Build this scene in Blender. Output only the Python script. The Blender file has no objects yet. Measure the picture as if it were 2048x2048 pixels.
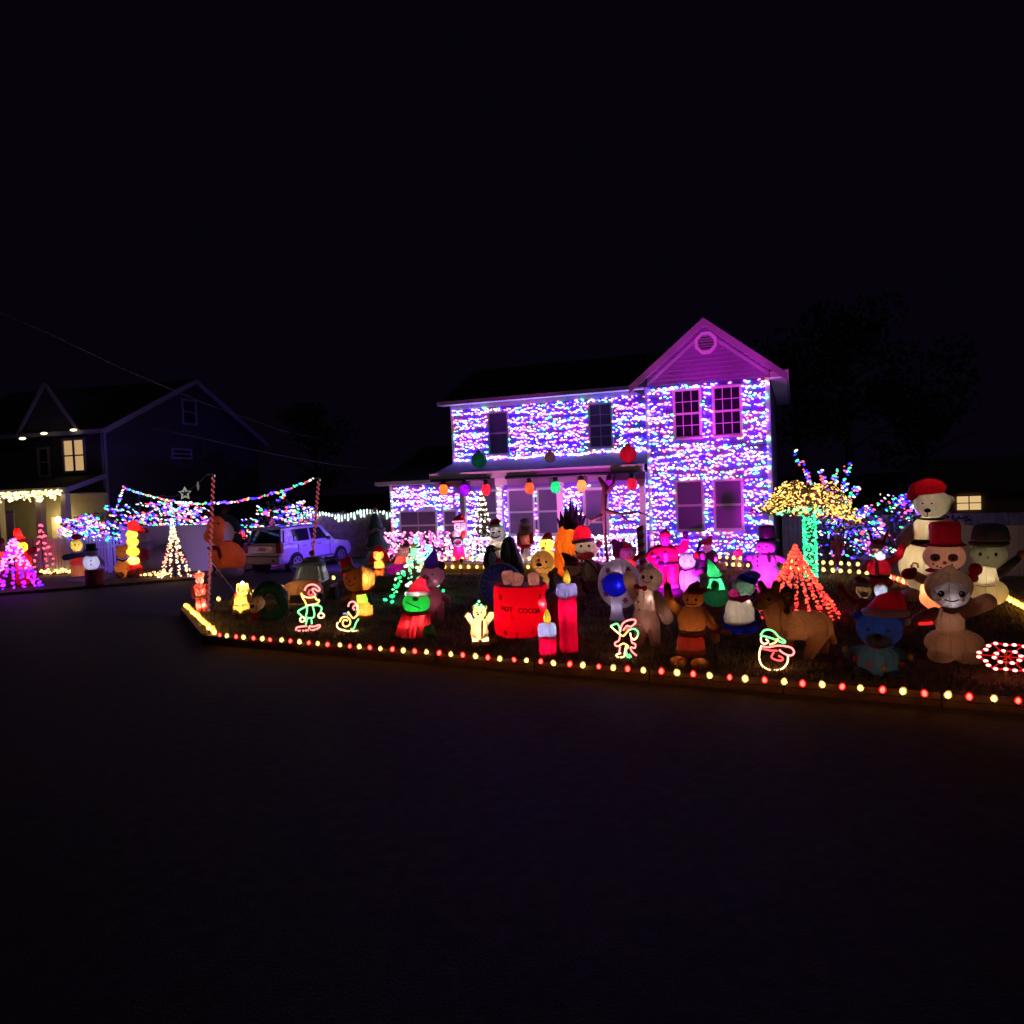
import bpy, bmesh, math, random
import numpy as np
from mathutils import Vector, Matrix

rnd = random.Random(7)
rng = np.random.default_rng(7)
scene = bpy.context.scene
COL = scene.collection

# ------------------------------------------------------------------ camera
FPX, CPX, EYE = 1480.0, 1024.0, 3.0            # focal length and centre in photo pixels, eye height in metres
PITCH, ROLL = -0.0368, 0.0407
_c, _s = math.cos(PITCH), math.sin(PITCH)
FWD = np.array([0, _c, _s]); _R0 = np.array([1.0, 0, 0]); _U0 = np.array([0, -_s, _c])
RGT = _R0 * math.cos(ROLL) - _U0 * math.sin(ROLL)
UPV = _R0 * math.sin(ROLL) + _U0 * math.cos(ROLL)
cam_data = bpy.data.cameras.new("camera")
cam = bpy.data.objects.new("camera", cam_data)
COL.objects.link(cam)
cam.matrix_world = Matrix(((RGT[0], UPV[0], -FWD[0], 0), (RGT[1], UPV[1], -FWD[1], 0),
                           (RGT[2], UPV[2], -FWD[2], EYE), (0, 0, 0, 1)))
cam_data.sensor_fit = 'HORIZONTAL'
cam_data.sensor_width = 36.0
cam_data.lens = 36.0 * FPX / 2048.0
cam_data.clip_end = 2000
scene.camera = cam

# ------------------------------------------------------------------ night sky, weak sun lamp added as ambient fill, exposure
world = bpy.data.worlds.new("World")
scene.world = world
world.use_nodes = True
bg = world.node_tree.nodes['Background']
bg.inputs['Color'].default_value = (0.0017, 0.0009, 0.0034, 1)
bg.inputs['Strength'].default_value = 1.0
fill_sun = bpy.data.lights.new("fill_sun", 'SUN')
fill_sun.energy = 0.03
fill_sun.angle = math.radians(12)
fill_sun.color = (1.0, 0.9, 0.85)
fill_sun_o = bpy.data.objects.new("fill_sun", fill_sun)
fill_sun_o.rotation_euler = (math.radians(50), 0, math.radians(20))
COL.objects.link(fill_sun_o)
scene.view_settings.view_transform = 'Standard'
scene.view_settings.look = 'None'
scene.view_settings.exposure = 0
scene.view_settings.gamma = 1
scene.view_settings.use_curve_mapping = False
scene.render.engine = 'CYCLES'
cy = scene.cycles
cy.use_denoising = True
cy.use_light_tree = True
cy.max_bounces = 5
cy.diffuse_bounces = 2
cy.glossy_bounces = 2
cy.transmission_bounces = 3
cy.transparent_max_bounces = 6
cy.caustics_reflective = False
cy.caustics_refractive = False
cy.sample_clamp_indirect = 3.0


# ------------------------------------------------------------------ helpers: projection
def ray(x, y):
    return FWD + RGT * ((x - CPX) / FPX) - UPV * ((y - CPX) / FPX)


def ground(x, y, z=0.12):
    d = ray(x, y)
    t = (z - EYE) / d[2]
    return Vector((d[0] * t, d[1] * t, z))


def at(x, y, dep):
    d = ray(x, y)
    t = dep / d[1]
    return Vector((d[0] * t, dep, EYE + d[2] * t))


# ------------------------------------------------------------------ helpers: objects
def tag(o, label=None, cat=None, group=None, kind=None):
    if label: o['label'] = label
    if cat: o['category'] = cat
    if group: o['group'] = group
    if kind: o['kind'] = kind
    return o


def empty(name, loc=(0, 0, 0), rz=0.0, label=None, cat=None, group=None):
    o = bpy.data.objects.new(name, None)
    o.empty_display_size = 0.1
    o.location = loc
    o.rotation_euler = (0, 0, rz)
    COL.objects.link(o)
    return tag(o, label, cat, group)


def link(name, me, parent=None, kind=None, label=None):
    o = bpy.data.objects.new(name, me)
    COL.objects.link(o)
    if parent is not None:
        o.parent = parent
    if kind: o['kind'] = kind
    if label: o['label'] = label
    return o


# ------------------------------------------------------------------ helpers: materials
_mc = {}


def _new(name):
    m = bpy.data.materials.new(name)
    m.use_nodes = True
    nt = m.node_tree
    nt.nodes.clear()
    return m, nt, nt.nodes, nt.links


def mat(name, col, rough=0.6, metal=0.0, bump=0.0, bscale=20.0, var=0.0, spec=0.4, coord='Object', coat=0.0):
    if name in _mc: return _mc[name]
    m, nt, N, L = _new(name)
    out = N.new('ShaderNodeOutputMaterial')
    p = N.new('ShaderNodeBsdfPrincipled')
    p.inputs['Base Color'].default_value = (*col, 1)
    p.inputs['Roughness'].default_value = rough
    p.inputs['Metallic'].default_value = metal
    p.inputs['Specular IOR Level'].default_value = spec
    p.inputs['Coat Weight'].default_value = coat
    L.new(p.outputs[0], out.inputs[0])
    if bump or var:
        tc = N.new('ShaderNodeTexCoord')
        nz = N.new('ShaderNodeTexNoise')
        nz.inputs['Scale'].default_value = bscale
        nz.inputs['Detail'].default_value = 5
        L.new(tc.outputs[coord], nz.inputs['Vector'])
        if bump:
            b = N.new('ShaderNodeBump')
            b.inputs['Strength'].default_value = bump
            b.inputs['Distance'].default_value = 0.02
            L.new(nz.outputs[0], b.inputs['Height'])
            L.new(b.outputs[0], p.inputs['Normal'])
        if var:
            mx = N.new('ShaderNodeMix'); mx.data_type = 'RGBA'
            mx.inputs[6].default_value = (*[c * (1 - var) for c in col], 1)
            mx.inputs[7].default_value = (*[min(1, c * (1 + var)) for c in col], 1)
            nz2 = N.new('ShaderNodeTexNoise'); nz2.inputs['Scale'].default_value = bscale * 0.17; nz2.inputs['Detail'].default_value = 6
            L.new(tc.outputs[coord], nz2.inputs['Vector'])
            cr = N.new('ShaderNodeMapRange'); cr.inputs[1].default_value = 0.32; cr.inputs[2].default_value = 0.68
            L.new(nz2.outputs[0], cr.inputs[0])
            L.new(cr.outputs[0], mx.inputs[0])
            L.new(mx.outputs[2], p.inputs['Base Color'])
    _mc[name] = m
    return m


def fab(col, t=0.45, rough=0.5, seam=True):
    """thin nylon skin of an inflatable: reflects and lets light from inside through, softly wrinkled"""
    key = ('fab', tuple(round(c, 3) for c in col), t, seam)
    if key in _mc: return _mc[key]
    m, nt, N, L = _new('nylon')
    out = N.new('ShaderNodeOutputMaterial')
    p = N.new('ShaderNodeBsdfPrincipled')
    p.inputs['Base Color'].default_value = (*col, 1)
    p.inputs['Roughness'].default_value = rough
    p.inputs['Specular IOR Level'].default_value = 0.35
    tr = N.new('ShaderNodeBsdfTranslucent')
    tr.inputs['Color'].default_value = (*[min(1, c ** 1.12) for c in col], 1)
    mx = N.new('ShaderNodeMixShader')
    mx.inputs[0].default_value = t
    tc = N.new('ShaderNodeTexCoord')
    nz = N.new('ShaderNodeTexNoise'); nz.inputs['Scale'].default_value = 9; nz.inputs['Detail'].default_value = 3
    mp = N.new('ShaderNodeMapping'); mp.inputs['Scale'].default_value = (1, 1, 0.45)
    L.new(tc.outputs['Object'], mp.inputs[0]); L.new(mp.outputs[0], nz.inputs['Vector'])
    b = N.new('ShaderNodeBump'); b.inputs['Strength'].default_value = 0.7; b.inputs['Distance'].default_value = 0.06
    # sewn gores: narrow pulled-in seams running up the skin, doubled cloth there lets less light out
    gr = N.new('ShaderNodeTexGradient'); gr.gradient_type = 'RADIAL'
    m8 = N.new('ShaderNodeMath'); m8.operation = 'MULTIPLY'; m8.inputs[1].default_value = 9.0
    pp = N.new('ShaderNodeMath'); pp.operation = 'PINGPONG'; pp.inputs[1].default_value = 0.5
    mr = N.new('ShaderNodeMapRange'); mr.inputs[1].default_value = 0.0 if seam else -2.0; mr.inputs[2].default_value = 0.045 if seam else -1.0; mr.inputs[3].default_value = 0.0; mr.inputs[4].default_value = 1.0
    L.new(tc.outputs['Object'], gr.inputs[0]); L.new(gr.outputs['Fac'], m8.inputs[0]); L.new(m8.outputs[0], pp.inputs[0]); L.new(pp.outputs[0], mr.inputs[0])
    ad = N.new('ShaderNodeMath'); ad.operation = 'MULTIPLY_ADD'; ad.inputs[1].default_value = 0.35
    L.new(mr.outputs[0], ad.inputs[0]); L.new(nz.outputs[0], ad.inputs[2])
    tm = N.new('ShaderNodeMapRange'); tm.inputs[3].default_value = t * 0.45; tm.inputs[4].default_value = t
    L.new(mr.outputs[0], tm.inputs[0]); L.new(tm.outputs[0], mx.inputs[0])
    L.new(ad.outputs[0], b.inputs['Height'])
    L.new(b.outputs[0], p.inputs['Normal']); L.new(b.outputs[0], tr.inputs['Normal'])
    L.new(p.outputs[0], mx.inputs[1]); L.new(tr.outputs[0], mx.inputs[2])
    L.new(mx.outputs[0], out.inputs[0])
    _mc[key] = m
    return m


def emi(col, s):
    key = ('emi', tuple(round(c, 3) for c in col), round(s, 3))
    if key in _mc: return _mc[key]
    m, nt, N, L = _new('lit_bulb')
    out = N.new('ShaderNodeOutputMaterial')
    e = N.new('ShaderNodeEmission')
    e.inputs[0].default_value = (*col, 1)
    e.inputs[1].default_value = s
    L.new(e.outputs[0], out.inputs[0])
    _mc[key] = m
    return m


def shell(col, a=0.35):
    """coloured translucent bulb glass round a lit core"""
    key = ('shell', tuple(round(c, 3) for c in col))
    if key in _mc: return _mc[key]
    m, nt, N, L = _new('bulb_glass')
    out = N.new('ShaderNodeOutputMaterial')
    tp = N.new('ShaderNodeBsdfTransparent'); tp.inputs[0].default_value = (*[0.22 + 0.78 * c for c in col], 1)
    tr = N.new('ShaderNodeBsdfTranslucent'); tr.inputs[0].default_value = (*col, 1)
    mx = N.new('ShaderNodeMixShader'); mx.inputs[0].default_value = a
    L.new(tp.outputs[0], mx.inputs[1]); L.new(tr.outputs[0], mx.inputs[2]); L.new(mx.outputs[0], out.inputs[0])
    _mc[key] = m
    return m


BLACK = lambda: mat('black_paint', (0.012, 0.012, 0.014), 0.45)
WIRE = lambda: mat('green_wire', (0.01, 0.03, 0.015), 0.6)
TRIM = lambda: mat('white_trim', (0.72, 0.68, 0.72), 0.5, bump=0.05, bscale=30)


# ------------------------------------------------------------------ helpers: mesh building
class MB:
    def __init__(self):
        self.v, self.f, self.mi, self.sm = [], [], [], []

    def add(self, vs, fs, mi=0, smooth=False):
        n = len(self.v)
        self.v.extend([tuple(p) for p in vs])
        for f in fs:
            self.f.append([i + n for i in f]); self.mi.append(mi); self.sm.append(smooth)

    def box(self, x0, x1, y0, y1, z0, z1, mi=0):
        v = [(x0, y0, z0), (x1, y0, z0), (x1, y1, z0), (x0, y1, z0), (x0, y0, z1), (x1, y0, z1), (x1, y1, z1), (x0, y1, z1)]
        self.add(v, [(0, 3, 2, 1), (4, 5, 6, 7), (0, 1, 5, 4), (1, 2, 6, 5), (2, 3, 7, 6), (3, 0, 4, 7)], mi)

    def obox(self, a, b, w, h, up=(0, 0, 1), mi=0):
        """bar from a to b, w wide, h high"""
        a, b = Vector(a), Vector(b); d = (b - a).normalized(); u = Vector(up)
        s = d.cross(u)
        s = s.normalized() if s.length > 1e-6 else Vector((1, 0, 0))
        u = s.cross(d).normalized()
        v = [p + s * (i * w / 2) + u * (j * h / 2) for p in (a, b) for (i, j) in ((-1, -1), (1, -1), (1, 1), (-1, 1))]
        self.add(v, [(3, 2, 1, 0), (4, 5, 6, 7), (0, 1, 5, 4), (1, 2, 6, 5), (2, 3, 7, 6), (3, 0, 4, 7)], mi)

    def tube(self, pts, r, n=6, closed=False, mi=0, smooth=True):
        pts = [Vector(p) for p in pts]; m = len(pts)
        vs, fs = [], []
        ref = Vector((0, 0, 1))
        for i, p in enumerate(pts):
            d = (pts[(i + 1) % m] - pts[i - 1]) if closed else (pts[min(i + 1, m - 1)] - pts[max(i - 1, 0)])
            d = d.normalized() if d.length > 1e-9 else Vector((0, 0, 1))
            s = d.cross(ref)
            if s.length < 0.05: s = d.cross(Vector((0, 1, 0)))
            s.normalize(); u = s.cross(d)
            rr = r[i] if isinstance(r, (list, tuple)) else r
            for k in range(n):
                a = 2 * math.pi * k / n
                vs.append(p + s * (math.cos(a) * rr) + u * (math.sin(a) * rr))
        for i in range(m if closed else m - 1):
            j = (i + 1) % m
            for k in range(n):
                fs.append((i * n + k, i * n + (k + 1) % n, j * n + (k + 1) % n, j * n + k))
        if not closed:
            fs.append(tuple(range(n - 1, -1, -1))); fs.append(tuple((m - 1) * n + k for k in range(n)))
        self.add(vs, fs, mi, smooth)

    def lathe(self, prof, c=(0, 0, 0), n=24, mi=0, smooth=True, sx=1.0, sy=1.0):
        """prof: (r, z) from bottom to top round the vertical axis through c"""
        vs, fs = [], []
        for (r, z) in prof:
            for k in range(n):
                a = 2 * math.pi * k / n
                vs.append((c[0] + r * sx * math.cos(a), c[1] + r * sy * math.sin(a), c[2] + z))
        for i in range(len(prof) - 1):
            for k in range(n):
                fs.append((i * n + k, i * n + (k + 1) % n, (i + 1) * n + (k + 1) % n, (i + 1) * n + k))
        fs.append(tuple(range(n - 1, -1, -1))); fs.append(tuple((len(prof) - 1) * n + k for k in range(n)))
        self.add(vs, fs, mi, smooth)

    def ell(self, c, r, n=18, m=11, mi=0, rot=None):
        vs, fs = [], []
        R = rot or Matrix.Identity(3)
        c = Vector(c)
        vs.append(c + R @ Vector((0, 0, r[2])))
        for i in range(1, m):
            th = math.pi * i / m
            for k in range(n):
                a = 2 * math.pi * k / n
                vs.append(c + R @ Vector((r[0] * math.sin(th) * math.cos(a), r[1] * math.sin(th) * math.sin(a), r[2] * math.cos(th))))
        vs.append(c + R @ Vector((0, 0, -r[2])))
        for k in range(n): fs.append((0, 1 + k, 1 + (k + 1) % n))
        for i in range(m - 2):
            for k in range(n):
                a, b = 1 + i * n + k, 1 + i * n + (k + 1) % n
                fs.append((a, a + n, b + n, b))
        last = len(vs) - 1; o = 1 + (m - 2) * n
        for k in range(n): fs.append((o + k, last, o + (k + 1) % n))
        self.add(vs, fs, mi, True)

    def cap(self, a, r1, b, r2, n=16, mi=0, sy=1.0):
        """round cone from a (radius r1) to b (radius r2)"""
        a, b = Vector(a), Vector(b); L = (b - a).length
        if L < 1e-6: return self.ell(a, (r1, r1, r1))
        d = (b - a) / L
        s = d.cross(Vector((0, 1, 0)))
        s = s.normalized() if s.length > 0.05 else Vector((1, 0, 0))
        u = s.cross(d)
        k0 = max(-0.999, min(0.999, (r1 - r2) / L)); t0 = math.acos(k0)
        prof = [(r1 * math.cos(t), r1 * math.sin(t)) for t in np.linspace(math.pi, t0, 6)]
        prof += [(L + r2 * math.cos(t), r2 * math.sin(t)) for t in np.linspace(t0, 0, 6)]
        vs, fs = [], []
        for (ax, rr) in prof:
            for k in range(n):
                an = 2 * math.pi * k / n
                o = s * (math.cos(an) * rr) + u * (math.sin(an) * rr)
                o.y *= sy
                vs.append(a + d * ax + o)
        for i in range(len(prof) - 1):
            for k in range(n):
                fs.append((i * n + k, i * n + (k + 1) % n, (i + 1) * n + (k + 1) % n, (i + 1) * n + k))
        self.add(vs, fs, mi, True)

    def mesh(self, name, mats):
        me = bpy.data.meshes.new(name)
        me.from_pydata(self.v, [], self.f)
        for m in (mats if isinstance(mats, (list, tuple)) else [mats]): me.materials.append(m)
        if any(self.mi): me.polygons.foreach_set('material_index', self.mi)
        me.polygons.foreach_set('use_smooth', self.sm)
        me.update()
        return me

    def build(self, name, mats, parent=None, kind=None, label=None):
        return link(name, self.mesh(name, mats), parent, kind, label)


def fuse(me, vox, it=6):
    """melt overlapping solids of a mesh into one continuous skin"""
    o = bpy.data.objects.new('fuse', me)
    COL.objects.link(o)
    r = o.modifiers.new('r', 'REMESH'); r.mode = 'VOXEL'; r.voxel_size = vox; r.use_smooth_shade = True
    s = o.modifiers.new('s', 'SMOOTH'); s.factor = 0.5; s.iterations = it
    dg = bpy.context.evaluated_depsgraph_get()
    out = bpy.data.meshes.new_from_object(o.evaluated_get(dg), depsgraph=dg)
    mats = list(me.materials)
    bpy.data.objects.remove(o); bpy.data.meshes.remove(me)
    out.materials.clear()
    for m in mats: out.materials.append(m)
    out.polygons.foreach_set('use_smooth', [True] * len(out.polygons))
    return out


# ------------------------------------------------------------------ helpers: strings of light bulbs
_bv, _bf = None, None


def _bulb_base():
    global _bv, _bf
    if _bv is None:
        n, rows = 6, [(0.0, 1.0), (0.75, 0.62), (1.0, 0.0), (0.72, -0.66), (0.0, -1.0)]
        v, f = [(0, 0, 1.0)], []
        for (r, z) in rows[1:-1]:
            for k in range(n):
                a = 2 * math.pi * k / n
                v.append((r * math.cos(a), r * math.sin(a), z))
        v.append((0, 0, -1.0))
        for k in range(n): f.append((0, 1 + k, 1 + (k + 1) % n))
        for i in range(2):
            for k in range(n):
                a, b = 1 + i * n + k, 1 + i * n + (k + 1) % n
                f.append((a, a + n, b)); f.append((b, a + n, b + n))
        o = 1 + 2 * n
        for k in range(n): f.append((o + k, len(v) - 1, o + (k + 1) % n))
        _bv, _bf = np.array(v), np.array(f)
    return _bv, _bf


def bulbs(name, pts, mats, idx, r=0.035, elong=1.6, dirs=None, parent=None, kind='stuff', jitter=0.6):
    """many small lit bulbs in one mesh; idx gives each bulb's material, dirs the way it points"""
    bv, bf = _bulb_base()
    P = np.asarray(pts, float); n = len(P)
    idx = np.asarray(idx, int)
    D = np.tile([1.0, 0, 0], (n, 1)) if dirs is None else np.asarray(dirs, float)
    D = D + rng.normal(0, jitter, (n, 3)); D /= np.linalg.norm(D, axis=1)[:, None]
    A = np.cross(D, [0.1, 0.3, 1.0]); A /= np.linalg.norm(A, axis=1)[:, None] + 1e-9
    B = np.cross(D, A)
    rs = r * rng.uniform(0.62, 1.35, n)
    V = (bv[None, :, 0, None] * A[:, None] + bv[None, :, 1, None] * B[:, None] + bv[None, :, 2, None] * D[:, None] * elong) * rs[:, None, None] + P[:, None]
    nv = len(bv)
    F = (bf[None] + (np.arange(n) * nv)[:, None, None]).reshape(-1, 3)
    me = bpy.data.meshes.new(name)
    me.vertices.add(n * nv); me.vertices.foreach_set('co', V.reshape(-1))
    me.loops.add(F.size); me.loops.foreach_set('vertex_index', F.reshape(-1))
    me.polygons.add(len(F)); me.polygons.foreach_set('loop_start', np.arange(len(F)) * 3)
    me.update(calc_edges=True)
    for m in mats: me.materials.append(m)
    me.polygons.foreach_set('material_index', np.repeat(idx, len(bf)))
    me.polygons.foreach_set('use_smooth', np.ones(len(F), bool))
    me.update()
    return link(name, me, parent, kind)


GK = 1.7
MULTI = [emi((0.11, 0.05, 1.0), 16 * GK), emi((0.02, 0.01, 1.0), 13 * GK), emi((1.0, 0.14, 0.24), 4.2 * GK), emi((0.12, 0.9, 0.5), 3.6 * GK),
         emi((0.95, 0.88, 1.0), 2.6 * GK), emi((0.85, 0.18, 1.0), 4.2 * GK), emi((1.0, 0.5, 0.2), 2.8 * GK)]
MULTI_W = [0.18, 0.09, 0.20, 0.19, 0.22, 0.10, 0.02]
BUSH = [emi((0.07, 0.03, 1.0), 7), emi((0.02, 0.01, 1.0), 8), emi((1.0, 0.08, 0.12), 3.2), emi((0.06, 1.0, 0.42), 2.2),
        emi((0.95, 0.92, 1.0), 2.0), emi((0.85, 0.12, 1.0), 3.0), emi((1.0, 0.45, 0.12), 2.4)]


def multi_idx(n, w=None):
    w = np.array(w or MULTI_W); return rng.choice(len(w), n, p=w / w.sum())


def lamp(parent, loc, e, col=(1, 0.9, 0.8), r=0.02):
    l = bpy.data.lights.new('led', 'POINT')
    l.energy = e; l.color = col; l.shadow_soft_size = r
    o = bpy.data.objects.new('led', l)
    o.location = loc
    COL.objects.link(o)
    if parent is not None: o.parent = parent
    return o
# ------------------------------------------------------------------ the setting: road, driveway, lawns, kerbs
YAW = math.radians(-21)
HO = Vector((8.0, 22.75, -0.2))                  # front right corner of the decorated house
_cx, _sx = math.cos(YAW), math.sin(YAW)


def H(u, v, z=0.0):
    return Vector((HO.x + u * _cx - v * _sx, HO.y + u * _sx + v * _cx, z + HO.z))


asphalt = mat('asphalt', (0.028, 0.025, 0.024), 0.75, bump=0.7, bscale=45, var=0.5)
concrete = mat('driveway_asphalt', (0.075, 0.073, 0.075), 0.85, bump=0.4, bscale=70, var=0.25)
soil = mat('lawn_soil', (0.13, 0.085, 0.055), 0.95, bump=0.8, bscale=30, var=0.4)
timber = mat('kerb_timber', (0.11, 0.07, 0.045), 0.8, bump=0.5, bscale=40, var=0.35)
g = MB()
g.add([(-400, -60, 0), (400, -60, 0), (400, 700, 0), (-400, 700, 0)], [(0, 1, 2, 3)])
tag(g.build('road', asphalt), kind='structure')


def sheet(name, poly, z, m, thick=0.0):
    b = MB(); n = len(poly)
    vs = [(p[0], p[1], z) for p in poly]; fs = [tuple(range(n))]
    if thick:
        vs += [(p[0], p[1], z - thick) for p in poly]
        for i in range(n):
            j = (i + 1) % n
            fs.append((i, i + n, j + n, j))
    b.add(vs, fs)
    return tag(b.build(name, m), kind='structure')


LZ = 0.12
A_ = ground(2260, 1420, LZ); B_ = ground(416, 1274, LZ); C_ = ground(368, 1220, LZ)
D_ = ground(436, 1206, LZ); E_ = ground(690, 1160, LZ)
lawn_poly = [A_, B_, C_, D_, E_, H(-13.2, -2.2), H(-13.2, 2.2), H(9, 2.2), H(9, -3), ground(2300, 1300, LZ)]
sheet('lawn', lawn_poly, LZ, soil, 0.2)
back = [H(-13.2, 2.2), H(-16, 10), H(-16, 60), H(60, 60), H(60, -2), H(9, -3), H(9, 2.2)]
sheet('back_yard', back, 0.10, soil)
drive = [ground(150, 1228, 0.004), ground(372, 1232, 0.004), C_ + Vector((0.02, 0.2, 0)), D_, E_, H(-13.3, -2), H(-13.3, 6), H(-19.0, 6), ground(380, 1154, 0.004), ground(180, 1172, 0.004)]
sheet('driveway', drive, 0.004, concrete)
nlawn = [ground(-500, 1225, 0.1), ground(175, 1172, 0.1), ground(380, 1156, 0.1), H(-19.2, 2), H(-19.2, 60), (-120, 90, 0), (-120, 20, 0)]
sheet('neighbour_lawn', nlawn, 0.1, soil, 0.2)

# timber edging of the lawn: separate boards laid end to end
kerb = empty('lawn_edging', B_, 0, 'low timber edging boards carrying the red and white bulbs along the street', 'kerb')


def edge_boards(a, b, length, parent, base):
    n = max(1, int((b - a).length / length)); d = (b - a) / n
    for i in range(n):
        p, q = a + d * (i + 0.006), a + d * (i + 0.994)
        m = MB(); jz = rnd.uniform(-0.008, 0.008)
        m.obox(Vector((p.x, p.y, 0.08 + jz)) - base, Vector((q.x, q.y, 0.08 + jz + rnd.uniform(-0.006, 0.006))) - base, 0.10, 0.20)
        m.build('board', timber, parent)


edge_boards(B_ + Vector((-0.05, -0.05, 0)), A_ + Vector((-0.04, -0.05, 0)), 1.8, kerb, B_)
edge_boards(C_ + Vector((-0.05, 0, 0)), B_ + Vector((-0.07, 0, 0)), 1.8, kerb, B_)

# grass: short winter turf, thinner to the back
def in_poly(x, y, poly):
    c = False; n = len(poly); j = n - 1
    for i in range(n):
        xi, yi, xj, yj = poly[i][0], poly[i][1], poly[j][0], poly[j][1]
        if (yi > y) != (yj > y) and x < (xj - xi) * (y - yi) / (yj - yi) + xi: c = not c
        j = i
    return c


def blades(name, poly, n, z, near, far, m):
    V, F = [], []
    k = 0
    xs = [p[0] for p in poly]
    while k < n:
        y = near + (far - near) * rnd.random() ** 1.8
        x = rnd.uniform(max(min(xs), -0.75 * y), min(max(xs), 0.75 * y))
        if not in_poly(x, y, poly): continue
        h = rnd.uniform(0.025, 0.075) * (1 + 0.02 * y); w = 0.006 + 0.0006 * y; a = rnd.uniform(0, 6.28)
        dx, dy = math.cos(a) * w, math.sin(a) * w
        lx, ly = rnd.uniform(-.04, .04), rnd.uniform(-.04, .04)
        V += [(x - dx, y - dy, z), (x + dx, y + dy, z), (x + lx, y + ly, z + h)]
        F.append((3 * k, 3 * k + 1, 3 * k + 2)); k += 1
    me = bpy.data.meshes.new(name); me.from_pydata(V, [], F); me.materials.append(m)
    return tag(link(name, me), kind='stuff')


grass_m = mat('winter_grass', (0.23, 0.165, 0.08), 0.8, var=0.5, bscale=8)
blades('grass', [(p[0], p[1]) for p in lawn_poly], 80000, LZ, 8.5, 24, grass_m)

# fallen leaves scattered on the lawn
lf = MB()
for i in range(110):
    y = rnd.uniform(9, 22); x = rnd.uniform(-6, 9)
    if not in_poly(x, y, lawn_poly): continue
    a = rnd.uniform(0, 6.28); s = rnd.uniform(.03, .06); z = LZ + .03 + rnd.random() * .03
    ca, sa = math.cos(a) * s, math.sin(a) * s
    lf.add([(x - ca, y - sa, z), (x + sa * .5, y - ca * .5, z + .015), (x + ca, y + sa, z + .01), (x - sa * .5, y + ca * .5, z + .02)], [(0, 1, 2), (0, 2, 3)])
tag(lf.build('fallen_leaves', mat('dry_leaf', (0.25, 0.12, 0.05), .8)), kind='stuff')
# ------------------------------------------------------------------ the decorated house
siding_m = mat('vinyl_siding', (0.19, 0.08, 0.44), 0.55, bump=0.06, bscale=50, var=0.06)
shingle = mat('roof_shingle', (0.035, 0.035, 0.042), 0.9, bump=0.6, bscale=45, var=0.3)
glass_m = mat('window_glass', (0.02, 0.015, 0.03), 0.08, spec=0.6)
blind_m = mat('window_blind', (0.16, 0.11, 0.22), 0.5, bump=0.05)
house = empty('house', HO, YAW, 'two storey gabled house with front walls covered in coloured lights', 'house')


def clip_rows(u0, u1, za, zb, holes):
    seg = [(u0, u1)]
    for (a, b, c, d) in holes:
        if d <= za + 0.005 or c >= zb - 0.005: continue
        out = []
        for (s, e) in seg:
            if b <= s or a >= e: out.append((s, e)); continue
            if a > s: out.append((s, a))
            if b < e: out.append((b, e))
        seg = out
    return [(s, e) for s, e in seg if e - s > 0.02]


def siding(mb, u0, u1, z0, z1, v, holes, step=0.14):
    z = z0
    while z < z1 - 0.02:
        zt = min(z + step, z1)
        for s, e in clip_rows(u0, u1, z, zt, holes):
            a, b = v - 0.026, v - 0.008
            mb.add([(s, a, z), (e, a, z), (e, b, zt), (s, b, zt), (s, v, z), (e, v, z)], [(0, 1, 2, 3), (4, 5, 1, 0)])
        z += step


WIN = {}
def window(u0, u1, z0, z1, v, cols=1, rows=1, fill=None, parent=None, blind=False, name='window'):
    """double hung window standing proud of the wall: frame with sill, two sashes, panes between muntins"""
    p = parent or house
    f = MB(); t = 0.05
    f.box(u0 - t, u0, v - .06, v, z0 - t, z1 + t); f.box(u1, u1 + t, v - .06, v, z0 - t, z1 + t)
    f.box(u0, u1, v - .06, v, z1, z1 + t); f.box(u0 - t - .02, u1 + t + .02, v - .085, v - .001, z0 - t - .02, z0 - .002)
    fr = f.build(name, TRIM(), p)
    zm = (z0 + z1) / 2
    for k, (a, b) in enumerate(((z0, zm), (zm, z1))):
        s = MB(); o = v - .030 - (.008 if k == 0 else 0); w = .035
        s.box(u0, u1, o - .02, o, a, a + w); s.box(u0, u1, o - .02, o, b - w, b)
        s.box(u0, u0 + w, o - .02, o, a + w, b - w); s.box(u1 - w, u1, o - .02, o, a + w, b - w)
        for i in range(1, cols):
            x = u0 + (u1 - u0) * i / cols; s.box(x - .011, x + .011, o - .012, o + .002, a + w, b - w)
        for j in range(1, rows):
            z = a + (b - a) * j / rows
            for i in range(cols):
                xa = u0 + (u1 - u0) * i / cols + (.011 if i else w); xb = u0 + (u1 - u0) * (i + 1) / cols - (.011 if i < cols - 1 else w)
                s.box(xa, xb, o - .012, o + .002, z - .011, z + .011)
        s.build('sash', TRIM(), fr)
        for i in range(cols):
            for j in range(rows):
                g = MB(); xa = u0 + (u1 - u0) * i / cols; xb = u0 + (u1 - u0) * (i + 1) / cols
                za = a + (b - a) * j / rows; zb = a + (b - a) * (j + 1) / rows
                g.box(xa + .004, xb - .004, o + .003, o + .008, za + .004, zb - .004)
                g.build('pane', fill or (blind_m if blind else glass_m), fr)
    return (u0 - t, u1 + t, z0 - t - .02, z1 + t)


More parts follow.
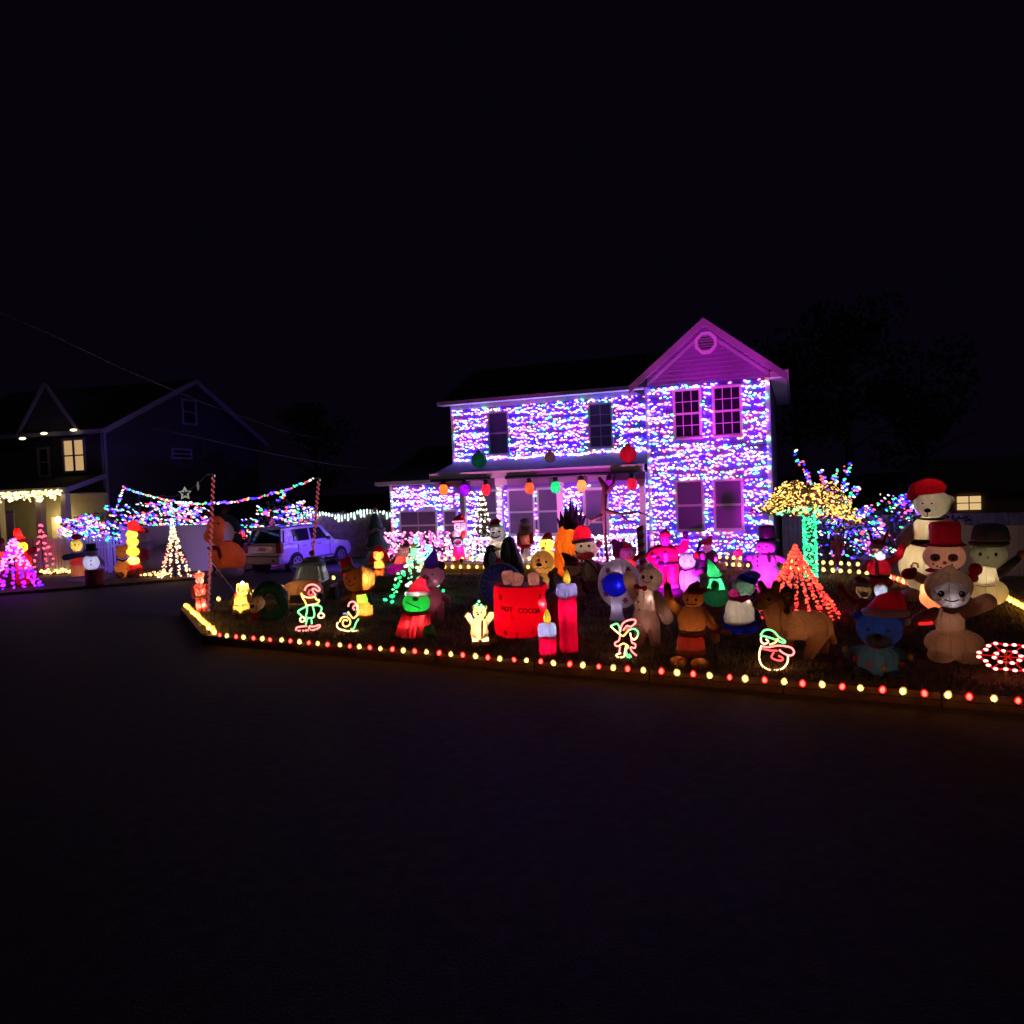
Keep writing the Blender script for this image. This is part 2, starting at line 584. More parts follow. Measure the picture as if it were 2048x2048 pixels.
LV = 2.3                                        # the left wing stands this far behind the gabled front
w_right = [window(-2.86, -2.06, 4.48, 5.98, 0, 3, 2), window(-1.64, -.83, 4.48, 5.98, 0, 3, 2),
           window(-2.88, -2.07, 1.53, 3.09, 0, 1, 1, blind=True), window(-1.70, -.87, 1.53, 3.07, 0, 1, 1, blind=True)]
w_left = [window(-10.25, -9.48, 4.40, 5.98, LV, 1, 1, blind=True), window(-6.27, -5.45, 4.43, 6.0, LV, 2, 2, blind=True)]
w_low = [window(-14.30, -12.68, 1.15, 2.29, LV, 2, 1, blind=True), window(-12.33, -11.78, 1.15, 2.27, LV, 1, 1, blind=True),
         window(-10.70, -10.05, 1.3, 3.0, LV, 1, 1, blind=True), window(-9.56, -8.55, 1.3, 3.0, LV, 1, 1, blind=True), window(-8.38, -7.60, 1.3, 3.0, LV, 1, 1, blind=True)]
dr = MB(); dr.box(-6.62, -6.52, LV - .07, LV, .45, 2.98); dr.box(-5.76, -5.66, LV - .07, LV, .45, 2.98); dr.box(-6.52, -5.76, LV - .07, LV, 2.88, 2.98)
door = MB(); door.box(-6.52, -5.76, LV - .045, LV - .01, .45, 2.88)
d_o = door.build('door', mat('storm_door', (.30, .08, .30), .4), house)
dr.build('frame', TRIM(), d_o)
q = MB(); q.box(-6.45, -5.83, LV - .055, LV - .046, 1.75, 2.81); q.box(-6.45, -5.83, LV - .055, LV - .046, .6, 1.66); q.build('pane', blind_m, d_o)
q = MB(); q.box(-6.45, -5.83, LV - .065, LV - .055, 1.67, 1.74); q.build('rail', TRIM(), d_o)
q = MB(); q.ell((-6.48, LV - .08, 1.5), (.03, .03, .03), 10, 6); q.build('handle', mat('brass', (.5, .35, .1), .3, 1), d_o)
w_low.append((-6.64, -5.64, 0, 3.0))

# wall bodies behind the siding
wall_m = mat('wall_body', (.30, .26, .42), .8)
b = MB(); b.box(-3.76, 0, 0.001, 9, 0, 6.20); b.box(-11.83, -3.761, LV + .001, 9, 0, 6.36); b.box(-14.72, -11.831, LV + .001, 8, 0, 3.35)
b.build('wall', wall_m, house)
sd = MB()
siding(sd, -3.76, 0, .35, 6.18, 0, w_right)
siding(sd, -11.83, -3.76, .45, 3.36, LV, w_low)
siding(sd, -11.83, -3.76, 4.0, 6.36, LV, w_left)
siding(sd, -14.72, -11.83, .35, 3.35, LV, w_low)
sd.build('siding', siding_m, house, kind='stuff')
fn = MB(); fn.box(-3.76, 0, -.005, 0, 0, .34); fn.box(-14.72, -11.83, LV - .005, LV, 0, .34)
fn.build('foundation', mat('foundation', (.3, .29, .28), .9, bump=.3), house)
# corner posts, gable boards one by one
for q in ((-.10, .03, -.035, .12, .3, 6.17), (-3.79, -3.67, -.035, .0, .3, 6.17), (-11.85, -11.73, LV - .03, LV, 4.0, 6.36), (-14.74, -14.62, LV - .03, LV, .3, 3.35)):
    cp = MB(); cp.box(*q); cp.build('corner_trim', TRIM(), house)
PK, SL, GU, GW = 8.0, 0.80, -1.84, 2.0            # gable: peak height, slope, centre line, half width
z = 6.20
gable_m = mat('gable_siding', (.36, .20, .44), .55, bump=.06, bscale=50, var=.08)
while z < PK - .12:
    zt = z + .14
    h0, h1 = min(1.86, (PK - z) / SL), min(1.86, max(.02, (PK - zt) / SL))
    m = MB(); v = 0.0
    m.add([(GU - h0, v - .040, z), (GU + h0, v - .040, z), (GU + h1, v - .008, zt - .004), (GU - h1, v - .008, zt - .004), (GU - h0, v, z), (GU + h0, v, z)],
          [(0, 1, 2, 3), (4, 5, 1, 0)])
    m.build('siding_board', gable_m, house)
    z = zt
gb = MB(); gb.add([(-3.76, .0, 6.2), (0, .0, 6.2), (GU, .0, PK)], [(0, 1, 2)]); gb.build('gable_wall', wall_m, house)
# octagonal gable vent with slats
vt = MB(); c = Vector((-1.82, 0, 7.40)); R1, R2 = .36, .26
def octo(r): return [(c.x + r * math.cos(math.pi / 8 + k * math.pi / 4), c.z + r * math.sin(math.pi / 8 + k * math.pi / 4)) for k in range(8)]
o1, o2 = octo(R1), octo(R2)
vs = [(x, -.075, z) for x, z in o1] + [(x, -.075, z) for x, z in o2] + [(x, -.01, z) for x, z in o1] + [(x, -.03, z) for x, z in o2]
fs = []
for k in range(8):
    j = (k + 1) % 8
    fs += [(k, j, 8 + j, 8 + k), (16 + k, 16 + j, j, k), (8 + k, 8 + j, 24 + j, 24 + k)]
vt.add(vs, fs); vo = vt.build('vent', TRIM(), house)
bk = MB(); bk.add([(x, -.031, z) for x, z in o2], [tuple(range(8))]); bk.build('backing', mat('vent_dark', (.06, .05, .07), .8), vo)
for k in range(6):
    zz = c.z - .21 + k * .083; hw = min(.235, .36 - abs(zz - c.z) * .9)
    s = MB(); s.add([(c.x - hw, -.072, zz - .02), (c.x + hw, -.072, zz - .02), (c.x + hw, -.036, zz + .03), (c.x - hw, -.036, zz + .03)], [(0, 1, 2, 3)]); s.build('slat', TRIM(), vo)

# roofs: gable block
rf = MB(); ov = .50; e_z = PK + .13 - SL * (1.88 + ov)
for s in (-1, 1):
    ue = GU + s * (1.88 + ov)
    top = [(GU, -.42, PK + .13), (ue, -.42, e_z), (ue, 9.4, e_z), (GU, 9.4, PK + .13)]
    bot = [(x, y, z - .10) for x, y, z in top]
    rf.add(top + bot, [(0, 1, 2, 3) if s < 0 else (3, 2, 1, 0), (4, 5, 6, 7), (1, 5, 6, 2), (2, 6, 7, 3)])
rf.build('roof', shingle, house)
rk = MB()
for s in (-1, 1):
    ue = GU + s * (1.88 + ov)
    for (w, yy, dz, th) in ((.25, -.44, -.02, .03), (.12, -.05, -.33, .05)):
        a = (GU, yy, PK + .13 + dz); bb = (ue if w > .2 else GU + s * 1.86, yy, (e_z if w > .2 else PK + .13 - SL * 1.86) + dz)
        rk.add([a, bb, (bb[0], yy, bb[2] - w), (a[0], yy, a[2] - w), (a[0], yy + th, a[2]), (bb[0], yy + th, bb[2]), (bb[0], yy + th, bb[2] - w), (a[0], yy + th, a[2] - w)],
               [(0, 1, 2, 3), (4, 5, 1, 0), (3, 2, 6, 7), (1, 5, 6, 2), (5, 4, 7, 6)])
    # soffit under the rake
    rk.add([(GU, -.41, PK + .02), (ue, -.41, e_z - .11), (ue, .0, e_z - .11), (GU, .0, PK + .02)], [(0, 1, 2, 3)])
rk.build('rake_trim', mat('rake_trim', (.42, .34, .44), .5), house)
ev = MB()
ev.box(.05, .52, -.43, 9.3, 6.10, 6.15); ev.box(.50, .58, -.43, 9.3, 6.15, 6.30); ev.box(-4.24, -3.80, -.43, -.04, 6.10, 6.15); ev.box(.05, .50, -.43, -.39, 6.15, 6.28)
ev.build('eave_soffit', TRIM(), house)
# left wing roof and gutter
rw = MB()
rw.add([(-12.15, 1.85, 6.46), (-3.7, 1.85, 6.46), (-3.7, 5.5, 8.2), (-12.15, 5.5, 8.2), (-12.15, 9.3, 6.46), (-3.7, 9.3, 6.46), (-12.15, 1.85, 6.40), (-3.7, 1.85, 6.40), (-12.15, 5.5, 8.1), (-12.15, 9.3, 6.4)],
       [(0, 1, 2, 3), (3, 2, 5, 4), (0, 6, 7, 1), (0, 3, 8, 6), (3, 4, 9, 8)])
rw.build('roof', shingle, house)
gt = MB(); gt.box(-12.17, -3.8, 1.72, 1.86, 6.36, 6.50); gt.box(-12.15, -3.8, 1.86, LV - .03, 6.365, 6.395); gt.box(-11.83, -3.8, LV - .06, LV - .03, 6.2, 6.365); gt.build('gutter', TRIM(), house)
# garage section roof
rg = MB()
rg.add([(-15.0, 1.75, 3.50), (-11.8, 1.75, 3.50), (-11.8, 6, 5.1), (-15.0, 6, 5.1), (-15.0, 1.75, 3.41), (-11.8, 1.75, 3.41), (-15.0, 6, 5.0)], [(0, 1, 2, 3), (0, 4, 5, 1), (0, 3, 6, 4)])
rg.build('roof', shingle, house)
gg = MB(); gg.box(-15.05, -11.86, 1.65, 1.76, 3.38, 3.52); gg.box(-15.0, -11.86, 1.76, LV - .03, 3.36, 3.39); gg.build('gutter', TRIM(), house)
# porch: deck, sloping roof, fascia, beam, posts, steps
pf = MB(); pf.box(-11.4, -3.80, -.25, LV - .03, .0, .44); pf.build('porch_deck', mat('deck_boards', (.22, .18, .16), .8, bump=.3), house)
pr = MB()
pr.add([(-11.42, -.40, 3.68), (-3.80, -.40, 3.68), (-3.80, LV - .03, 4.16), (-11.75, LV - .03, 4.16), (-11.42, -.40, 3.60), (-3.80, -.40, 3.60), (-11.75, LV - .05, 4.0), (-11.75, LV - .05, 3.6)],
       [(0, 1, 2, 3), (0, 4, 5, 1), (0, 3, 6), (0, 6, 7, 4)])
pr.build('porch_roof', mat('lit_porch_shingle', (.10, .10, .13), .9, bump=.6, bscale=45, var=.25), house)  # shingle colour lightened: glow of the wall lights is put into it
pg = MB(); pg.box(-11.47, -3.82, -.52, -.41, 3.47, 3.70); pg.box(-11.42, -3.82, -.41, -.28, 3.46, 3.49); pg.build('porch_gutter', TRIM(), house)
bm_ = MB(); bm_.box(-11.4, -3.82, -.28, -.12, 3.2, 3.45); bm_.build('porch_beam', mat('porch_beam', (.25, .18, .3), .6), house)
cl = MB(); cl.box(-11.4, -3.82, -.12, LV - .03, 3.4, 3.44); cl.build('porch_ceiling', TRIM(), house)
for u in (-10.35, -8.92, -6.75, -3.95):
    m = MB(); m.box(u - .09, u + .09, -.26, -.08, .44, 3.22); m.box(u - .12, u + .12, -.29, -.05, .44, .6); m.box(u - .12, u + .12, -.29, -.05, 3.1, 3.22); m.build('post', TRIM(), house)
m = MB(); m.box(-9.05, -8.6, -.30, -.285, 3.2, 3.45); m.build('bracket', TRIM(), house)
rl = empty('porch_railing', HO, YAW, 'white porch railing wound with lights between the porch posts', 'railing')
m = MB(); m.box(-11.15, -10.45, -.2, -.13, 1.28, 1.36); m.box(-10.25, -9.02, -.2, -.13, 1.28, 1.36); m.box(-8.82, -6.85, -.2, -.13, 1.28, 1.36); m.box(-6.65, -4.05, -.2, -.13, 1.28, 1.36); m.box(-11.15, -4.05, -.19, -.14, .56, .62); m.build('rail', TRIM(), rl)
u = -11.05
while u < -4.15:
    if min(abs(u - x) for x in (-10.35, -8.92, -6.75)) > .14:
        m = MB(); m.box(u - .018, u + .018, -.183, -.147, .62, 1.28); m.build('baluster', TRIM(), rl)
    u += .14
# raised front bed with a timber face
bd = MB(); bd.box(-12.3, -5.9, -1.55, -1.40, .05, .62); bd.build('planter_board', mat('planter_timber', (.35, .25, .22), .8, bump=.4), house)
bd = MB(); bd.box(-12.3, -5.9, -1.40, -.3, .05, .55); bd.build('planter_bed', soil, house)

# ------------------------------------------------------------------ light nets on the walls
def net(name, label, regions, holes, v, step=0.112, pitch=0.108, r=0.0265, w=None, drop=0.10, group='light nets on the house walls', tilt=0.0):
    root = empty(name, HO, YAW, label, 'light net', group)
    P, D = [], []
    wire = MB()
    for (u0, u1, z0, z1) in regions:
        z = z0 + step / 2
        while z < z1:
            ph, am, sl = rnd.uniform(0, 6.28), rnd.uniform(.02, .085), rnd.uniform(-.02, .02) + tilt
            u = u0 + rnd.uniform(0.01, pitch); prev = None
            while u < u1:
                zz = z + am * math.sin(u * 1.7 + ph) + sl * (u - u0 - (u1 - u0) / 2) + rnd.uniform(-.05, .05)
                ok = z0 - .02 < zz < z1 and not any(a - .01 < u < b + .01 and c0 - .02 < zz < d0 + .01 for a, b, c0, d0 in holes)
                if ok and rnd.random() > drop:
                    P.append((u, v - .055 - rnd.uniform(0, .03), zz)); D.append((1, 0, rnd.uniform(-.5, .3)))
                    if prev is not None and u - prev[0] < .35: wire.obox(prev, (u, v - .04, zz), .008, .008)
                    prev = (u, v - .04, zz)
                else: prev = None
                u += pitch * rnd.uniform(.7, 1.35)
            z += step * rnd.uniform(.85, 1.15)
    bulbs('bulbs', P, MULTI, multi_idx(len(P), w), r, 2.1, D, root, jitter=.3)
    if wire.v: wire.build('wire', WIRE(), root, kind='stuff')
    return root


WH = [0.17, 0.04, 0.15, 0.15, 0.35, 0.13, 0.01]
PINK = [0.05, 0.0, 0.45, 0.0, 0.22, 0.30, 0.03]
net('light_net', 'coloured lights covering the tall gabled front wall at the right', [(-3.72, -.02, .75, 6.12)], w_right, 0)
net('light_net', 'coloured lights covering the upstairs wall above the porch roof', [(-11.75, -3.84, 4.22, 6.2)], w_left, LV, w=[.22, .09, .19, .17, .22, .10, .01])
net('light_net', 'whitish lights covering the low garage wall at the left end', [(-14.66, -11.86, .9, 3.3)], w_low, LV, .098, .10, w=WH)
net('light_net', 'bright whitish lights on the porch wall behind the railing', [(-11.8, -3.86, 1.0, 3.05)], w_low, LV, .108, .108, w=WH)
net('light_net', 'bright white lights wound through the porch railing', [(-11.1, -9.05, .55, 1.42), (-8.8, -6.85, .55, 1.42), (-6.65, -4.05, .55, 1.48)], [], -.2, .10, .11, w=[.12, .03, .15, .08, .50, .12, 0], drop=.08)
net('light_net', 'lights wrapped round the middle white porch post', [(-9.0, -8.82, 1.4, 3.2)], [], -.26, .11, .08, w=WH)
# bright line of bulbs along the foot of the upper wall
P = [(u, LV - .1, 4.24 + .03 * math.sin(u * 3) + rnd.uniform(-.015, .015)) for u in np.arange(-11.7, -3.9, .085)]
rt = empty('light_string', HO, YAW, 'dense bright light string lying where porch roof meets the wall', 'light string')
bulbs('bulbs', P, MULTI, multi_idx(len(P), WH), .036, 1.8, None, rt)
m = MB(); m.tube([(p[0], p[1] + .03, p[2]) for p in P[::3]], .006, 4); m.build('wire', WIRE(), rt)

# ------------------------------------------------------------------ giant hanging bulbs under the porch eave, ornaments on the porch roof
big = [(887, 978, (1.0, .30, .05), 'orange'), (929, 979, (.42, .03, 1.0), 'violet'), (972, 978, (1.0, .03, .08), 'red'), (1059, 975, (1.0, .15, .04), 'coral'),
       (1111, 973, (.02, .85, .28), 'green'), (1163, 970, (1.0, .45, .14), 'peach'), (1218, 970, (.45, .02, .6), 'purple'), (1264, 967, (.75, .02, .08), 'dark red')]
where = ['leftmost under the eave', 'second under the eave', 'above the small lit tree', 'above the left porch windows', 'between porch window and door', 'beside the door frame', 'above the front door', 'rightmost under the eave']
for (px, py, colr, nm), wh in zip(big, where):
    c = at(px, py, H(-9 + (px - 1000) * .0178, -.62).y)
    r = empty('giant_bulb', c, YAW, f'giant {nm} plastic bulb hanging {wh}', 'giant bulb', 'giant bulbs hanging under the porch eave')
    m = MB(); s = .0172
    prof = [(.5, -13.5), (4, -12.6), (7, -10.5), (9, -6.5), (9.6, -2), (9.0, 3), (7.2, 7), (5.0, 10)]
    m.lathe([(a * s, z * s) for a, z in prof], n=20); m.build('bulb', fab(colr, .6), r)
    m = MB(); m.lathe([(5.2 * s, 9.6 * s), (5.4 * s, 12 * s), (4.6 * s, 14 * s), (5.0 * s, 17 * s), (1.5 * s, 19 * s)], n=14); m.build('socket', BLACK(), r)
    m = MB(); m.tube([(0, 0, 18 * s), (0, 0, 24 * s), (0, .12, 26 * s)], .008, 5); m.build('hook', BLACK(), r)
    lamp(r, (0, 0, 0), (5.5 if nm == 'violet' else 2.3) if nm not in ('purple', 'dark red') else 1.4, colr if nm == 'violet' else (1, .9, .8))
m = MB(); m.tube([H(-11.4, -.56, 3.44), H(-9.1, -.56, 3.44)], .05, 8); m.tube([H(-8.55, -.56, 3.44), H(-4.0, -.56, 3.44)], .05, 8)
tag(m.build('eave_pipe', mat('dark_pipe', (.03, .02, .05), .4)), 'dark pipe along the porch eave that carries the giant bulbs', 'pipe')


def ball(name, label, px, py, v, rp, colr, e, lc=(1, .9, .9)):
    c = at(px, py, H(-11.7 + (px - 900) * .0200, v).y)
    k = c.y / FPX
    r = empty(name, c, YAW, label, 'ornament', 'giant ornaments on the porch roof')
    m = MB(); m.ell((0, 0, 0), (rp * k, rp * k, rp * k * 1.02), 28, 18); m.build('ball', fab(colr, .5, .25), r)
    m = MB(); m.lathe([(rp * k * .35, 0), (rp * k * .35, .05), (rp * k * .12, .06), (.01, .09)], (0, 0, rp * k * .97), 14); m.build('cap', mat('cap_gold', (.5, .35, .12), .3, 1), r)
    if e: lamp(r, (0, -rp * k * .3, -rp * k * .2), e, lc)


ball('ornament_ball', 'big green ornament ball at the left end of the porch roof', 958, 920, .1, 16, (.02, .30, .14), .5)
ball('ornament_ball', 'big red ornament ball at the right end of the porch roof', 1256, 908, .1, 17, (.75, .01, .05), 1.6)
ball('ornament_ball', 'small dull ornament ball in the middle of the porch roof', 1100, 914, .1, 11, (.35, .25, .18), .2)
# ------------------------------------------------------------------ street string of big red and warm bulbs
WARM, REDB = (1.0, 0.72, 0.28), (1.0, 0.03, 0.02)
e_warm, e_red = emi((1.0, .72, .28), 9), emi((1.0, .27, .20), 9)


def c_bulb_meshes():
    out = {}
    for nm, e, sc in (('warm', e_warm, WARM), ('red', e_red, REDB)):
        a = MB(); a.lathe([(.003, -.042), (.018, -.032), (.027, -.010), (.024, .012), (.012, .026)], n=10)
        b = MB(); b.lathe([(.004, -.064), (.028, -.050), (.043, -.014), (.040, .014), (.019, .036)], n=12)  # glass made oversize so its rim stands in for the bulb's halo
        c = MB(); c.lathe([(.018, .034), (.019, .06), (.010, .066)], n=8)
        out[nm] = (a.mesh('bulb_core', e), b.mesh('bulb_glass', shell(sc)), c.mesh('bulb_socket', WIRE()))
    return out


CB = c_bulb_meshes()


def big_string(name, label, pts, first=0, size=1.0, only=None, lift=None, lean=.25):
    lift = lift or .078 * size
    root = empty(name, pts[0], 0, label, 'light string')
    o0 = Vector(pts[0]); w = MB(); cable = []
    for i, p in enumerate(pts):
        q = Vector(p) - o0 + Vector((rnd.uniform(-.02, .02), rnd.uniform(-.02, .02), lift))
        k = only or ('red' if (i + first) % 2 else 'warm')
        g = link('bulb', CB[k][1], root); g.location = q
        g.rotation_euler = (math.pi + rnd.uniform(-.25, .25), rnd.uniform(-lean - .2, -lean + .3), rnd.uniform(0, 6)); s = size * rnd.uniform(.9, 1.1); g.scale = (s, s, s)
        link('core', CB[k][0], g); link('socket', CB[k][2], g)
        cable.append(q + Vector((0, 0, -.062 * size)))
    w.tube(cable, .007, 4); w.build('wire', WIRE(), root)
    return root


a0, a1 = ground(437, 1266, LZ + .13), ground(2190, 1407, LZ + .13); a0.z = a1.z = LZ
n = int((a1 - a0).length / .238)
big_string('light_string', 'street side string of alternating red and warm white bulbs along the timber edging', [a0 + (a1 - a0) * i / n for i in range(n + 1)], 1, 1.02)
a1 = ground(372, 1209, LZ + .13); a0 = ground(430, 1262, LZ + .13); a0.z = a1.z = LZ
n = int((a1 - a0).length / .16)
big_string('light_string', 'short string of warm white bulbs on the left end of the lawn edging', [a0 + (a1 - a0) * i / n for i in range(n + 1)], 0, 1.25, 'warm')
a0, a1 = ground(438, 1207, LZ), ground(692, 1159, LZ)
n = int((a1 - a0).length / .5)
big_string('light_string', 'sparse red and warm string along the driveway side of the lawn', [a0 + (a1 - a0) * i / n for i in range(n + 1)], 0, 1.5)
a0, a1 = ground(1994, 1194, LZ), ground(2120, 1266, LZ)
n = int((a1 - a0).length / .13)
big_string('light_string', 'dense warm string along the right end of the lawn', [a0 + (a1 - a0) * i / n for i in range(n + 1)], 0, 1.25, 'warm')
a0, a1 = ground(1783, 1163, LZ), ground(1822, 1178, LZ)
big_string('light_string', 'few red and warm bulbs beside the big polar bear', [a0 + (a1 - a0) * i / 6 for i in range(7)], 0, 1.4)
for lab, v, z in (('upper', -1.42, .74), ('lower', -1.56, .48)):
    pts = [H(u, v - .02, z - .085) for u in np.arange(-12.0, -6.0, .30)]
    big_string('light_string', f'{lab} row of warm bulbs on the raised bed before the porch', pts, 0, 1.35, 'warm', lean=0)
for lab, dz in (('upper', .34), ('lower', .14)):
    pa, pb = ground(1440, 1144, LZ), ground(1735, 1164, LZ)
    n = int((pb - pa).length / .22)
    big_string('light_string', f'{lab} row of warm bulbs before the umbrella tree at the right', [pa + (pb - pa) * i / n + Vector((0, 0, dz)) for i in range(n + 1)], 0, 1.3, 'warm', lean=0)
stk = MB()
for i in range(12):
    p = pa + (pb - pa) * i / 11
    stk.obox(p + Vector((0, .03, -.02)), p + Vector((0, .03, .42)), .02, .02)
tag(stk.build('border_fence', mat('border_fence', (.2, .18, .15), .8)), 'low stake border carrying two warm bulb rows by the umbrella tree', 'border fence')

# ------------------------------------------------------------------ candy striped poles and the strings between them
red_t, white_t = emi((1.0, .12, .16), .42), emi((1.0, .75, .75), .55)


def pole(name, label, base, top, r=.055, bright=1.0, guy=None):
    root = empty(name, base, 0, label, 'light pole')
    b = Vector((0, 0, 0)); t = Vector(top) - Vector(base)
    m = MB(); m.tube([b, t], r * .75, 10); m.build('pole', mat('white_pipe', (.6, .55, .55), .5), root)
    L = t.length; d = t / L; s = d.cross(Vector((0, 1, 0))).normalized(); u = s.cross(d)
    turns = int(L / .14)
    for col, ph, nm, k in ((red_t, 0, 'red_spiral', .5), (white_t, .5, 'white_spiral', .5)):
        pts = []
        for i in range(turns * 8 + 1):
            f = i / 8 + ph; z = f * .14
            if z > L: break
            a = 2 * math.pi * f
            pts.append(d * z + (s * math.cos(a) + u * math.sin(a)) * r)
        m = MB(); m.tube(pts, .020, 5); m.build(nm, col, root)
    m = MB(); m.tube([t, t + Vector((-.16, 0, -.01))], .02, 6); m.build('arm', mat('white_pipe', (.6, .55, .55), .5), root)
    if guy:
        m = MB(); m.tube([Vector(guy[0]) - Vector(base), Vector(guy[1]) - Vector(base)], .012, 6); m.build('guy_rod', mat('steel', (.6, .6, .62), .35, .8), root)
    return root


p1b = ground(416, 1226, LZ); p1t = at(427, 948, p1b.y + .1)
gy = ground(476, 1192, LZ)
pole('candy_pole', 'tall red and white striped pole on the lawn corner beside the lit nutcracker', p1b, p1t, .031, guy=(p1b + (p1t - p1b) * .38, gy))
p2y = 22.0
p2t = at(638, 956, p2y); p2b = Vector((at(622, 1110, p2y).x - .08, p2y, LZ))
pole('candy_pole', 'farther red and white striped pole standing behind the brown truck', p2b, p2t, .036)


def sag(a, b, n, drop):
    return [a.lerp(b, i / n) + Vector((0, 0, -drop * 4 * (i / n) * (1 - i / n))) for i in range(n + 1)]


def mini_string(name, label, pts, pitch=.11, r=.03, w=None, cat='light string', mats=None, group=None, elong=1.8, kind='stuff'):
    root = empty(name, pts[0], 0, label, cat, group)
    o = Vector(pts[0]); Q = [Vector(p) - o for p in pts]
    P = []
    acc = 0.0
    for a, b in zip(Q[:-1], Q[1:]):
        L = (b - a).length
        while acc < L:
            P.append(tuple(a.lerp(b, acc / L) + Vector((rnd.uniform(-.02, .02), 0, -.02 + rnd.uniform(-.03, .02))))); acc += pitch * rnd.uniform(.75, 1.3)
        acc -= L
    mats = mats or BUSH
    bulbs('bulbs', P, mats, multi_idx(len(P), w) if mats is BUSH else rng.integers(0, len(mats), len(P)), r, elong, None, root, kind)
    m = MB(); m.tube(Q, .007, 4); m.build('wire', WIRE(), root)
    return root


pL = at(247, 973, 27.0)
mini_string('light_string', 'long drooping multicoloured string hanging from the far striped pole to the left tree', sag(p2t + Vector((-.16, 0, 0)), pL, 24, .66), .12, .033, w=[.2, .1, .2, .15, .25, .06, .04])
mini_string('light_string', 'short multicoloured string hanging straight down at the left tree', [pL, at(238, 1000, 27), at(226, 1032, 27)], .10, .033)
pS = at(322, 990, 26.0)
wl = sag(p1t + Vector((-.16, 0, 0)), pS, 14, .25)
m = MB(); m.tube(wl, .010, 5); tag(m.build('support_wire', mat('grey_wire', (.35, .35, .36), .6)), 'thin wire sloping left from the near striped pole, star hanging on it', 'wire')


def star_pts(r1, r2, n=5, a0=math.pi / 2):
    return [((r1 if i % 2 == 0 else r2) * math.cos(a0 + i * math.pi / n), (r1 if i % 2 == 0 else r2) * math.sin(a0 + i * math.pi / n)) for i in range(2 * n)]


sc_ = at(370, 987, 21.5); k = 21.5 / FPX
r = empty('star_ornament', sc_, 0, 'pale star outline hanging from the wire left of the near pole', 'star')
m = MB(); m.tube([(x * k, 0, z * k) for x, z in star_pts(12, 5.4)], .03, 6, True); m.build('star', emi((.8, .85, .7), .35), r)
m = MB(); m.tube([(0, 0, 12 * k), (0, .0, 20 * k)], .006, 4); m.build('hook', BLACK(), r)
r = empty('icicle_ornament', at(396, 972, 19.6), 0, 'small pale icicle hanging from the wire next to the near pole', 'ornament')
m = MB(); m.lathe([(.005, -.13), (.03, -.05), (.03, .05), (.012, .12)], n=8); m.build('icicle', emi((.7, .6, .65), .18), r)

# ------------------------------------------------------------------ utility wires
for nm, pts in (('upper', [(-20, 617, 20), (100, 668, 22), (240, 735, 25), (400, 803, 28.5), (560, 860, 33), (760, 905, 38)]), ('lower', [(300, 855, 31), (420, 880, 32), (540, 907, 33), (660, 928, 33), (765, 941, 33)])):
    m = MB(); m.tube([at(*p) for p in pts], .014, 5)
    tag(m.build('utility_wire', mat('service_wire', (.16, .15, .15), .7)), f'{nm} utility wire crossing the dark sky at the left', 'wire', 'utility wires')

# ------------------------------------------------------------------ the white vinyl fence on the left, plank fence behind the car
vinyl = mat('white_vinyl', (.62, .58, .70), .5)


def picket_fence(label, a, b, h, pitch, w):
    d = (b - a); L = d.length; ang = math.atan2(d.y, d.x)
    root = empty('picket_fence', a, ang, label, 'fence')
    pm = MB(); pm.box(-w / 2, w / 2, -.012, .012, .08, h); pm.add([(-w / 2, -.012, h), (w / 2, -.012, h), (0, -.012, h + .05), (-w / 2, .012, h), (w / 2, .012, h), (0, .012, h + .05)], [(0, 1, 2), (4, 3, 5), (0, 2, 5, 3), (2, 1, 4, 5)])
    me = pm.mesh('picket', vinyl)
    x = w
    while x < L:
        link('picket', me, root).location = (x, 0, 0); x += pitch
    for z in (.16, h - .42, ):
        m = MB(); m.box(0, L, .014, .06, z, z + .10); m.build('rail', vinyl, root)
    x = 0
    while x < L + .1:
        m = MB(); m.box(x - .06, x + .06, -.06, .06, 0, h + .08); m.lathe([(.09, h + .08), (.001, h + .18)], (x, 0, 0), 4, smooth=False); m.build('post', vinyl, root); x += 2.4
    return root


picket_fence('white picket fence before the porch of the dark house', ground(40, 1150, .1), ground(217, 1147, .1), 1.45, .135, .085)
picket_fence('short white picket gate section left of the lit yellow stack', ground(221, 1145, .1), ground(246, 1144, .1), 1.45, .135, .085)


def panel_fence(name, label, a, b, h, m_, w=.16, gap=.012, uneven=.0, thick=.02, part='board'):
    d = (b - a); L = d.length
    root = empty(name, a, math.atan2(d.y, d.x), label, 'fence')
    x = 0
    while x < L:
        q = MB(); hh = h + rnd.uniform(-uneven, uneven); q.box(x + gap / 2, x + w - gap / 2, -thick - rnd.uniform(0, .004), 0, .05, hh); q.build(part, m_, root); x += w
    q = MB()
    for z in (.3, h * .55, h - .25): q.box(0, L, .002, .05, z, z + .08)
    q.build('rail', m_, root)
    x = 0
    while x <= L + .2:
        q = MB(); q.box(x - .06, x + .06, .003, .12, 0, h + .08); q.build('post', m_, root); x += 2.4
    return root


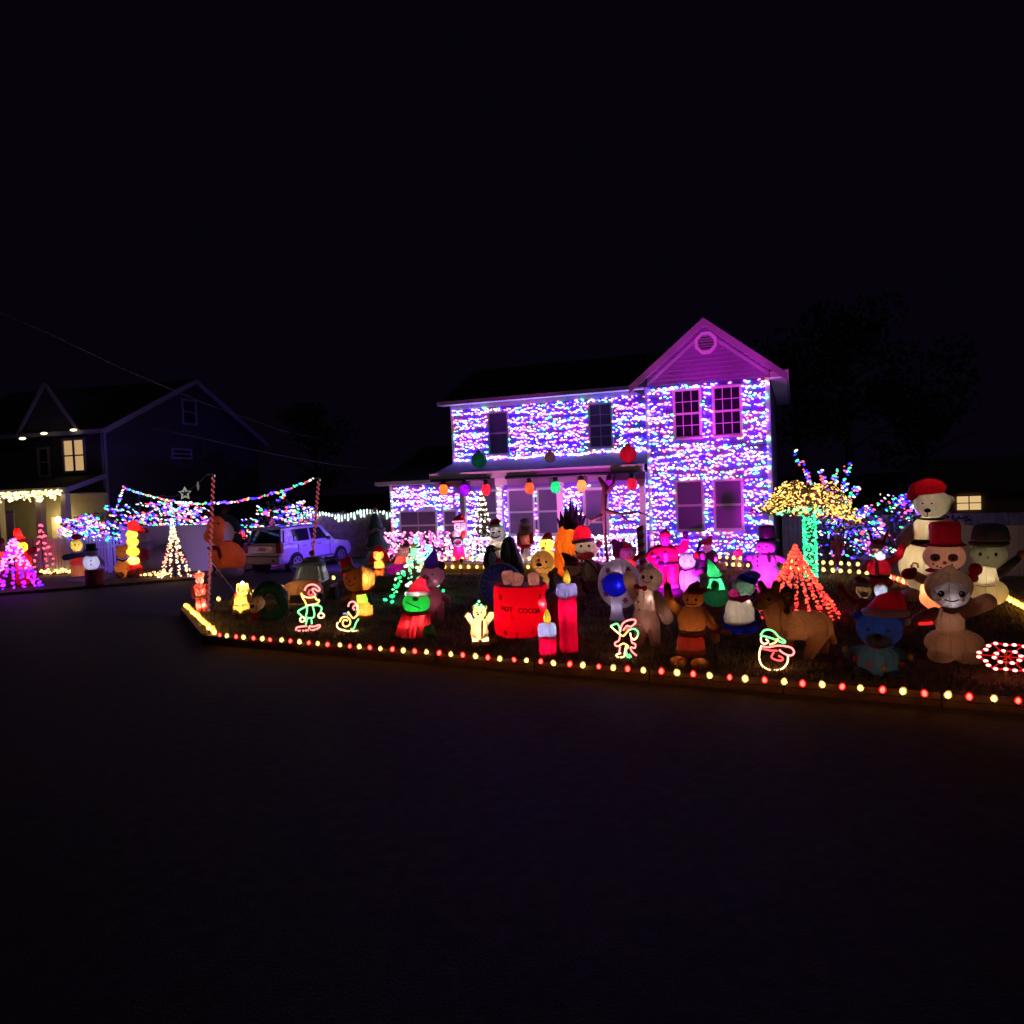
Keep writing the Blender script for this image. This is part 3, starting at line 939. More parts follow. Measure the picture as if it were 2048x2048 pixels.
panel_fence('vinyl_fence', 'solid white vinyl fence behind the left spiral light tree', ground(246, 1146, .1), ground(476, 1143, .1), 1.85, vinyl, .22, .008)
cedar = mat('cedar_plank', (.22, .17, .16), .85, bump=.4, bscale=25, var=.3)
fa, fb = at(600, 1130, 34), H(-14.8, 4.2)
fa.z = 0.0; fb.z = 0.0
panel_fence('plank_fence', 'grey wooden plank fence with icicle lights between car and house', fa, fb, 2.05, cedar, .15, .012, .02)
d = fb - fa; n = int(d.length / .16); P, I = [], []
for i in range(n):
    c = fa + d * (i + .5) / n
    for k in range(rnd.choice([1, 2, 3, 3])):
        P.append((c.x - fa.x, c.y - fa.y - .08, 2.02 - k * .10 + .10 * math.sin(i * .35)))
r = empty('icicle_lights', fa, 0, 'pale mint icicle lights along the top of the plank fence', 'light string')
bulbs('bulbs', P, [emi((.55, 1, .85), 2.2), emi((.8, 1, .95), 2.2)], rng.integers(0, 2, len(P)), .045, 1.7, np.tile([0, 0, 1.0], (len(P), 1)), r, jitter=.15)
m = MB(); m.tube([(0, -.06, 2.08), (d.x, d.y - .06, 2.08)], .01, 4); m.build('wire', WIRE(), r)
va, vb = at(1925, 1150, 19.5), at(2250, 1175, 17.5); va.z = vb.z = .1
panel_fence('vinyl_fence', 'white vinyl fence behind the grey hatted snowman at the right', va, vb, 1.35, vinyl, .25, .008)
ga, gb = H(.3, 2.2), H(2.6, 2.2)
panel_fence('plank_fence', 'grey plank gate between the house corner and the umbrella tree', ga, gb, 1.9, mat('grey_plank', (.30, .28, .32), .85, bump=.4, bscale=25, var=.25), .14, .012, .01)
ga, gb = H(2.7, 2.4), H(10.5, 2.0)
panel_fence('plank_fence', 'long grey plank fence behind the coloured bushes at the right', ga, gb, 1.75, mat('grey_plank', (.3, .28, .32)), .16, .012, .01)

# ------------------------------------------------------------------ neighbour's house at the left
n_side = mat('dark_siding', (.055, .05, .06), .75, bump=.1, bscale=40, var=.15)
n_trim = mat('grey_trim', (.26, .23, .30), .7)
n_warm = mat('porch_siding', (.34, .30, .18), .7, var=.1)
NY = math.radians(-12)
NO = Vector((-17.95, 32.9, -.3))
nb = empty('neighbour_house', NO, NY, 'dark two storey house at the far left with one lit upstairs window', 'house')
m = MB(); m.box(-11, 0, 0, 12.6, 0, 6.5); m.build('wall', n_side, nb)
m = MB()
zz = 4.2
while zz < 6.4: m.add([(-11, -.03, zz), (0, -.03, zz), (0, -.01, zz + .14), (-11, -.01, zz + .14), (-11, 0, zz), (0, 0, zz)], [(0, 1, 2, 3), (4, 5, 1, 0)]); zz += .15
m.build('siding', n_side, nb, kind='stuff')
m = MB(); m.add([(.001, 0, 6.5), (.001, 12.6, 6.5), (.001, 6.3, 9.2)], [(0, 1, 2)]); m.build('gable_wall', n_side, nb)
m = MB()
m.add([(-11, -.5, 6.45), (.4, -.5, 6.45), (.4, 6.3, 9.5), (-11, 6.3, 9.5), (-11, 13.1, 6.45), (.4, 13.1, 6.45), (.4, -.5, 6.35), (-11, -.5, 6.35)], [(0, 1, 2, 3), (3, 2, 5, 4), (0, 7, 6, 1)]); m.build('roof', shingle, nb)
m = MB(); m.obox((.42, -.5, 6.33), (.42, 6.3, 9.38), .05, .24); m.obox((.42, 13.1, 6.33), (.42, 6.3, 9.38), .05, .24); m.box(-11, .42, -.58, -.48, 6.28, 6.46)
m.box(-.10, .03, -.06, .0, 3.9, 6.3); m.box(.0, .03, -.06, .12, 0, 6.3); m.box(-.10, .03, -.06, 0, 0, 3.5); m.build('trim', n_trim, nb)
# front gable
m = MB(); m.add([(-3.9, -.4, 6.45), (-1.0, -.4, 6.45), (-2.45, -.4, 8.5), (-2.45, 4, 8.5)], [(0, 1, 2), (1, 3, 2), (0, 2, 3)]); m.build('front_gable', n_side, nb)
m = MB(); m.obox((-4.1, -.46, 6.35), (-2.45, -.46, 8.62), .06, .15); m.obox((-.8, -.46, 6.35), (-2.45, -.46, 8.62), .06, .15); m.build('rake_trim', n_trim, nb)
lit = emi((1.0, .62, .26), .55)


def nwin(u0, u1, z0, z1, fill, face='f', cols=2):
    m = MB(); t = .10
    def bx(a, b, c, d, o0=-.09, o1=-.03):
        if face == 'f': m.box(a, b, o0, o1, c, d)
        else: m.box(-o1, -o0, a, b, c, d)
    bx(u0 - t, u0, z0 - t, z1 + t); bx(u1, u1 + t, z0 - t, z1 + t); bx(u0, u1, z1, z1 + t); bx(u0, u1, z0 - t, z0)
    for i in range(1, cols): x = u0 + (u1 - u0) * i / cols; bx(x - .05, x + .05, z0, z1, -.08, -.045)
    bx(u0, u1, (z0 + z1) / 2 - .03, (z0 + z1) / 2 + .03, -.075, -.05)
    fr = m.build('window', n_trim, nb)
    for i in range(cols):
        for j in range(2):
            m = MB(); a, b = u0 + (u1 - u0) * i / cols, u0 + (u1 - u0) * (i + 1) / cols; c, d = z0 + (z1 - z0) * j / 2, z0 + (z1 - z0) * (j + 1) / 2
            bx(a + .01, b - .01, c + .01, d - .01, -.045, -.035); m.build('pane', fill, fr)


nwin(-2.03, -1.02, 4.72, 6.08, lit)
nwin(-3.35, -2.9, 4.6, 5.75, glass_m, cols=1)
nwin(5.6, 6.6, 7.2, 8.35, glass_m, 's', 1)
nwin(4.6, 6.0, 5.4, 5.75, glass_m, 's', 1)
nwin(2.0, 3.6, 2.0, 3.4, glass_m, 's', 2)
# porch
m = MB(); m.add([(-11, -2.4, 3.95), (.25, -2.4, 3.95), (.05, -.06, 4.5), (-11, -.06, 4.5), (-11, -2.4, 3.8), (.25, -2.4, 3.8)], [(0, 1, 2, 3), (0, 4, 5, 1)]); m.build('porch_roof', shingle, nb)
m = MB(); m.box(-11, .3, -2.5, -2.41, 3.72, 3.95); m.obox((.3, -2.45, 3.86), (.08, -.1, 4.42), .05, .2); m.build('porch_trim', n_trim, nb)
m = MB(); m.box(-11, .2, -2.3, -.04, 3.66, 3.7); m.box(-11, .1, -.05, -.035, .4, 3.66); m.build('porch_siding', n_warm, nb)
m = MB(); m.box(-11, .2, -2.4, 0, 0, .42); m.build('porch_deck', mat('grey_deck', (.25, .23, .2), .8), nb)
for u in (-7, -3.4, -1.35, -.1):
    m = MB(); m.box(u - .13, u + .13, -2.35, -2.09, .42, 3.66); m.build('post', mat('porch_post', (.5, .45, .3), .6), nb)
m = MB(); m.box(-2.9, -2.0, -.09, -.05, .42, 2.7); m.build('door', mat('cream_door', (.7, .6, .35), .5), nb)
m = MB()
for i in range(9): m.box(-11, -.2, -2.3, -2.27, .55 + i * .09, .60 + i * .09)
m.build('porch_rail', n_trim, nb)
lr = empty('porch_lantern', NO + Vector((0, 0, 0)), NY, 'bright porch lantern beside the door of the dark house', 'lantern')
m = MB(); m.ell((-2.35, -.3, 2.55), (.12, .12, .16), 12, 8); m.build('globe', emi((1, .82, .45), 9), lr); lamp(lr, (-2.35, -.6, 2.5), 38, (1, .72, .32), .1)
P = []
for u in np.arange(-7.6, .1, .10):
    for k in range(rnd.choice([2, 3, 3, 4, 5])): P.append((u + rnd.uniform(-.05, .05), -2.56, 3.80 - k * .09 + rnd.uniform(-.03, .03)))
r = empty('icicle_lights', NO, NY, 'dense warm icicle lights along the porch eave of the dark house', 'light string')
bulbs('bulbs', P, [emi((1, .72, .22), 3.2), emi((1, .85, .45), 3.0)], rng.integers(0, 2, len(P)), .042, 1.5, None, r)
m = MB(); m.tube([(-7.6, -2.54, 3.84), (.1, -2.54, 3.84)], .01, 4); m.build('wire', WIRE(), r)
for i, (px, py) in enumerate([(45, 877), (88, 867), (147, 860)]):
    m = MB(); c = at(px, py, 32.3); m.ell((0, 0, 0), (.16, .06, .06), 10, 6); o = m.build('eave_light', emi((1, .86, .5), 2.2)); o.location = c
    tag(o, ['leftmost', 'middle', 'rightmost'][i] + ' small warm downlight under the eave of the dark house', 'lamp', 'eave downlights')
r = empty('porch_sign', at(22, 1050, 31.0), NY, 'tall narrow pale sign board on the porch of the dark house', 'sign')
m = MB(); m.box(-.18, .18, -.02, .02, -.6, .6); m.build('board', mat('cream_sign', (.55, .5, .35), .6), r)
m = MB(); m.box(-.2, .2, -.03, -.021, .5, .6); m.box(-.2, .2, -.03, -.021, -.6, -.5); m.build('frame', n_trim, r)

# far house at the right, a lit window above the bushes
fh = empty('far_house', at(1960, 1050, 43), math.radians(-20), 'small far house at the right with a lit window', 'house')
m = MB(); m.box(-3, 6, 0, 6, -1.5, 2.2); m.build('wall', mat('tan_wall', (.22, .15, .08), .8), fh)
m = MB(); m.add([(-3.5, -.5, 2.1), (6.5, -.5, 2.1), (6.5, 3, 4.0), (-3.5, 3, 4.0), (-3.5, -.5, 1.95), (6.5, -.5, 1.95)], [(0, 1, 2, 3), (0, 4, 5, 1)]); m.build('roof', mat('brown_roof', (.10, .07, .06), .9), fh)
m = MB(); m.box(-1.15, .05, -.08, -.03, .9, 1.7); f_ = m.build('window', emi((1.0, .66, .28), .75), fh)
m = MB(); m.box(-1.2, .1, -.12, -.081, 1.28, 1.33); m.box(-.58, -.53, -.12, -.081, .9, 1.7)
m.box(-1.2, .1, -.12, -.081, .84, .9); m.box(-1.2, .1, -.12, -.081, 1.7, 1.76); m.build('muntin', mat('dark_muntin', (.06, .04, .03), .7), f_)
m = MB(); m.box(1.9, 4.5, -.05, -.03, .05, .6); m.build('panel', mat('painted_lit_tan', (.45, .32, .16), .8), fh)  # paler copy of the wall colour: a painted lit stretch of wall

# ------------------------------------------------------------------ trees and lit bushes
bark = mat('bark', (.07, .05, .04), .9, bump=.6, bscale=15)
leaf_d = mat('dark_leaf', (.035, .05, .025), .7, var=.4, bscale=4)


def leaf_cloud(mb, c, rad, n, s, flat=1.0):
    for i in range(n):
        while True:
            p = np.array([rnd.uniform(-1, 1) for _ in range(3)])
            l = np.linalg.norm(p)
            if .25 < l < 1: break
        q = Vector(c) + Vector((p[0] * rad[0], p[1] * rad[1], p[2] * rad[2]))
        a = Vector((rnd.gauss(0, 1), rnd.gauss(0, 1), rnd.gauss(0, 1))).normalized() * s * rnd.uniform(.6, 1.3)
        b = a.cross(Vector((rnd.gauss(0, 1), rnd.gauss(0, 1), rnd.gauss(0, 1)))).normalized() * s * .5
        mb.add([q - a, q - b, q + a, q + b], [(0, 1, 2, 3)])


def tree(name, label, base, h, tr, rad, n, leaf_s=.12, m_leaf=None, crown=.62):
    root = empty(name, base, 0, label, 'tree')
    m = MB(); m.tube([(0, 0, -.1), (.05, 0, h * .3), (-.06, 0, h * .6), (0, 0, h * .95)], [tr, tr * .75, tr * .45, tr * .1], 8)
    for i in range(9):
        a = i * 2.4; z = h * (.35 + .06 * i); L = rad * (1.0 - .06 * i)
        m.tube([(0, 0, z), (math.cos(a) * L * .5, math.sin(a) * L * .5, z + L * .3), (math.cos(a) * L, math.sin(a) * L, z + L * .45)], [tr * .35, tr * .2, .02], 5)
    m.build('trunk', bark, root)
    m = MB()
    for i in range(14):
        a = rnd.uniform(0, 6.28); q = rnd.uniform(0, .8) * rad; zz = h * rnd.uniform(.38, .95); k = (1.1 - abs(zz / h - crown) * 1.2)
        leaf_cloud(m, (math.cos(a) * q * k, math.sin(a) * q * k, zz), (rad * .42, rad * .42, h * .10), n // 14, leaf_s)
    m.build('crown', m_leaf or leaf_d, root, kind='stuff')
    return root


for (px, dep, h, rad, lab) in ((1700, 38, 11.5, 3.6, 'tall dim tree behind the coloured bushes right of the house'), (1850, 42, 10, 3.3, 'dim tree behind the polar bear'), (640, 60, 10, 4.0, 'dim tree between the two houses'), (1600, 48, 13, 4.0, 'tallest dim tree just right of the gable')):
    p = at(px, 1060, dep); p.z = 0
    tree('tree', lab, p, h, .28, rad, 1400, .22)


def lit_bush(name, label, c, rad, nb, r=.036, w=None, leafn=900, shape='dome', cat='bush', rows=0):
    """shrub with branches, dark leaves and coloured lights strung over its outside"""
    base = Vector((c.x, c.y, .1)); root = empty(name, base, 0, label, cat, 'bushes and small trees strung with coloured lights')
    cz = c.z - .1
    m = MB()
    for i in range(12):
        a = rnd.uniform(0, 6.28); q = rnd.uniform(.2, .8)
        m.tube([(0, 0, 0), (math.cos(a) * rad[0] * q * .5, math.sin(a) * rad[1] * q * .5, cz * .7), (math.cos(a) * rad[0] * q, math.sin(a) * rad[1] * q, cz + rad[2] * rnd.uniform(-.2, .6))], [.05, .035, .012], 5)
    m.build('branches', bark, root)
    m = MB(); leaf_cloud(m, (0, 0, cz), [q * .9 for q in rad], leafn, .10); m.build('foliage', leaf_d, root, kind='stuff')
    P, D = [], []
    nb = int(nb * .78)
    nstr = max(6, nb // 10)
    for s in range(nstr):
        lat = math.asin(rnd.uniform(-.75, .97)); a = rnd.uniform(math.pi * .98, 2 * math.pi); t = rnd.uniform(-.55, .3)
        for k in range(nb // nstr):
            ra = rnd.uniform(.86, 1.04) * (1 + .10 * math.sin(a * 3 + s) + .08 * math.sin(lat * 5 + s))
            p = Vector((math.cos(a) * math.cos(lat) * rad[0], math.sin(a) * math.cos(lat) * rad[1], math.sin(lat) * rad[2])) * ra
            P.append((p.x, p.y, p.z + cz)); D.append((1, 0, -.35))
            a += .19 / max(.3, rad[0]) * rnd.uniform(.5, 1.7); lat = max(-.95, min(1.45, lat + t * .16 + rnd.uniform(-.05, .05)))
    bulbs('bulbs', P, BUSH, multi_idx(len(P), w), r * .85, 2.1, D, root, jitter=.35)
    return root


WB = [.16, .16, .16, .18, .24, .07, .03]
lit_bush('lit_tree', 'wide low tree of drooping coloured lights behind the picket fence', at(278, 1044, 30.2), (2.95, .9, .86), 1050, .036, WB, 800)
lit_bush('lit_tree', 'small lit mound at the left end of the drooping light tree', at(160, 1054, 30.2), (.85, .6, .48), 190, .042, WB, 200)
lit_bush('lit_tree', 'rounded coloured light bush standing right behind the parked car', at(566, 1036, 33), (1.25, 1.0, 1.05), 360, .042, [.14, .12, .16, .16, .34, .06, .02], 500)
lit_bush('lit_tree', 'small lit shrub at the left rear corner of the parked car', at(497, 1058, 32.5), (.55, .5, .5), 90, .042, WB, 120)
lit_bush('lit_tree', 'coloured light bush behind the green trunk of the umbrella tree', at(1690, 1072, 23), (1.15, .8, .95), 460, .028, [.16, .26, .2, .14, .17, .05, .02], 400)
lit_bush('lit_tree', 'coloured light bush left of the polar bear', at(1790, 1058, 23.5), (.85, .8, 1.05), 380, .028, [.14, .28, .22, .14, .15, .05, .02], 400)
lit_bush('lit_tree', 'few coloured lights between polar bear and grey hatted snowman', at(1920, 1085, 20), (.42, .4, 1.0), 120, .028, WB, 150)
tr0 = at(1668, 1030, 24)
root = empty('lit_tree', Vector((tr0.x, tr0.y, .1)), 0, 'bare branching tree above the umbrella tree with lights along each branch', 'tree', 'bushes and small trees strung with coloured lights')
mb = MB(); P = []
for (px, py) in ((1590, 905), (1607, 940), (1640, 938), (1697, 925), (1670, 945), (1718, 970), (1752, 1008), (1655, 975)):
    t = at(px, py, 24 + rnd.uniform(-.5, .5)); a = Vector((0, 0, .5)); b = t - Vector((tr0.x, tr0.y, .1)); mid = a.lerp(b, .5) + Vector((b.x * -.12, rnd.uniform(-.2, .2), .15))
    pts = [a, a.lerp(mid, .6), mid, mid.lerp(b, .55), b]; mb.tube(pts, [.05, .04, .03, .02, .008], 5)
    for i in range(46):
        f = rnd.uniform(.25, 1); q = (mid.lerp(b, (f - .5) * 2) if f > .5 else a.lerp(mid, f * 2))
        P.append(tuple(q + Vector((rnd.uniform(-.09, .09), rnd.uniform(-.09, .09), rnd.uniform(-.09, .09)))))
mb.tube([(0, 0, 0), (0, 0, .6)], .08, 7)
mb.build('branches', bark, root)
bulbs('bulbs', P, BUSH, multi_idx(len(P), [.14, .22, .2, .16, .2, .05, .03]), .030, 1.9, None, root)

# umbrella tree: green lit trunk, warm lit weeping canopy
ub = ground(1622, 1157, LZ); kk = ub.y / FPX
ut = empty('umbrella_tree', ub, 0, 'weeping umbrella shaped tree with a green lit trunk and warm lit canopy', 'tree', 'bushes and small trees strung with coloured lights')
hT = (1157 - 1020) * kk
m = MB(); m.tube([(0, 0, -.05), (.02, 0, hT * .5), (-.01, 0, hT)], [.13, .12, .11], 10); m.build('trunk', bark, ut)
P = []
for i in range(230):
    f = i / 230; a = i * 2.399 + rnd.uniform(-.3, .3)
    P.append((.155 * math.cos(a), .155 * math.sin(a), f * hT * 1.02 + rnd.uniform(-.03, .03)))
bulbs('trunk_lights', P, [emi((.02, 1, .24), 2.2), emi((.10, 1, .42), 2.0)], rng.integers(0, 2, len(P)), .032, 1.5, None, ut)
mb, P, lf_ = MB(), [], MB()
for i in range(46):
    a = i * 2.399; L = rnd.uniform(.75, 1.0); Rx, Ry, up = 1.52 * L, 1.2 * L, rnd.uniform(.2, .9)
    tilt = -.22 * math.cos(a)
    pts = []
    for t in np.linspace(0, 1, 9):
        pts.append(Vector((math.cos(a) * Rx * t - .02, math.sin(a) * Ry * t, hT + .05 + up * (1 - (1 - min(1, t * 2.0)) ** 2) * .9 - 1.7 * up * max(0, t - .40) ** 1.5 - .26 * t * t + tilt * t)))
    mb.tube(pts, [.03 - .003 * j for j in range(9)], 4)
    for j in range(1, 9):
        for q in range(1 if j < 4 else 4):
            f = rnd.random(); p = pts[j - 1].lerp(pts[j], f)
            P.append(tuple(p + Vector((rnd.uniform(-.05, .05), rnd.uniform(-.05, .05), rnd.uniform(-.04, .05)))))
        leaf_cloud(lf_, pts[j], (.16, .16, .08), 4, .07)
mb.build('branches', bark, ut)
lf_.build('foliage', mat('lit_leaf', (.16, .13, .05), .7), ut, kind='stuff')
bulbs('canopy_lights', P, [emi((1, .48, .07), 2.3), emi((1, .68, .20), 2.4)], rng.integers(0, 2, len(P)), .022, 1.9, None, ut)
P = []
for i in range(90):
    a = rnd.uniform(0, 6.28); q = rnd.uniform(.15, .75)
    P.append((math.cos(a) * q * 1.2, math.sin(a) * q, hT + .12 - q * .25))
bulbs('under_lights', P, [emi((.08, 1, .35), 2.0), emi((.3, 1, .5), 2.0)], rng.integers(0, 2, 90), .032, 1.4, None, ut)

# ------------------------------------------------------------------ cone trees made of light strands on a pole
def cone_tree(label, px, ytop, ybase, hw, strands, per, mats, pick, r=.03, dep=None, arc=(0, 2 * math.pi), name='light_tree', skew=0.0, curve=0.0, bz=None, leaf=False, jit=1.0):
    b = ground(px, ybase, LZ) if dep is None else at(px, ybase, dep)
    b.z = bz or LZ; k = b.y / FPX
    root = empty(name, b, -math.atan2(b.x, b.y), label, 'light tree', 'cone trees made of light strands')
    h, R = (ybase - ytop) * k, hw * k
    m = MB(); m.tube([(0, 0, 0), (skew * k, 0, h)], .02, 6); m.build('pole', mat('dark_pipe', (.03, .02, .05), .4), root)
    P, I = [], []
    if leaf:
        m = MB()
        for i in range(9): leaf_cloud(m, (0, 0, h * (.1 + .1 * i)), (R * (.92 - .1 * i),) * 2 + (h * .06,), 90 - 8 * i, .09)
        m.build('needles', leaf_d, root, kind='stuff')
    for s in range(strands):
        a = arc[0] + (arc[1] - arc[0]) * s / strands
        w = MB(); pts = []
        for i in range(per):
            f = (i + .4) / per
            rr = R * (f ** (1 + curve))
            p = Vector((math.cos(a) * rr + skew * k * (1 - f), math.sin(a) * rr, h * (1 - f)))
            pts.append(p); P.append(tuple(p + Vector((rnd.uniform(-.04, .04), rnd.uniform(-.04, .04), rnd.uniform(-.05, .05))) * jit)); I.append(pick(f))
        w.tube([Vector((skew * k, 0, h))] + pts[1::3] + [pts[-1]], .006, 4); w.build('strand', WIRE(), root)
    bulbs('bulbs', P, mats, I, r, 1.5, None, root)
    return root, b, k


rp = rnd.random
grn = [emi((.02, 1, .20), 2.2), emi((.25, 1, .38), 1.9), emi((.8, 1, .7), 2.0), emi((.05, 1, .4), 2.0)]
rt_, b_, k_ = cone_tree('green and white cone of lights behind the frog with a yellow star', 832, 1096, 1203, 62, 10, 11, grn, lambda f: (2 if rp() < .4 else 1) if f < .4 else ((0 if rp() < .5 else 3) if f > .8 else rnd.choice([1, 2, 0])), .036)
m = MB(); h = 112 * k_; sp = star_pts(.13, .055); m.add([(x, -.03, h + z) for x, z in sp] + [(x, .03, h + z) for x, z in sp], [tuple(range(10)), tuple(range(19, 9, -1))] + [(i, i + 10, (i + 1) % 10 + 10, (i + 1) % 10) for i in range(10)])
m.build('star', fab((.8, .55, .25)), rt_)
redm = [emi((1, .05, .03), 2.6), emi((1, .085, .04), 2.7), emi((1, .02, .03), 2.6)]
cone_tree('tall red and orange cone of lights beside the umbrella tree', 1594, 1088, 1232, 82, 20, 22, redm, lambda f: rnd.choice([0, 1, 1, 0, 2]), .024, None, curve=.12, jit=.4)
pur = [emi((.45, .01, 1), 2.4), emi((1, .03, 1), 2.2), emi((1, .35, 1), 1.9), emi((.12, .01, 1), 3.5)]
cone_tree('purple and magenta cone of lights at the left edge', 32, 1078, 1178, 46, 15, 15, pur, lambda f: (rnd.choice([1, 2, 2, 0]) if f < .6 else rnd.choice([0, 3, 1, 0])), .040)
wr = [emi((1, .78, .42), 3.0), emi((1, .2, .16), 3.0), emi((.85, .9, 1), 2.6), emi((1, .5, .22), 2.6)]
cone_tree('slender warm white cone of lights turning red towards its foot', 351, 1036, 1155, 31, 10, 18, wr, lambda f: 2 if f < .18 else (rnd.choice([0, 0, 3]) if f < .5 else rnd.choice([0, 0, 1, 3])), .031, None, curve=.45)
cone_tree('sparse red bulb strands hung as a narrow cone before the picket fence', 88, 1046, 1150, 22, 5, 9, [emi((1, .08, .14), 3.2)], lambda f: 0, .042)
cy_ = [emi((.12, .85, 1), 3.0), emi((.45, 1, 1), 2.4)]
cone_tree('small narrow cyan light tree before the garage wall', 834, 1070, 1128, 12, 8, 9, cy_, lambda f: int(rp() < .5), .035)
cone_tree('wider low cyan light tree next to the narrow cyan one', 858, 1090, 1132, 20, 8, 7, cy_, lambda f: int(rp() < .5), .038)
cone_tree('dark little porch tree with warm white lights', 968, 985, 1125, 36, 11, 13, [emi((1, .85, .6), 3.0)], lambda f: 0, .034, H(-10.4, .6).y, bz=.25, leaf=True)
# pink lit hedge along the garage wall
pinks = [emi((1, .10, .45), 2.6), emi((1, .30, .6), 2.4), emi((1, .6, .78), 1.9)]
hb = empty('lit_hedge', H(-13.2, 1.5, 0), YAW, 'low hedge covered in pink lights below the garage window', 'hedge')
m = MB(); leaf_cloud(m, (0, 0, .75), (1.6, .4, .6), 900, .1); m.build('foliage', leaf_d, hb, kind='stuff')
m = MB()
for i in range(9): m.tube([(-1.3 + i * .32, 0, 0), (-1.35 + i * .33, 0, .9)], [.03, .012], 5)
m.build('branches', bark, hb)
P = [(rnd.uniform(-1.55, 1.6), -.42 - rnd.uniform(0, .1) + .25 * max(0, z - .9), z) for z in [rnd.uniform(.38, 1.52) for _ in range(430)]]
bulbs('bulbs', P, pinks, rng.integers(0, 3, len(P)), .040, 1.4, None, hb)
for lab, px, py, rr, nn in (('left end of the picket fence', 128, 1148, .75, 60), ('foot of the large white bear', 312, 1153, .45, 45)):
    c = ground(px, py, LZ); r = empty('ground_lights', c, 0, f'small heap of warm lights on the ground near the {lab}', 'lights')
    m = MB(); leaf_cloud(m, (0, 0, .1), (rr, rr * .6, .14), 90, .07); m.build('foliage', leaf_d, r, kind='stuff')
    P = [(rnd.uniform(-rr, rr), rnd.uniform(-rr * .6, rr * .2), .08 + .2 * (1 - abs(rnd.uniform(-1, 1))) * rnd.random()) for _ in range(nn)]
    bulbs('bulbs', P, [emi((1, .66, .2), 3.0), emi((1, .3, .15), 3.0)], (rng.random(nn) < .2).astype(int), .038, 1.4, None, r)
# ------------------------------------------------------------------ parked car
paint = mat('pale_paint', (.50, .46, .55), .28, .15, coat=.6)
dark_gl = mat('tinted_glass', (.012, .010, .016), .06, spec=.7)
tyre_m = mat('tyre', (.015, .015, .016), .85)
rim_m = mat('alloy', (.45, .43, .46), .35, .8)
plastic = mat('grey_plastic', (.10, .09, .10), .6)
rr_ = ground(567, 1148, .004)
car_dir = Vector((.42, .9075, 0)); side = Vector((.9075, -.42, 0))
car = empty('parked_car', rr_ - side * .92 + car_dir * -.1, math.atan2(car_dir.y, car_dir.x), 'pale boxy sport utility car parked in the driveway, rear to the street', 'car')
# local x forward, y left, z up; length 4.5
def section(x, hw, z0, z1, tw=None):
    tw = tw or hw
    return [(x, -hw * .94, z0), (x, -hw, z0 + .12), (x, -hw, z1 - .18), (x, -tw, z1), (x, tw, z1), (x, hw, z1 - .18), (x, hw, z0 + .12), (x, hw * .94, z0)]


def loft(secs, name, m_, par, smooth=False):
    b = MB(); n = len(secs[0]); vs = [p for s in secs for p in s]; fs = []
    for i in range(len(secs) - 1):
        for k in range(n):
            fs.append((i * n + k, (i + 1) * n + k, (i + 1) * n + (k + 1) % n, i * n + (k + 1) % n))
    fs.append(tuple(range(n))); fs.append(tuple((len(secs) - 1) * n + k for k in range(n - 1, -1, -1)))
    b.add(vs, fs, 0, smooth)
    return b.build(name, m_, par)


body = loft([section(.02, .84, .42, 1.06, .80), section(.12, .92, .36, 1.10, .86), section(1.0, .93, .34, 1.10, .88), section(3.0, .93, .34, 1.08, .88), section(3.35, .92, .34, 1.04, .84), section(4.25, .88, .36, .93, .78), section(4.48, .78, .42, .80, .70)], 'body', paint, car)
bv = body.modifiers.new('b', 'BEVEL'); bv.width = .03; bv.segments = 3; bv.limit_method = 'ANGLE'
cab = loft([[(.14, -.84, 1.08), (.14, -.84, 1.10), (.30, -.72, 1.68), (.34, -.66, 1.74), (.34, .66, 1.74), (.30, .72, 1.68), (.14, .84, 1.10), (.14, .84, 1.08)],
            [(1.6, -.88, 1.07), (1.6, -.88, 1.10), (1.6, -.75, 1.72), (1.6, -.69, 1.78), (1.6, .69, 1.78), (1.6, .75, 1.72), (1.6, .88, 1.10), (1.6, .88, 1.07)],
            [(2.9, -.87, 1.06), (2.9, -.87, 1.08), (2.5, -.74, 1.68), (2.48, -.68, 1.74), (2.48, .68, 1.74), (2.5, .74, 1.68), (2.9, .87, 1.08), (2.9, .87, 1.06)],
            [(3.32, -.82, 1.03), (3.32, -.82, 1.04), (2.6, -.72, 1.66), (2.55, -.66, 1.72), (2.55, .66, 1.72), (2.6, .72, 1.66), (3.32, .82, 1.04), (3.32, .82, 1.03)]], 'cabin', paint, car)
bv = cab.modifiers.new('b', 'BEVEL'); bv.width = .025; bv.segments = 2; bv.limit_method = 'ANGLE'


def panel(pts, name, m_, par, t=.012):
    """thin plate: polygon extruded along its normal"""
    P = [Vector(p) for p in pts]; nn = (P[1] - P[0]).cross(P[2] - P[1]).normalized(); n = len(P); b = MB()
    vs = [p + nn * t for p in P] + [p - nn * t for p in P]
    b.add(vs, [tuple(range(n)), tuple(range(2 * n - 1, n - 1, -1))] + [(i, i + n, (i + 1) % n + n, (i + 1) % n) for i in range(n)])
    return b.build(name, m_, par)


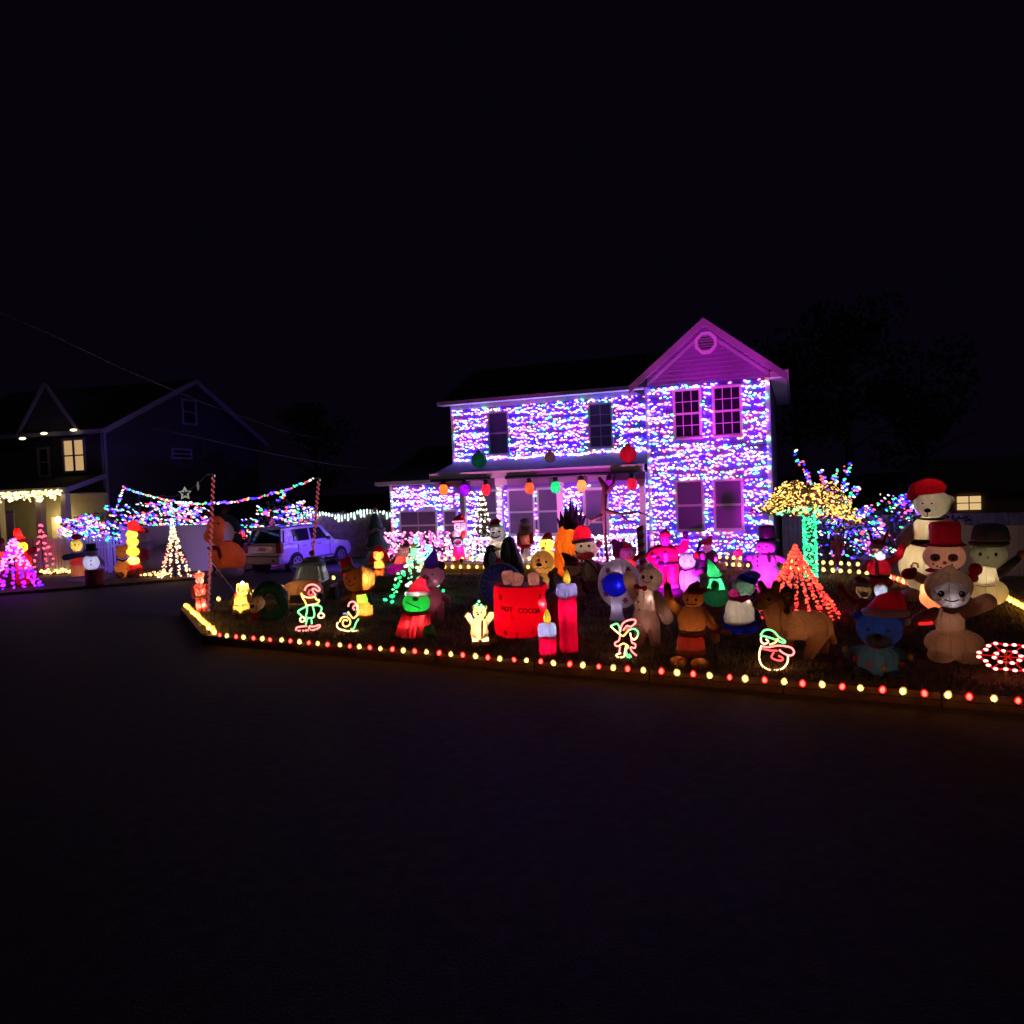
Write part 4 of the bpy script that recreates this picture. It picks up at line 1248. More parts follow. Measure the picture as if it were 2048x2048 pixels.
def sy(z): return .885 - (z - 1.09) * .205
panel([(.145, .74, 1.14), (.145, -.74, 1.14), (.295, -.66, 1.64), (.295, .66, 1.64)], 'rear_window', dark_gl, car)
for s in (-1, 1):
    for (xa, xb, xc, xd) in ((.85, 1.70, 1.70, .85), (1.82, 2.80, 2.42, 1.82)):
        p = [(xa, s * sy(1.16), 1.16), (xb, s * sy(1.16), 1.16), (xc, s * sy(1.62), 1.62), (xd, s * sy(1.62), 1.62)]
        panel(p if s < 0 else p[::-1], 'side_window', dark_gl, car)
    panel([(.26, s * sy(1.16), 1.16), (.72, s * sy(1.16), 1.16), (.72, s * sy(1.62), 1.62), (.40, s * sy(1.62), 1.62)][::(1 if s < 0 else -1)], 'quarter_panel', paint, car)
    m = MB(); m.box(.015, .16, min(s * .70, s * .925), max(s * .70, s * .925), .78, 1.16); m.build('tail_light', mat('tail_light', (.18, .01, .015), .2), car)
    for x in (.85, 3.55):
        ar = MB(); ar.tube([(x, s * .70, .34), (x, s * .935, .34)], .42, 22, smooth=False); ar.build('wheel_arch', BLACK(), car)
        w = MB(); w.lathe([(.22, -.11), (.33, -.11), (.36, -.06), (.36, .06), (.33, .11), (.22, .11)], n=24)
        wo = w.build('wheel', tyre_m, car); wo.location = (x, s * .865, .36); wo.rotation_euler = (math.pi / 2 * -s, 0, 0)
        w = MB(); w.lathe([(.23, .06), (.23, .115), (.20, .118), (.19, .085), (.001, .082)], n=20)
        for k in range(6):
            a = k * math.pi / 3; w.obox((.03 * math.cos(a), .03 * math.sin(a), .10), (.21 * math.cos(a), .21 * math.sin(a), .105), .055, .02)
        w.build('rim', rim_m, wo)
    for x in (1.25, 2.15):
        m = MB(); m.box(x, x + .18, s * .945 - .015, s * .945 + .015, .96, .99); m.build('handle', plastic, car)
    m = MB(); m.ell((2.72, s * 1.0, 1.16), (.06, .11, .08), 12, 8); m.build('mirror', plastic, car)
    m = MB(); m.tube([(.5, s * .62, 1.80), (.8, s * .62, 1.83), (2.2, s * .62, 1.83), (2.45, s * .62, 1.78)], .018, 6); m.build('roof_rail', plastic, car)
    for g0 in (.98, 1.75, 2.86): m = MB(); m.box(g0, g0 + .025, s * .93 - .006, s * .93 + .003, .45, 1.05); m.build('door_gap', BLACK(), car)
    m = MB(); m.box(1.3, 3.1, s * .93 - .01, s * .93 + .02, .42, .5); m.build('side_sill', plastic, car)
m = MB(); m.box(-.08, .13, -.90, .90, .36, .66); bo = m.build('bumper', mat('bumper_paint', (.40, .36, .40), .4), car); b_ = bo.modifiers.new('b', 'BEVEL'); b_.width = .05; b_.segments = 3
m = MB(); m.box(-.10, -.06, -.88, .88, .655, .70); m.build('bumper_step', BLACK(), car)
m = MB(); m.box(.0, .03, -.16, .16, .86, 1.0); m.build('number_plate', mat('plate', (.5, .48, .4), .5), car)
m = MB(); m.box(.02, .05, -.62, .62, .74, .78); m.build('tailgate_line', plastic, car)
m = MB(); m.ell((-.09, -.62, .50), (.02, .06, .05), 10, 6); m.build('reflector', mat('tail_light', (.18, .01, .015)), car)
# ------------------------------------------------------------------ inflatable lawn figures
# Each figure is laid out in a frame of its own: x to the viewer's right, y away, z up, 1 unit = one photo pixel at its distance
LK = 5.2
RED, WHT, CREAM, BLK = (.62, .012, .03), (.75, .72, .72), (.66, .56, .42), (.02, .02, .025)
BRN, TAN, GRN, MAG = (.34, .17, .08), (.50, .30, .15), (.03, .35, .12), (.7, .02, .35)
ORG, YEL, BLU, GRY = (.85, .28, .05), (.85, .55, .10), (.03, .05, .55), (.25, .24, .26)


class Fig:
    def __init__(s, name, label, cat, x, yb, d=None, yaw=0.0, group='inflatable lawn figures', z=LZ):
        if d is None: p = ground(x, yb, z)
        else: p = at(x, yb, d); p.z = z
        s.x, s.yb, s.k = x, yb, p.y / FPX
        s.root = empty(name, p, -math.atan2(p.x, p.y) + math.radians(yaw), label, cat, group)
        s.hd = None

    def P(s, px, py, y=0.0):
        return Vector(((px - s.x) * s.k, y * s.k, (s.yb - py) * s.k))

    def part(s, name, col, prims, vox=None, t=.45, parent=None, m=None, it=6):
        b = MB(); k = s.k
        for q in prims:
            if q[0] == 'E':          # E px py rx rz [ry] [y] [roll deg]
                _, px, py, rx, rz, *r = q
                ry = r[0] if r and r[0] is not None else min(rx, rz) * .95 + abs(rx - rz) * .3
                y = r[1] if len(r) > 1 else 0
                rot = Matrix.Rotation(math.radians(r[2]), 3, 'Y') if len(r) > 2 else None
                b.ell(s.P(px, py, y), (rx * k, ry * k, rz * k), 22 if rx > 8 else 12, 14 if rx > 8 else 8, rot=rot)
            elif q[0] == 'K':        # K px py r px py r [y y]
                _, a, c, r1, d, e, r2, *r = q
                y1, y2 = (r + [0, 0])[:2] if r else (0, 0)
                b.cap(s.P(a, c, y1), r1 * k, s.P(d, e, y2), r2 * k)
            elif q[0] == 'L':        # L px py [(r, dz)...] lathe round a vertical axis
                _, px, py, prof, *r = q
                b.lathe([(a * k, z * k) for a, z in prof], s.P(px, py, r[0] if r else 0), 26, sx=(r[1] if len(r) > 1 else 1))
            elif q[0] == 'T':        # T [(px, py, y)...] r
                b.tube([s.P(*p) for p in q[1]], q[2] * k, 7)
        me = b.mesh(name, m or fab(col, t))
        if len(prims) > 1 and vox != 0 and all(q[0] in 'EK' for q in prims):
            me = fuse(me, (vox or 2.0) * k, it)
        return link(name, me, parent or s.root)

    def head(s, col, px, py, rx, rz, ry=None, y=0, name='head', t=.45, extra=()):
        s.hd = (px, py, rx, rz, ry or rx * .92, y)
        return s.part(name, col, [('E', px, py, rx, rz, ry or rx * .92, y)] + list(extra), t=t)

    def on(s, dx, dy):
        px, py, rx, rz, ry, y = s.hd
        return px + dx * rx, py + dy * rz, y - ry * math.sqrt(max(0.02, 1 - dx * dx - dy * dy))

    def dot(s, name, col, dx, dy, r, rz=None, m=None, depth=.55):
        px, py, y = s.on(dx, dy)
        return s.part(name, col, [('E', px, py, r, rz or r, r * depth, y)], m=m or mat(f'paint_{name}_{col[0]:.2f}_{col[1]:.2f}', col, .45))

    def eyes(s, dx=.36, dy=-.1, r=2.2, off=0, col=(.012, .012, .014), rz=None):
        s.dot('eye', col, off - dx, dy, r, rz); s.dot('eye', col, off + dx, dy, r, rz)

    def smile(s, dy=.35, w=.45, sag=.18, r=.7, off=0, col=(.02, .01, .01)):
        pts = [s.on(off + w * t, dy - sag * t * t) for t in np.linspace(-1, 1, 9)]
        s.part('mouth', col, [('T', [(a, b, y - .3) for a, b, y in pts], r)], m=mat(f'paint_mouth_{col[0]:.2f}', col, .5))

    def santa_hat(s, px, py, r, h, tip, brim=True, col=RED, y=0, t=.45, bw=.3, bl=0):
        pr = [('E', px, py - h * .15, r, h * .5, r * .95, y), ('K', px, py - h * .3, r * .75, (px + tip[0]) / 2, min(py - h * .8, (py + tip[1]) / 2 - h * .3), r * .45, y, y), ('K', (px + tip[0]) / 2, min(py - h * .8, (py + tip[1]) / 2 - h * .3), r * .45, tip[0], tip[1], r * .2, y, y)]
        o = s.part('hat', col, pr, vox=max(.7, r * .07), t=t)
        if brim:
            n = 18; b = MB(); b.tube([s.P(px + r * 1.02 * math.cos(a), py + r * .10 * math.sin(a), y + r * math.sin(a)) for a in np.linspace(0, 2 * math.pi, n, endpoint=False)], r * bw * s.k, 8, True)
            b.build('brim', fab(WHT), o)
            if bl: lamp(s.root, s.P(px, py + r * .05, y - r * 1.02), bl * LK * (s.k / .0083) ** 2, (1, .95, .9), .5 * s.k)  # lamp added inside the brim tube to brighten the white fur
        b = MB(); b.ell(s.P(tip[0], tip[1], y), (r * .26 * s.k,) * 3, 12, 8); b.build('pompom', fab(WHT), o)
        return o

    def top_hat(s, px, py, r, h, brim, col=BLK, band=None, y=0, t=.3, roll=0):
        k = s.k
        o = s.part('hat', col, [('L', px, py, [(r * .92, 0), (r, h * .35), (r * 1.02, h * .9), (r * .9, h * 1.02), (r * .4, h * 1.06)], y)], t=t)
        b = MB(); b.lathe([(brim * .92 * k, -1.4 * k), (brim * k, 0), (brim * .92 * k, 1.6 * k), (r * .9 * k, 2.0 * k)], s.P(px, py, y), 26); b.build('brim', fab(col, t), o)
        if band:
            b = MB(); b.lathe([(r * 1.03 * k, 2 * k), (r * 1.06 * k, h * .15 * k), (r * 1.06 * k, h * .28 * k), (r * 1.02 * k, h * .32 * k)], s.P(px, py, y), 26); b.build('band', fab(band), o)
        return o

    def buttons(s, pts, r=1.8, col=(.015, .015, .02)):
        for px, py, y in pts: s.part('button', col, [('E', px, py, r, r, r * .6, y)], m=mat(f'paint_button_{col[0]:.2f}', col, .4))

    def led(s, px, py, y=0, e=1.0, col=(1, .93, .88), r=.9):  # lamp inside the skin; dim figures get extra ones added as fill
        lamp(s.root, s.P(px, py, y), e * LK * (s.k / .0083) ** 2, col, r * s.k)

    def tether(s, px, py, dx, y=4):
        """guy cord from the figure down to a small stake in the lawn"""
        a, b = s.P(px, py, y), s.P(px + dx, s.yb, y + 8)
        m = MB(); m.tube([a, b], .35 * s.k, 4); m.build('tether', mat('guy_cord', (.45, .43, .42), .7), s.root)
        m = MB(); m.tube([b - Vector((0, 0, 3 * s.k)), b + Vector((0, 0, 4 * s.k))], .9 * s.k, 5); m.build('stake', BLACK(), s.root)

    def swirl(s, name, col, c, e, R, turns, r=.8, wob=0):
        """printed curl lying on an ellipsoid: c centre (px, py, y), e radii, R size"""
        pts = []
        for t in np.linspace(.08, 1, 30):
            a = turns * 2 * math.pi * t
            dx, dz = c[3] + R * t * math.cos(a), c[4] + R * t * math.sin(a)
            q = 1 - (dx / e[0]) ** 2 - (dz / e[2]) ** 2
            pts.append(s.P(c[0] + dx, c[1] - dz, c[2] - e[1] * math.sqrt(max(.03, q)) - .25))
        m = MB(); m.tube(pts, r * s.k, 5); m.build(name, mat(f'print_{name}_{col[0]:.2f}', col, .6), s.root)


# ---- front row, left to right -------------------------------------------------
f = Fig('lit_nutcracker', 'glowing red plastic nutcracker soldier at the left corner of the lawn', 'nutcracker', 403, 1226, yaw=-6)
RP = (.85, .16, .12)
f.head((.9, .35, .25), 403, 1160, 8.5, 8, 7)
f.part('hat', RP, [('L', 402, 1154, [(9, 0), (9.5, 2), (11, 8), (10, 9), (4, 9.5)])])
f.part('plume', (.2, .9, .3), [('E', 403, 1143, 2.4, 3)], m=emi((.5, 1, .2), 1.6))
f.part('jacket', RP, [('E', 403, 1180, 11, 17, 8), ('E', 403, 1172, 15, 7, 8)])
f.part('arm', RP, [('K', 390, 1171, 4, 389, 1192, 3.6)]); f.part('arm', RP, [('K', 416, 1171, 4, 416, 1192, 3.6)])
f.part('belt', YEL, [('L', 403, 1193, [(11.5, -2), (12, 0), (11.5, 2.5)], 0)])
f.part('cross_strap', YEL, [('T', [(396, 1170, -8.2), (402, 1180, -9.6), (408, 1191, -8.4)], 1.4)]); f.part('cross_strap', YEL, [('T', [(411, 1170, -8.2), (404, 1180, -9.6), (397, 1191, -8.4)], 1.4)])
f.part('leg', RP, [('K', 398, 1196, 4.6, 397.5, 1222, 4.4)]); f.part('leg', RP, [('K', 408, 1196, 4.6, 409, 1222, 4.4)])
f.eyes(.35, -.1, 1.2); f.dot('beard', (.9, .85, .8), 0, .7, 3.2, 3.4)
for q in ((403, 1160), (403, 1181), (403, 1190), (398, 1210), (408, 1210), (403, 1150)): f.led(*q, 0, .42, (1, .45, .35))

f = Fig('inflatable_bear', 'small glowing golden bear with a bright white light on its forehead', 'inflatable bear', 484, 1228, yaw=-14)
f.head((.85, .5, .16), 488, 1179, 13.5, 13, 12, extra=[('E', 480, 1168, 4, 4, 3), ('E', 497, 1168, 4, 4, 3)])
f.part('body', (.85, .5, .16), [('E', 484, 1200, 15, 15, 12), ('E', 483, 1214, 17, 13, 13)])
f.part('foot', (.75, .42, .12), [('E', 474, 1223, 8, 6, 8, -6)]); f.part('foot', (.75, .42, .12), [('E', 493, 1224, 8, 6, 8, -6)])
f.part('arm', (.85, .5, .16), [('K', 472, 1194, 5, 466, 1205, 4, 0, -5)]); f.part('arm', (.85, .5, .16), [('K', 497, 1194, 5, 502, 1204, 4, 0, -5)])
f.part('belt', (.4, .2, .05), [('T', [(470, 1208, -10), (484, 1210, -14), (498, 1207, -10)], .9)])
f.eyes(.34, -.05, 1.4, -.15); f.smile(.32, .4, .2, .6, -.15)
f.part('head_lamp', WHT, [('E', 489, 1165, 3, 3.2, 3, -3)], m=emi((1, .98, .95), 14))
f.led(486, 1180, 0, .8, (1, .75, .4)); f.led(484, 1206, 0, 1.0, (1, .7, .35)); f.led(489, 1160, -5, .8, (1, .97, .95))

f = Fig('inflatable_reindeer_wreath', 'dim brown reindeer head looking out of a dark green wreath', 'inflatable reindeer', 530, 1243, yaw=-20)
b = MB(); c = f.P(542, 1203); k = f.k
b.tube([c + Vector((25 * k * math.cos(a), 0, 30 * k * math.sin(a))) for a in np.linspace(0, 2 * math.pi, 28, endpoint=False)], 13 * k, 12, True)
b.build('wreath', fab((.02, .13, .06), .3), f.root)
f.head(BRN, 521, 1203, 14, 16, 14, -12, extra=[('E', 519, 1213, 9, 9, 10, -22)])
f.part('antler', TAN, [('K', 512, 1190, 2.4, 507, 1174, 2, -8, -8), ('K', 509, 1181, 2, 501, 1178, 1.6, -8, -8)], vox=.8); f.part('antler', TAN, [('K', 529, 1190, 2.4, 534, 1175, 2, -8, -8), ('K', 532, 1181, 2, 539, 1178, 1.6, -8, -8)], vox=.8)
f.part('nose', (.05, .02, .02), [('E', 517, 1207, 4.5, 4, 4, -31)]); f.eyes(.4, -.3, 1.8)
f.part('scarf', RED, [('E', 517, 1228, 12, 5, 8, -10), ('K', 510, 1230, 5, 507, 1240, 4, -14, -14)])
f.part('body', BRN, [('E', 536, 1225, 22, 18, 16, 10)]); f.led(524, 1206, -8, .10)

f = Fig('inflatable_cookie_man', 'round faced orange gingerbread man with tilted red and green top hat', 'inflatable figure', 724, 1240, yaw=-22)
HC = (.88, .42, .10)
f.head(HC, 714, 1157, 22, 25, 13, -6, name='face')
f.part('head', (.80, .33, .07), [('E', 730, 1157, 24, 25, 17, 5)])
o = f.top_hat(0, 0, 13, 27, 19, (.75, .02, .03), (.25, .65, .08)); o.location = f.P(f.x + 701, f.yb + 1140) * 0 + f.P(701, 1141); 
for ob in [o] + list(o.children):
    off = Vector(((0 - f.x) * f.k, 0, (f.yb - 0) * f.k))
    ob.data.transform(Matrix.Translation(-off))
o.rotation_euler = (0, math.radians(-18), 0)
f.eyes(.42, -.15, 2.0, -.12); f.dot('nose', (.30, .07, .02), -.22, .08, 3.2, 4); f.smile(.42, .42, .18, .7, -.15)
f.part('scarf', (.55, .02, .02), [('E', 722, 1184, 17, 5, 14), ('K', 738, 1182, 5, 745, 1172, 6, 4, 8)])
f.part('vest', (.25, .62, .08), [('E', 726, 1198, 16, 15, 13), ('E', 722, 1200, 17, 13, 12)])
f.part('shirt', HC, [('E', 713, 1197, 7, 14, 8, -8)]); f.buttons([(711, 1192, -16), (711, 1200, -16)], 1.8, (.5, .03, .02))
f.part('arm', (.35, .12, .06), [('K', 706, 1189, 5, 688, 1197, 6)]); f.part('arm', (.03, .12, .06), [('K', 739, 1190, 5, 744, 1206, 5)])
f.part('skirt', HC, [('L', 730, 1228, [(17, -2), (17, 8), (16, 20), (13, 24)])]); f.part('base', (.75, .28, .07), [('L', 730, 1240, [(16, 0), (15, 6), (15.5, 12)])])
f.led(728, 1157, -3, 1.1, (1, .8, .45)); f.led(738, 1157, -4, .5, (1, .9, .7), .5); f.led(725, 1198, 0, .9, (1, .85, .5)); f.led(730, 1220, 0, .9, (1, .75, .4))

f = Fig('inflatable_frog', 'bright green frog in a Santa hat and a red ribbed coat', 'inflatable frog', 832, 1277, yaw=-8)
FG = (.02, .50, .06)
f.head(FG, 836, 1203, 28, 20, 22, extra=[('E', 836, 1212, 27, 12, 20)], t=.5)
f.santa_hat(842, 1186, 22, 28, (853, 1155), y=0, t=.5, bw=.19, bl=.12)
f.dot('eye', (.02, .08, .03), .05, -.45, 6, 5); f.dot('pupil', (.01, .01, .01), .02, -.43, 3, 2.6, depth=1.1)
f.part('mouth', BLK, [('T', [f.on(-.68, -.15), f.on(-.35, .02), f.on(-.05, .25), f.on(.25, .45), f.on(.45, .62), f.on(.60, .48)], 1.4)], m=BLACK())
for i, (a, w) in enumerate(((800, 8), (813, 8.5), (827, 9), (842, 9), (856, 8))):
    f.part('coat_panel', (.72, .02, .03) if i % 2 == 0 else (.85, .05, .05), [('K', 812 + i * 11, 1228, w * .85, a - 2, 1268, w, 0, -6 + abs(i - 2) * 3)], t=.5)
f.part('collar', (.8, .08, .10), [('E', 836, 1225, 26, 6, 18)])
f.part('leg', FG, [('E', 858, 1262, 13, 14, 13)]); f.part('foot', (.03, .25, .08), [('E', 864, 1273, 11, 5, 9, -8)]); f.part('foot', (.03, .25, .08), [('E', 788, 1272, 9, 5, 9, -6)])
f.led(836, 1210, 0, .9); f.led(846, 1172, 0, .8); f.led(826, 1243, 0, 2.2)
for i, (a, w) in enumerate(((800, 8), (813, 8.5), (827, 9), (842, 9), (856, 8))): f.led((812 + i * 11 + a) / 2 - 1, 1248, -3 + abs(i - 2) * 1.5, .16, (1, .8, .75))
f.led(849, 1234, -4, .2, (1, .95, .9), .5); f.led(858, 1262, 0, .35)

f = Fig('blow_mould_bear', 'glowing cream plastic bear with raised paws and green lights on its head', 'lit bear', 962, 1292, yaw=-5)
BC = (.9, .62, .34)
f.head(BC, 962, 1224, 14, 13, 12, extra=[('E', 951, 1212, 4.5, 4.5, 3), ('E', 975, 1213, 4.5, 4.5, 3)], t=.6)
f.part('body', BC, [('E', 960, 1250, 17, 18, 13), ('E', 960, 1264, 19, 15, 14)], t=.6)
f.part('arm', BC, [('K', 946, 1246, 5.5, 939, 1229, 6, 0, -4)], t=.6); f.part('arm', BC, [('K', 975, 1246, 5.5, 985, 1229, 6.5, 0, -4)], t=.6)
f.part('leg', BC, [('K', 951, 1268, 7.5, 951, 1282, 7)], t=.6); f.part('leg', BC, [('K', 970, 1268, 7.5, 971, 1282, 7)], t=.6)
f.part('foot', (.9, .55, .3), [('E', 952, 1287, 10, 5.5, 9, -5)], t=.6); f.part('foot', (.9, .55, .3), [('E', 972, 1287, 10, 5.5, 9, -5)], t=.6)
f.part('scarf', (.35, .2, .03), [('K', 968, 1240, 2, 966, 1274, 1.6, -13, -15)]); f.eyes(.3, -.15, 1.5); f.dot('nose', (.05, .02, .01), -.15, .15, 2)
for q in ((958, 1207), (966, 1209), (962, 1201), (955, 1210), (970, 1213)): f.part('hat_light', GRN, [('E', q[0], q[1], 2.4, 2.6, 2.4, -3)], m=emi((.25, 1, .35), 3))
for q in ((962, 1224), (960, 1248), (960, 1266), (940, 1232), (984, 1232), (951, 1280), (970, 1280)): f.led(*q, 0, .42, (1, .80, .52))

f = Fig('inflatable_mug', 'big glowing red cocoa mug with marshmallows peeking over the rim', 'inflatable mug', 1045, 1268, yaw=-4)
k = f.k
f.part('mug', (.85, .002, .02), m=fab((.85, .002, .02), .5, .5, False), prims= [('L', 1045, 1268, [(47, 0), (53, 3), (56, 14), (56, 50), (55.5, 90), (54, 99), (51, 102), (48, 99)])], t=.5)
f.part('cocoa', (.12, .01, .012), [('L', 1045, 1268, [(49, 98), (46, 99.5), (3, 100)])])
def marsh(px, py, r, h, roll):
    o = f.part('marshmallow', (.62, .30, .26), [('L', 0 + f.x, 0 + f.yb, [(r * .7, -h), (r * .95, -h * .85), (r, -h * .4), (r, h * .4), (r * .95, h * .85), (r * .7, h)])])
    o.location = f.P(px, py, -8); o.rotation_euler = (math.radians(8), math.radians(roll), 0)
    lamp(o, (0, 0, 0), .5 * (k / .0083) ** 2, (1, .75, .65))  # lamp added inside to lift the dark marshmallow
    for dx in (-.35, .35):
        b = MB(); b.ell((dx * r * k, -r * .96 * k, .1 * h * k), (1.2 * k, .8 * k, 1.4 * k), 8, 6); b.build('eye', BLACK(), o)
    b = MB(); b.tube([(t * r * .3 * k, -r * .99 * k, (-.25 + .15 * t * t) * h * k) for t in np.linspace(-1, 1, 6)], .5 * k, 5); b.build('mouth', BLACK(), o)
marsh(1021, 1152, 14, 11, 85); marsh(1038, 1157, 13, 12, 20); marsh(1072, 1158, 11, 13, -5)
f.led(1094, 1204, -32, .55, (1, .92, .88), .5); f.led(1040, 1225, 0, 2.6, (1, .5, .5)); f.led(1002, 1225, -24, .35, (1, .5, .45)); f.led(1030, 1190, 5, 1.2, (1, .5, .5))


def wrap_text(txt, size, radius, z, a0, parent, m, sag=0.0):
    """letters set one by one round the mug"""
    dg = bpy.context.evaluated_depsgraph_get
    x = -0.5 * size * .74 * (len(txt) - 1)
    for ch in txt:
        if ch != ' ':
            cu = bpy.data.curves.new('letter', 'FONT'); cu.body = ch; cu.size = size; cu.extrude = .004; cu.align_x = 'CENTER'; cu.offset = .004
            o = bpy.data.objects.new('t', cu); COL.objects.link(o)
            me = bpy.data.meshes.new_from_object(o.evaluated_get(dg()))
            bpy.data.objects.remove(o)
            for v in me.vertices:
                xx = v.co.x + x; a = a0 + xx / radius; r_ = radius + .006 + v.co.z
                v.co = Vector((r_ * math.sin(a), -r_ * math.cos(a), z + v.co.y + sag * xx))
            me.materials.clear(); me.materials.append(m)
            link('letter', me, parent)
        x += size * .74


lm = mat('print_dark_red', (.10, .002, .006), .6)
wrap_text('HOT COCOA', 12.5 * k, 56.2 * k, 53 * k, .03, f.root, lm, -.10)


def flake(par, radius, a, z, r, m_):
    b = MB()
    for i in range(3):
        t = i * math.pi / 3
        for sgn in (-1, 1):
            pts = []
            for q in (0.1, 1.0):
                aa = a + sgn * math.cos(t) * r * q / radius
                pts.append(Vector(((radius + .004) * math.sin(aa), -(radius + .004) * math.cos(aa), z + sgn * math.sin(t) * r * q)))
            b.obox(pts[0], pts[1], .012, .012)
    return b.build('snowflake', m_, par)


for a, zz, r in ((-.72, 82, 6), (.78, 80, 6), (-.55, 12, 5), (-.12, 10, 5), (-.25, 42, 7), (.45, 14, 5)): flake(f.root, 56 * k, a, zz * k, r * k, mat('print_flake', (.55, .03, .03), .6))

f = Fig('inflatable_candles', 'three red candles of different heights with lavender wax caps', 'inflatable candles', 1110, 1306, yaw=-3)
def candle(px, pb, ptop, r, fl, y, e, capc, lit):
    h = pb - ptop
    f.part('candle', (.62, .006, .06), [('L', px, pb, [(r * .95, 0), (r, 3), (r, h * .5), (r * .98, h)], y)], t=.5)
    b = MB(); n = 22; vs = []
    for j, (rr, zz) in enumerate(((1.06, 0), (1.12, 6), (1.12, 18), (1.0, 25), (.5, 27))):
        for i in range(n):
            a = 2 * math.pi * i / n; dz = 3.2 * math.sin(3 * a + px) if j == 0 else 0
            vs.append(f.P(px + r * rr * math.cos(a), ptop + 4 - zz + dz, y + r * rr * math.sin(a)))
    fs = [(j * n + i, j * n + (i + 1) % n, (j + 1) * n + (i + 1) % n, (j + 1) * n + i) for j in range(4) for i in range(n)] + [tuple(4 * n + i for i in range(n))]
    b.add(vs, fs, 0, True); b.build('wax_cap', fab(capc), f.root)
    f.part('flame', (.62, .42, .08) if lit else (.30, .22, .10), [('L', px + 1, ptop - 22, [(5.5, 0), (8, 6), (8.2, 12), (5.5, 21), (1.2, 29)], y, .9)], t=.5)  # unlit candle's flame is painted darker in place of missing light
    if lit:
        f.led(px + 2, ptop + 27, y - r * .55, e * .16, (1, .55, 1), .55); f.led(px, ptop + 40, y + 3, e * .8, (1, .3, .5)); f.led(px, ptop - 8, y, e * .42, (.85, .85, 1)); f.led(px + 1, ptop - 32, y, .14, (1, .9, .5)); f.led(px, pb - 20, y, e * .35, (1, .3, .4))
candle(1108, 1298, 1203, 13, 0, 26, .3, (.32, .18, .36), False)  # wax cap colour darkened too, as this candle is unlit
candle(1138, 1305, 1190, 19, 0, 10, 1.1, (.45, .38, .75), True)
candle(1097, 1308, 1264, 17, 0, -18, 1.0, (.55, .55, .85), True)

f = Fig('inflatable_gingerbread_man', 'large tan gingerbread man waving beside the blue ball, red bow tie', 'inflatable gingerbread', 1296, 1293, yaw=-8)
GB = (.50, .29, .23)
f.head(GB, 1307, 1156, 24, 24, 18)
f.part('body', GB, [('E', 1295, 1200, 27, 30, 17), ('E', 1293, 1235, 25, 28, 16), ('K', 1283, 1240, 15, 1279, 1282, 11), ('K', 1308, 1240, 14, 1311, 1284, 11), ('E', 1275, 1287, 13, 7, 12, -5), ('E', 1314, 1288, 11, 6, 11, -5)], vox=2.2)
f.part('arm', GB, [('K', 1276, 1188, 14, 1264, 1162, 13), ('E', 1263, 1153, 13, 14, 12)]); f.part('arm', GB, [('K', 1316, 1192, 13, 1333, 1226, 13), ('E', 1336, 1234, 13, 14, 12)])
f.eyes(.34, -.22, 3.6, -.22, rz=4.2); f.smile(.22, .36, .16, .8, -.25)
f.part('bow_tie', RED, [('E', 1280, 1169, 6, 6, 3, -20), ('E', 1296, 1172, 6, 6, 3, -19), ('E', 1288, 1171, 3.5, 3.5, 3, -21)], vox=.8)
f.buttons([(1281, 1184, -16), (1282, 1200, -17), (1283, 1216, -16)], 2.8, (.30, .09, .06))
f.tether(1318, 1210, 34); f.tether(1274, 1210, -30); ic = mat('icing_print', (.62, .16, .12), .6)
b = MB(); b.tube([f.P(1266 + 34 * t, 1272 + 3 * math.sin(t * 12), -13 + 4 * abs(t - .5)) for t in np.linspace(0, 1, 14)], 1.1 * f.k, 5); b.build('icing', ic, f.root)
b = MB(); b.tube([f.P(1284 + 6 * math.cos(a) * (1 - a / 12), 1244 + 7 * math.sin(a) * (1 - a / 12), -17) for a in np.linspace(0, 9, 22)], 1.0 * f.k, 5); b.build('icing', ic, f.root)
f.led(1305, 1192, -13, .16, (.9, .9, 1), .5); f.led(1300, 1198, 2, .26, (1, .8, .78)); f.led(1306, 1157, 0, .15, (1, .85, .8)); f.led(1294, 1240, 0, .14, (1, .7, .6)); f.led(1266, 1162, 0, .05, (1, .8, .75)); f.led(1332, 1226, 0, .07, (1, .8, .75))

f = Fig('inflatable_toy_elf', 'brown plush looking elf in a peaked cap, one arm up, holding a lantern', 'inflatable elf', 1386, 1331, yaw=-5)
EC, EC2 = (.46, .17, .05), (.50, .05, .03)
f.head(EC, 1391, 1196, 21, 17, 17, extra=[('E', 1391, 1188, 20, 15, 16)])
f.part('hat', EC2, [('E', 1394, 1181, 19, 10, 16), ('K', 1392, 1176, 12, 1400, 1166, 6), ('K', 1404, 1180, 6, 1424, 1176, 2)], vox=1.4)
f.eyes(.4, -.05, 2.2, -.1, rz=3); f.smile(.48, .5, 0, 1.0, -.1)
f.part('torso', EC, [('E', 1388, 1235, 31, 29, 22), ('E', 1386, 1250, 27, 20, 20)])
f.part('belt', EC2, [('L', 1384, 1268, [(24, -2), (26, 1), (25, 4)])])
f.part('skirt', EC2, [('L', 1383, 1302, [(29, 0), (28.5, 4), (27, 20), (24, 34)])]); f.part('hem', EC, [('L', 1383, 1306, [(28, -2), (30, 2), (30, 8), (28.5, 11)])])
f.part('arm', EC, [('K', 1364, 1222, 11, 1346, 1204, 9, 0, -6), ('K', 1346, 1204, 9, 1341, 1178, 8, -6, -8)]); f.part('arm', EC, [('K', 1412, 1224, 11, 1428, 1250, 8, 0, -8)])
f.part('hand', EC2, [('E', 1341, 1170, 8, 9, 7, -8)]); f.part('hand', EC2, [('E', 1430, 1258, 8, 8, 7, -8)])
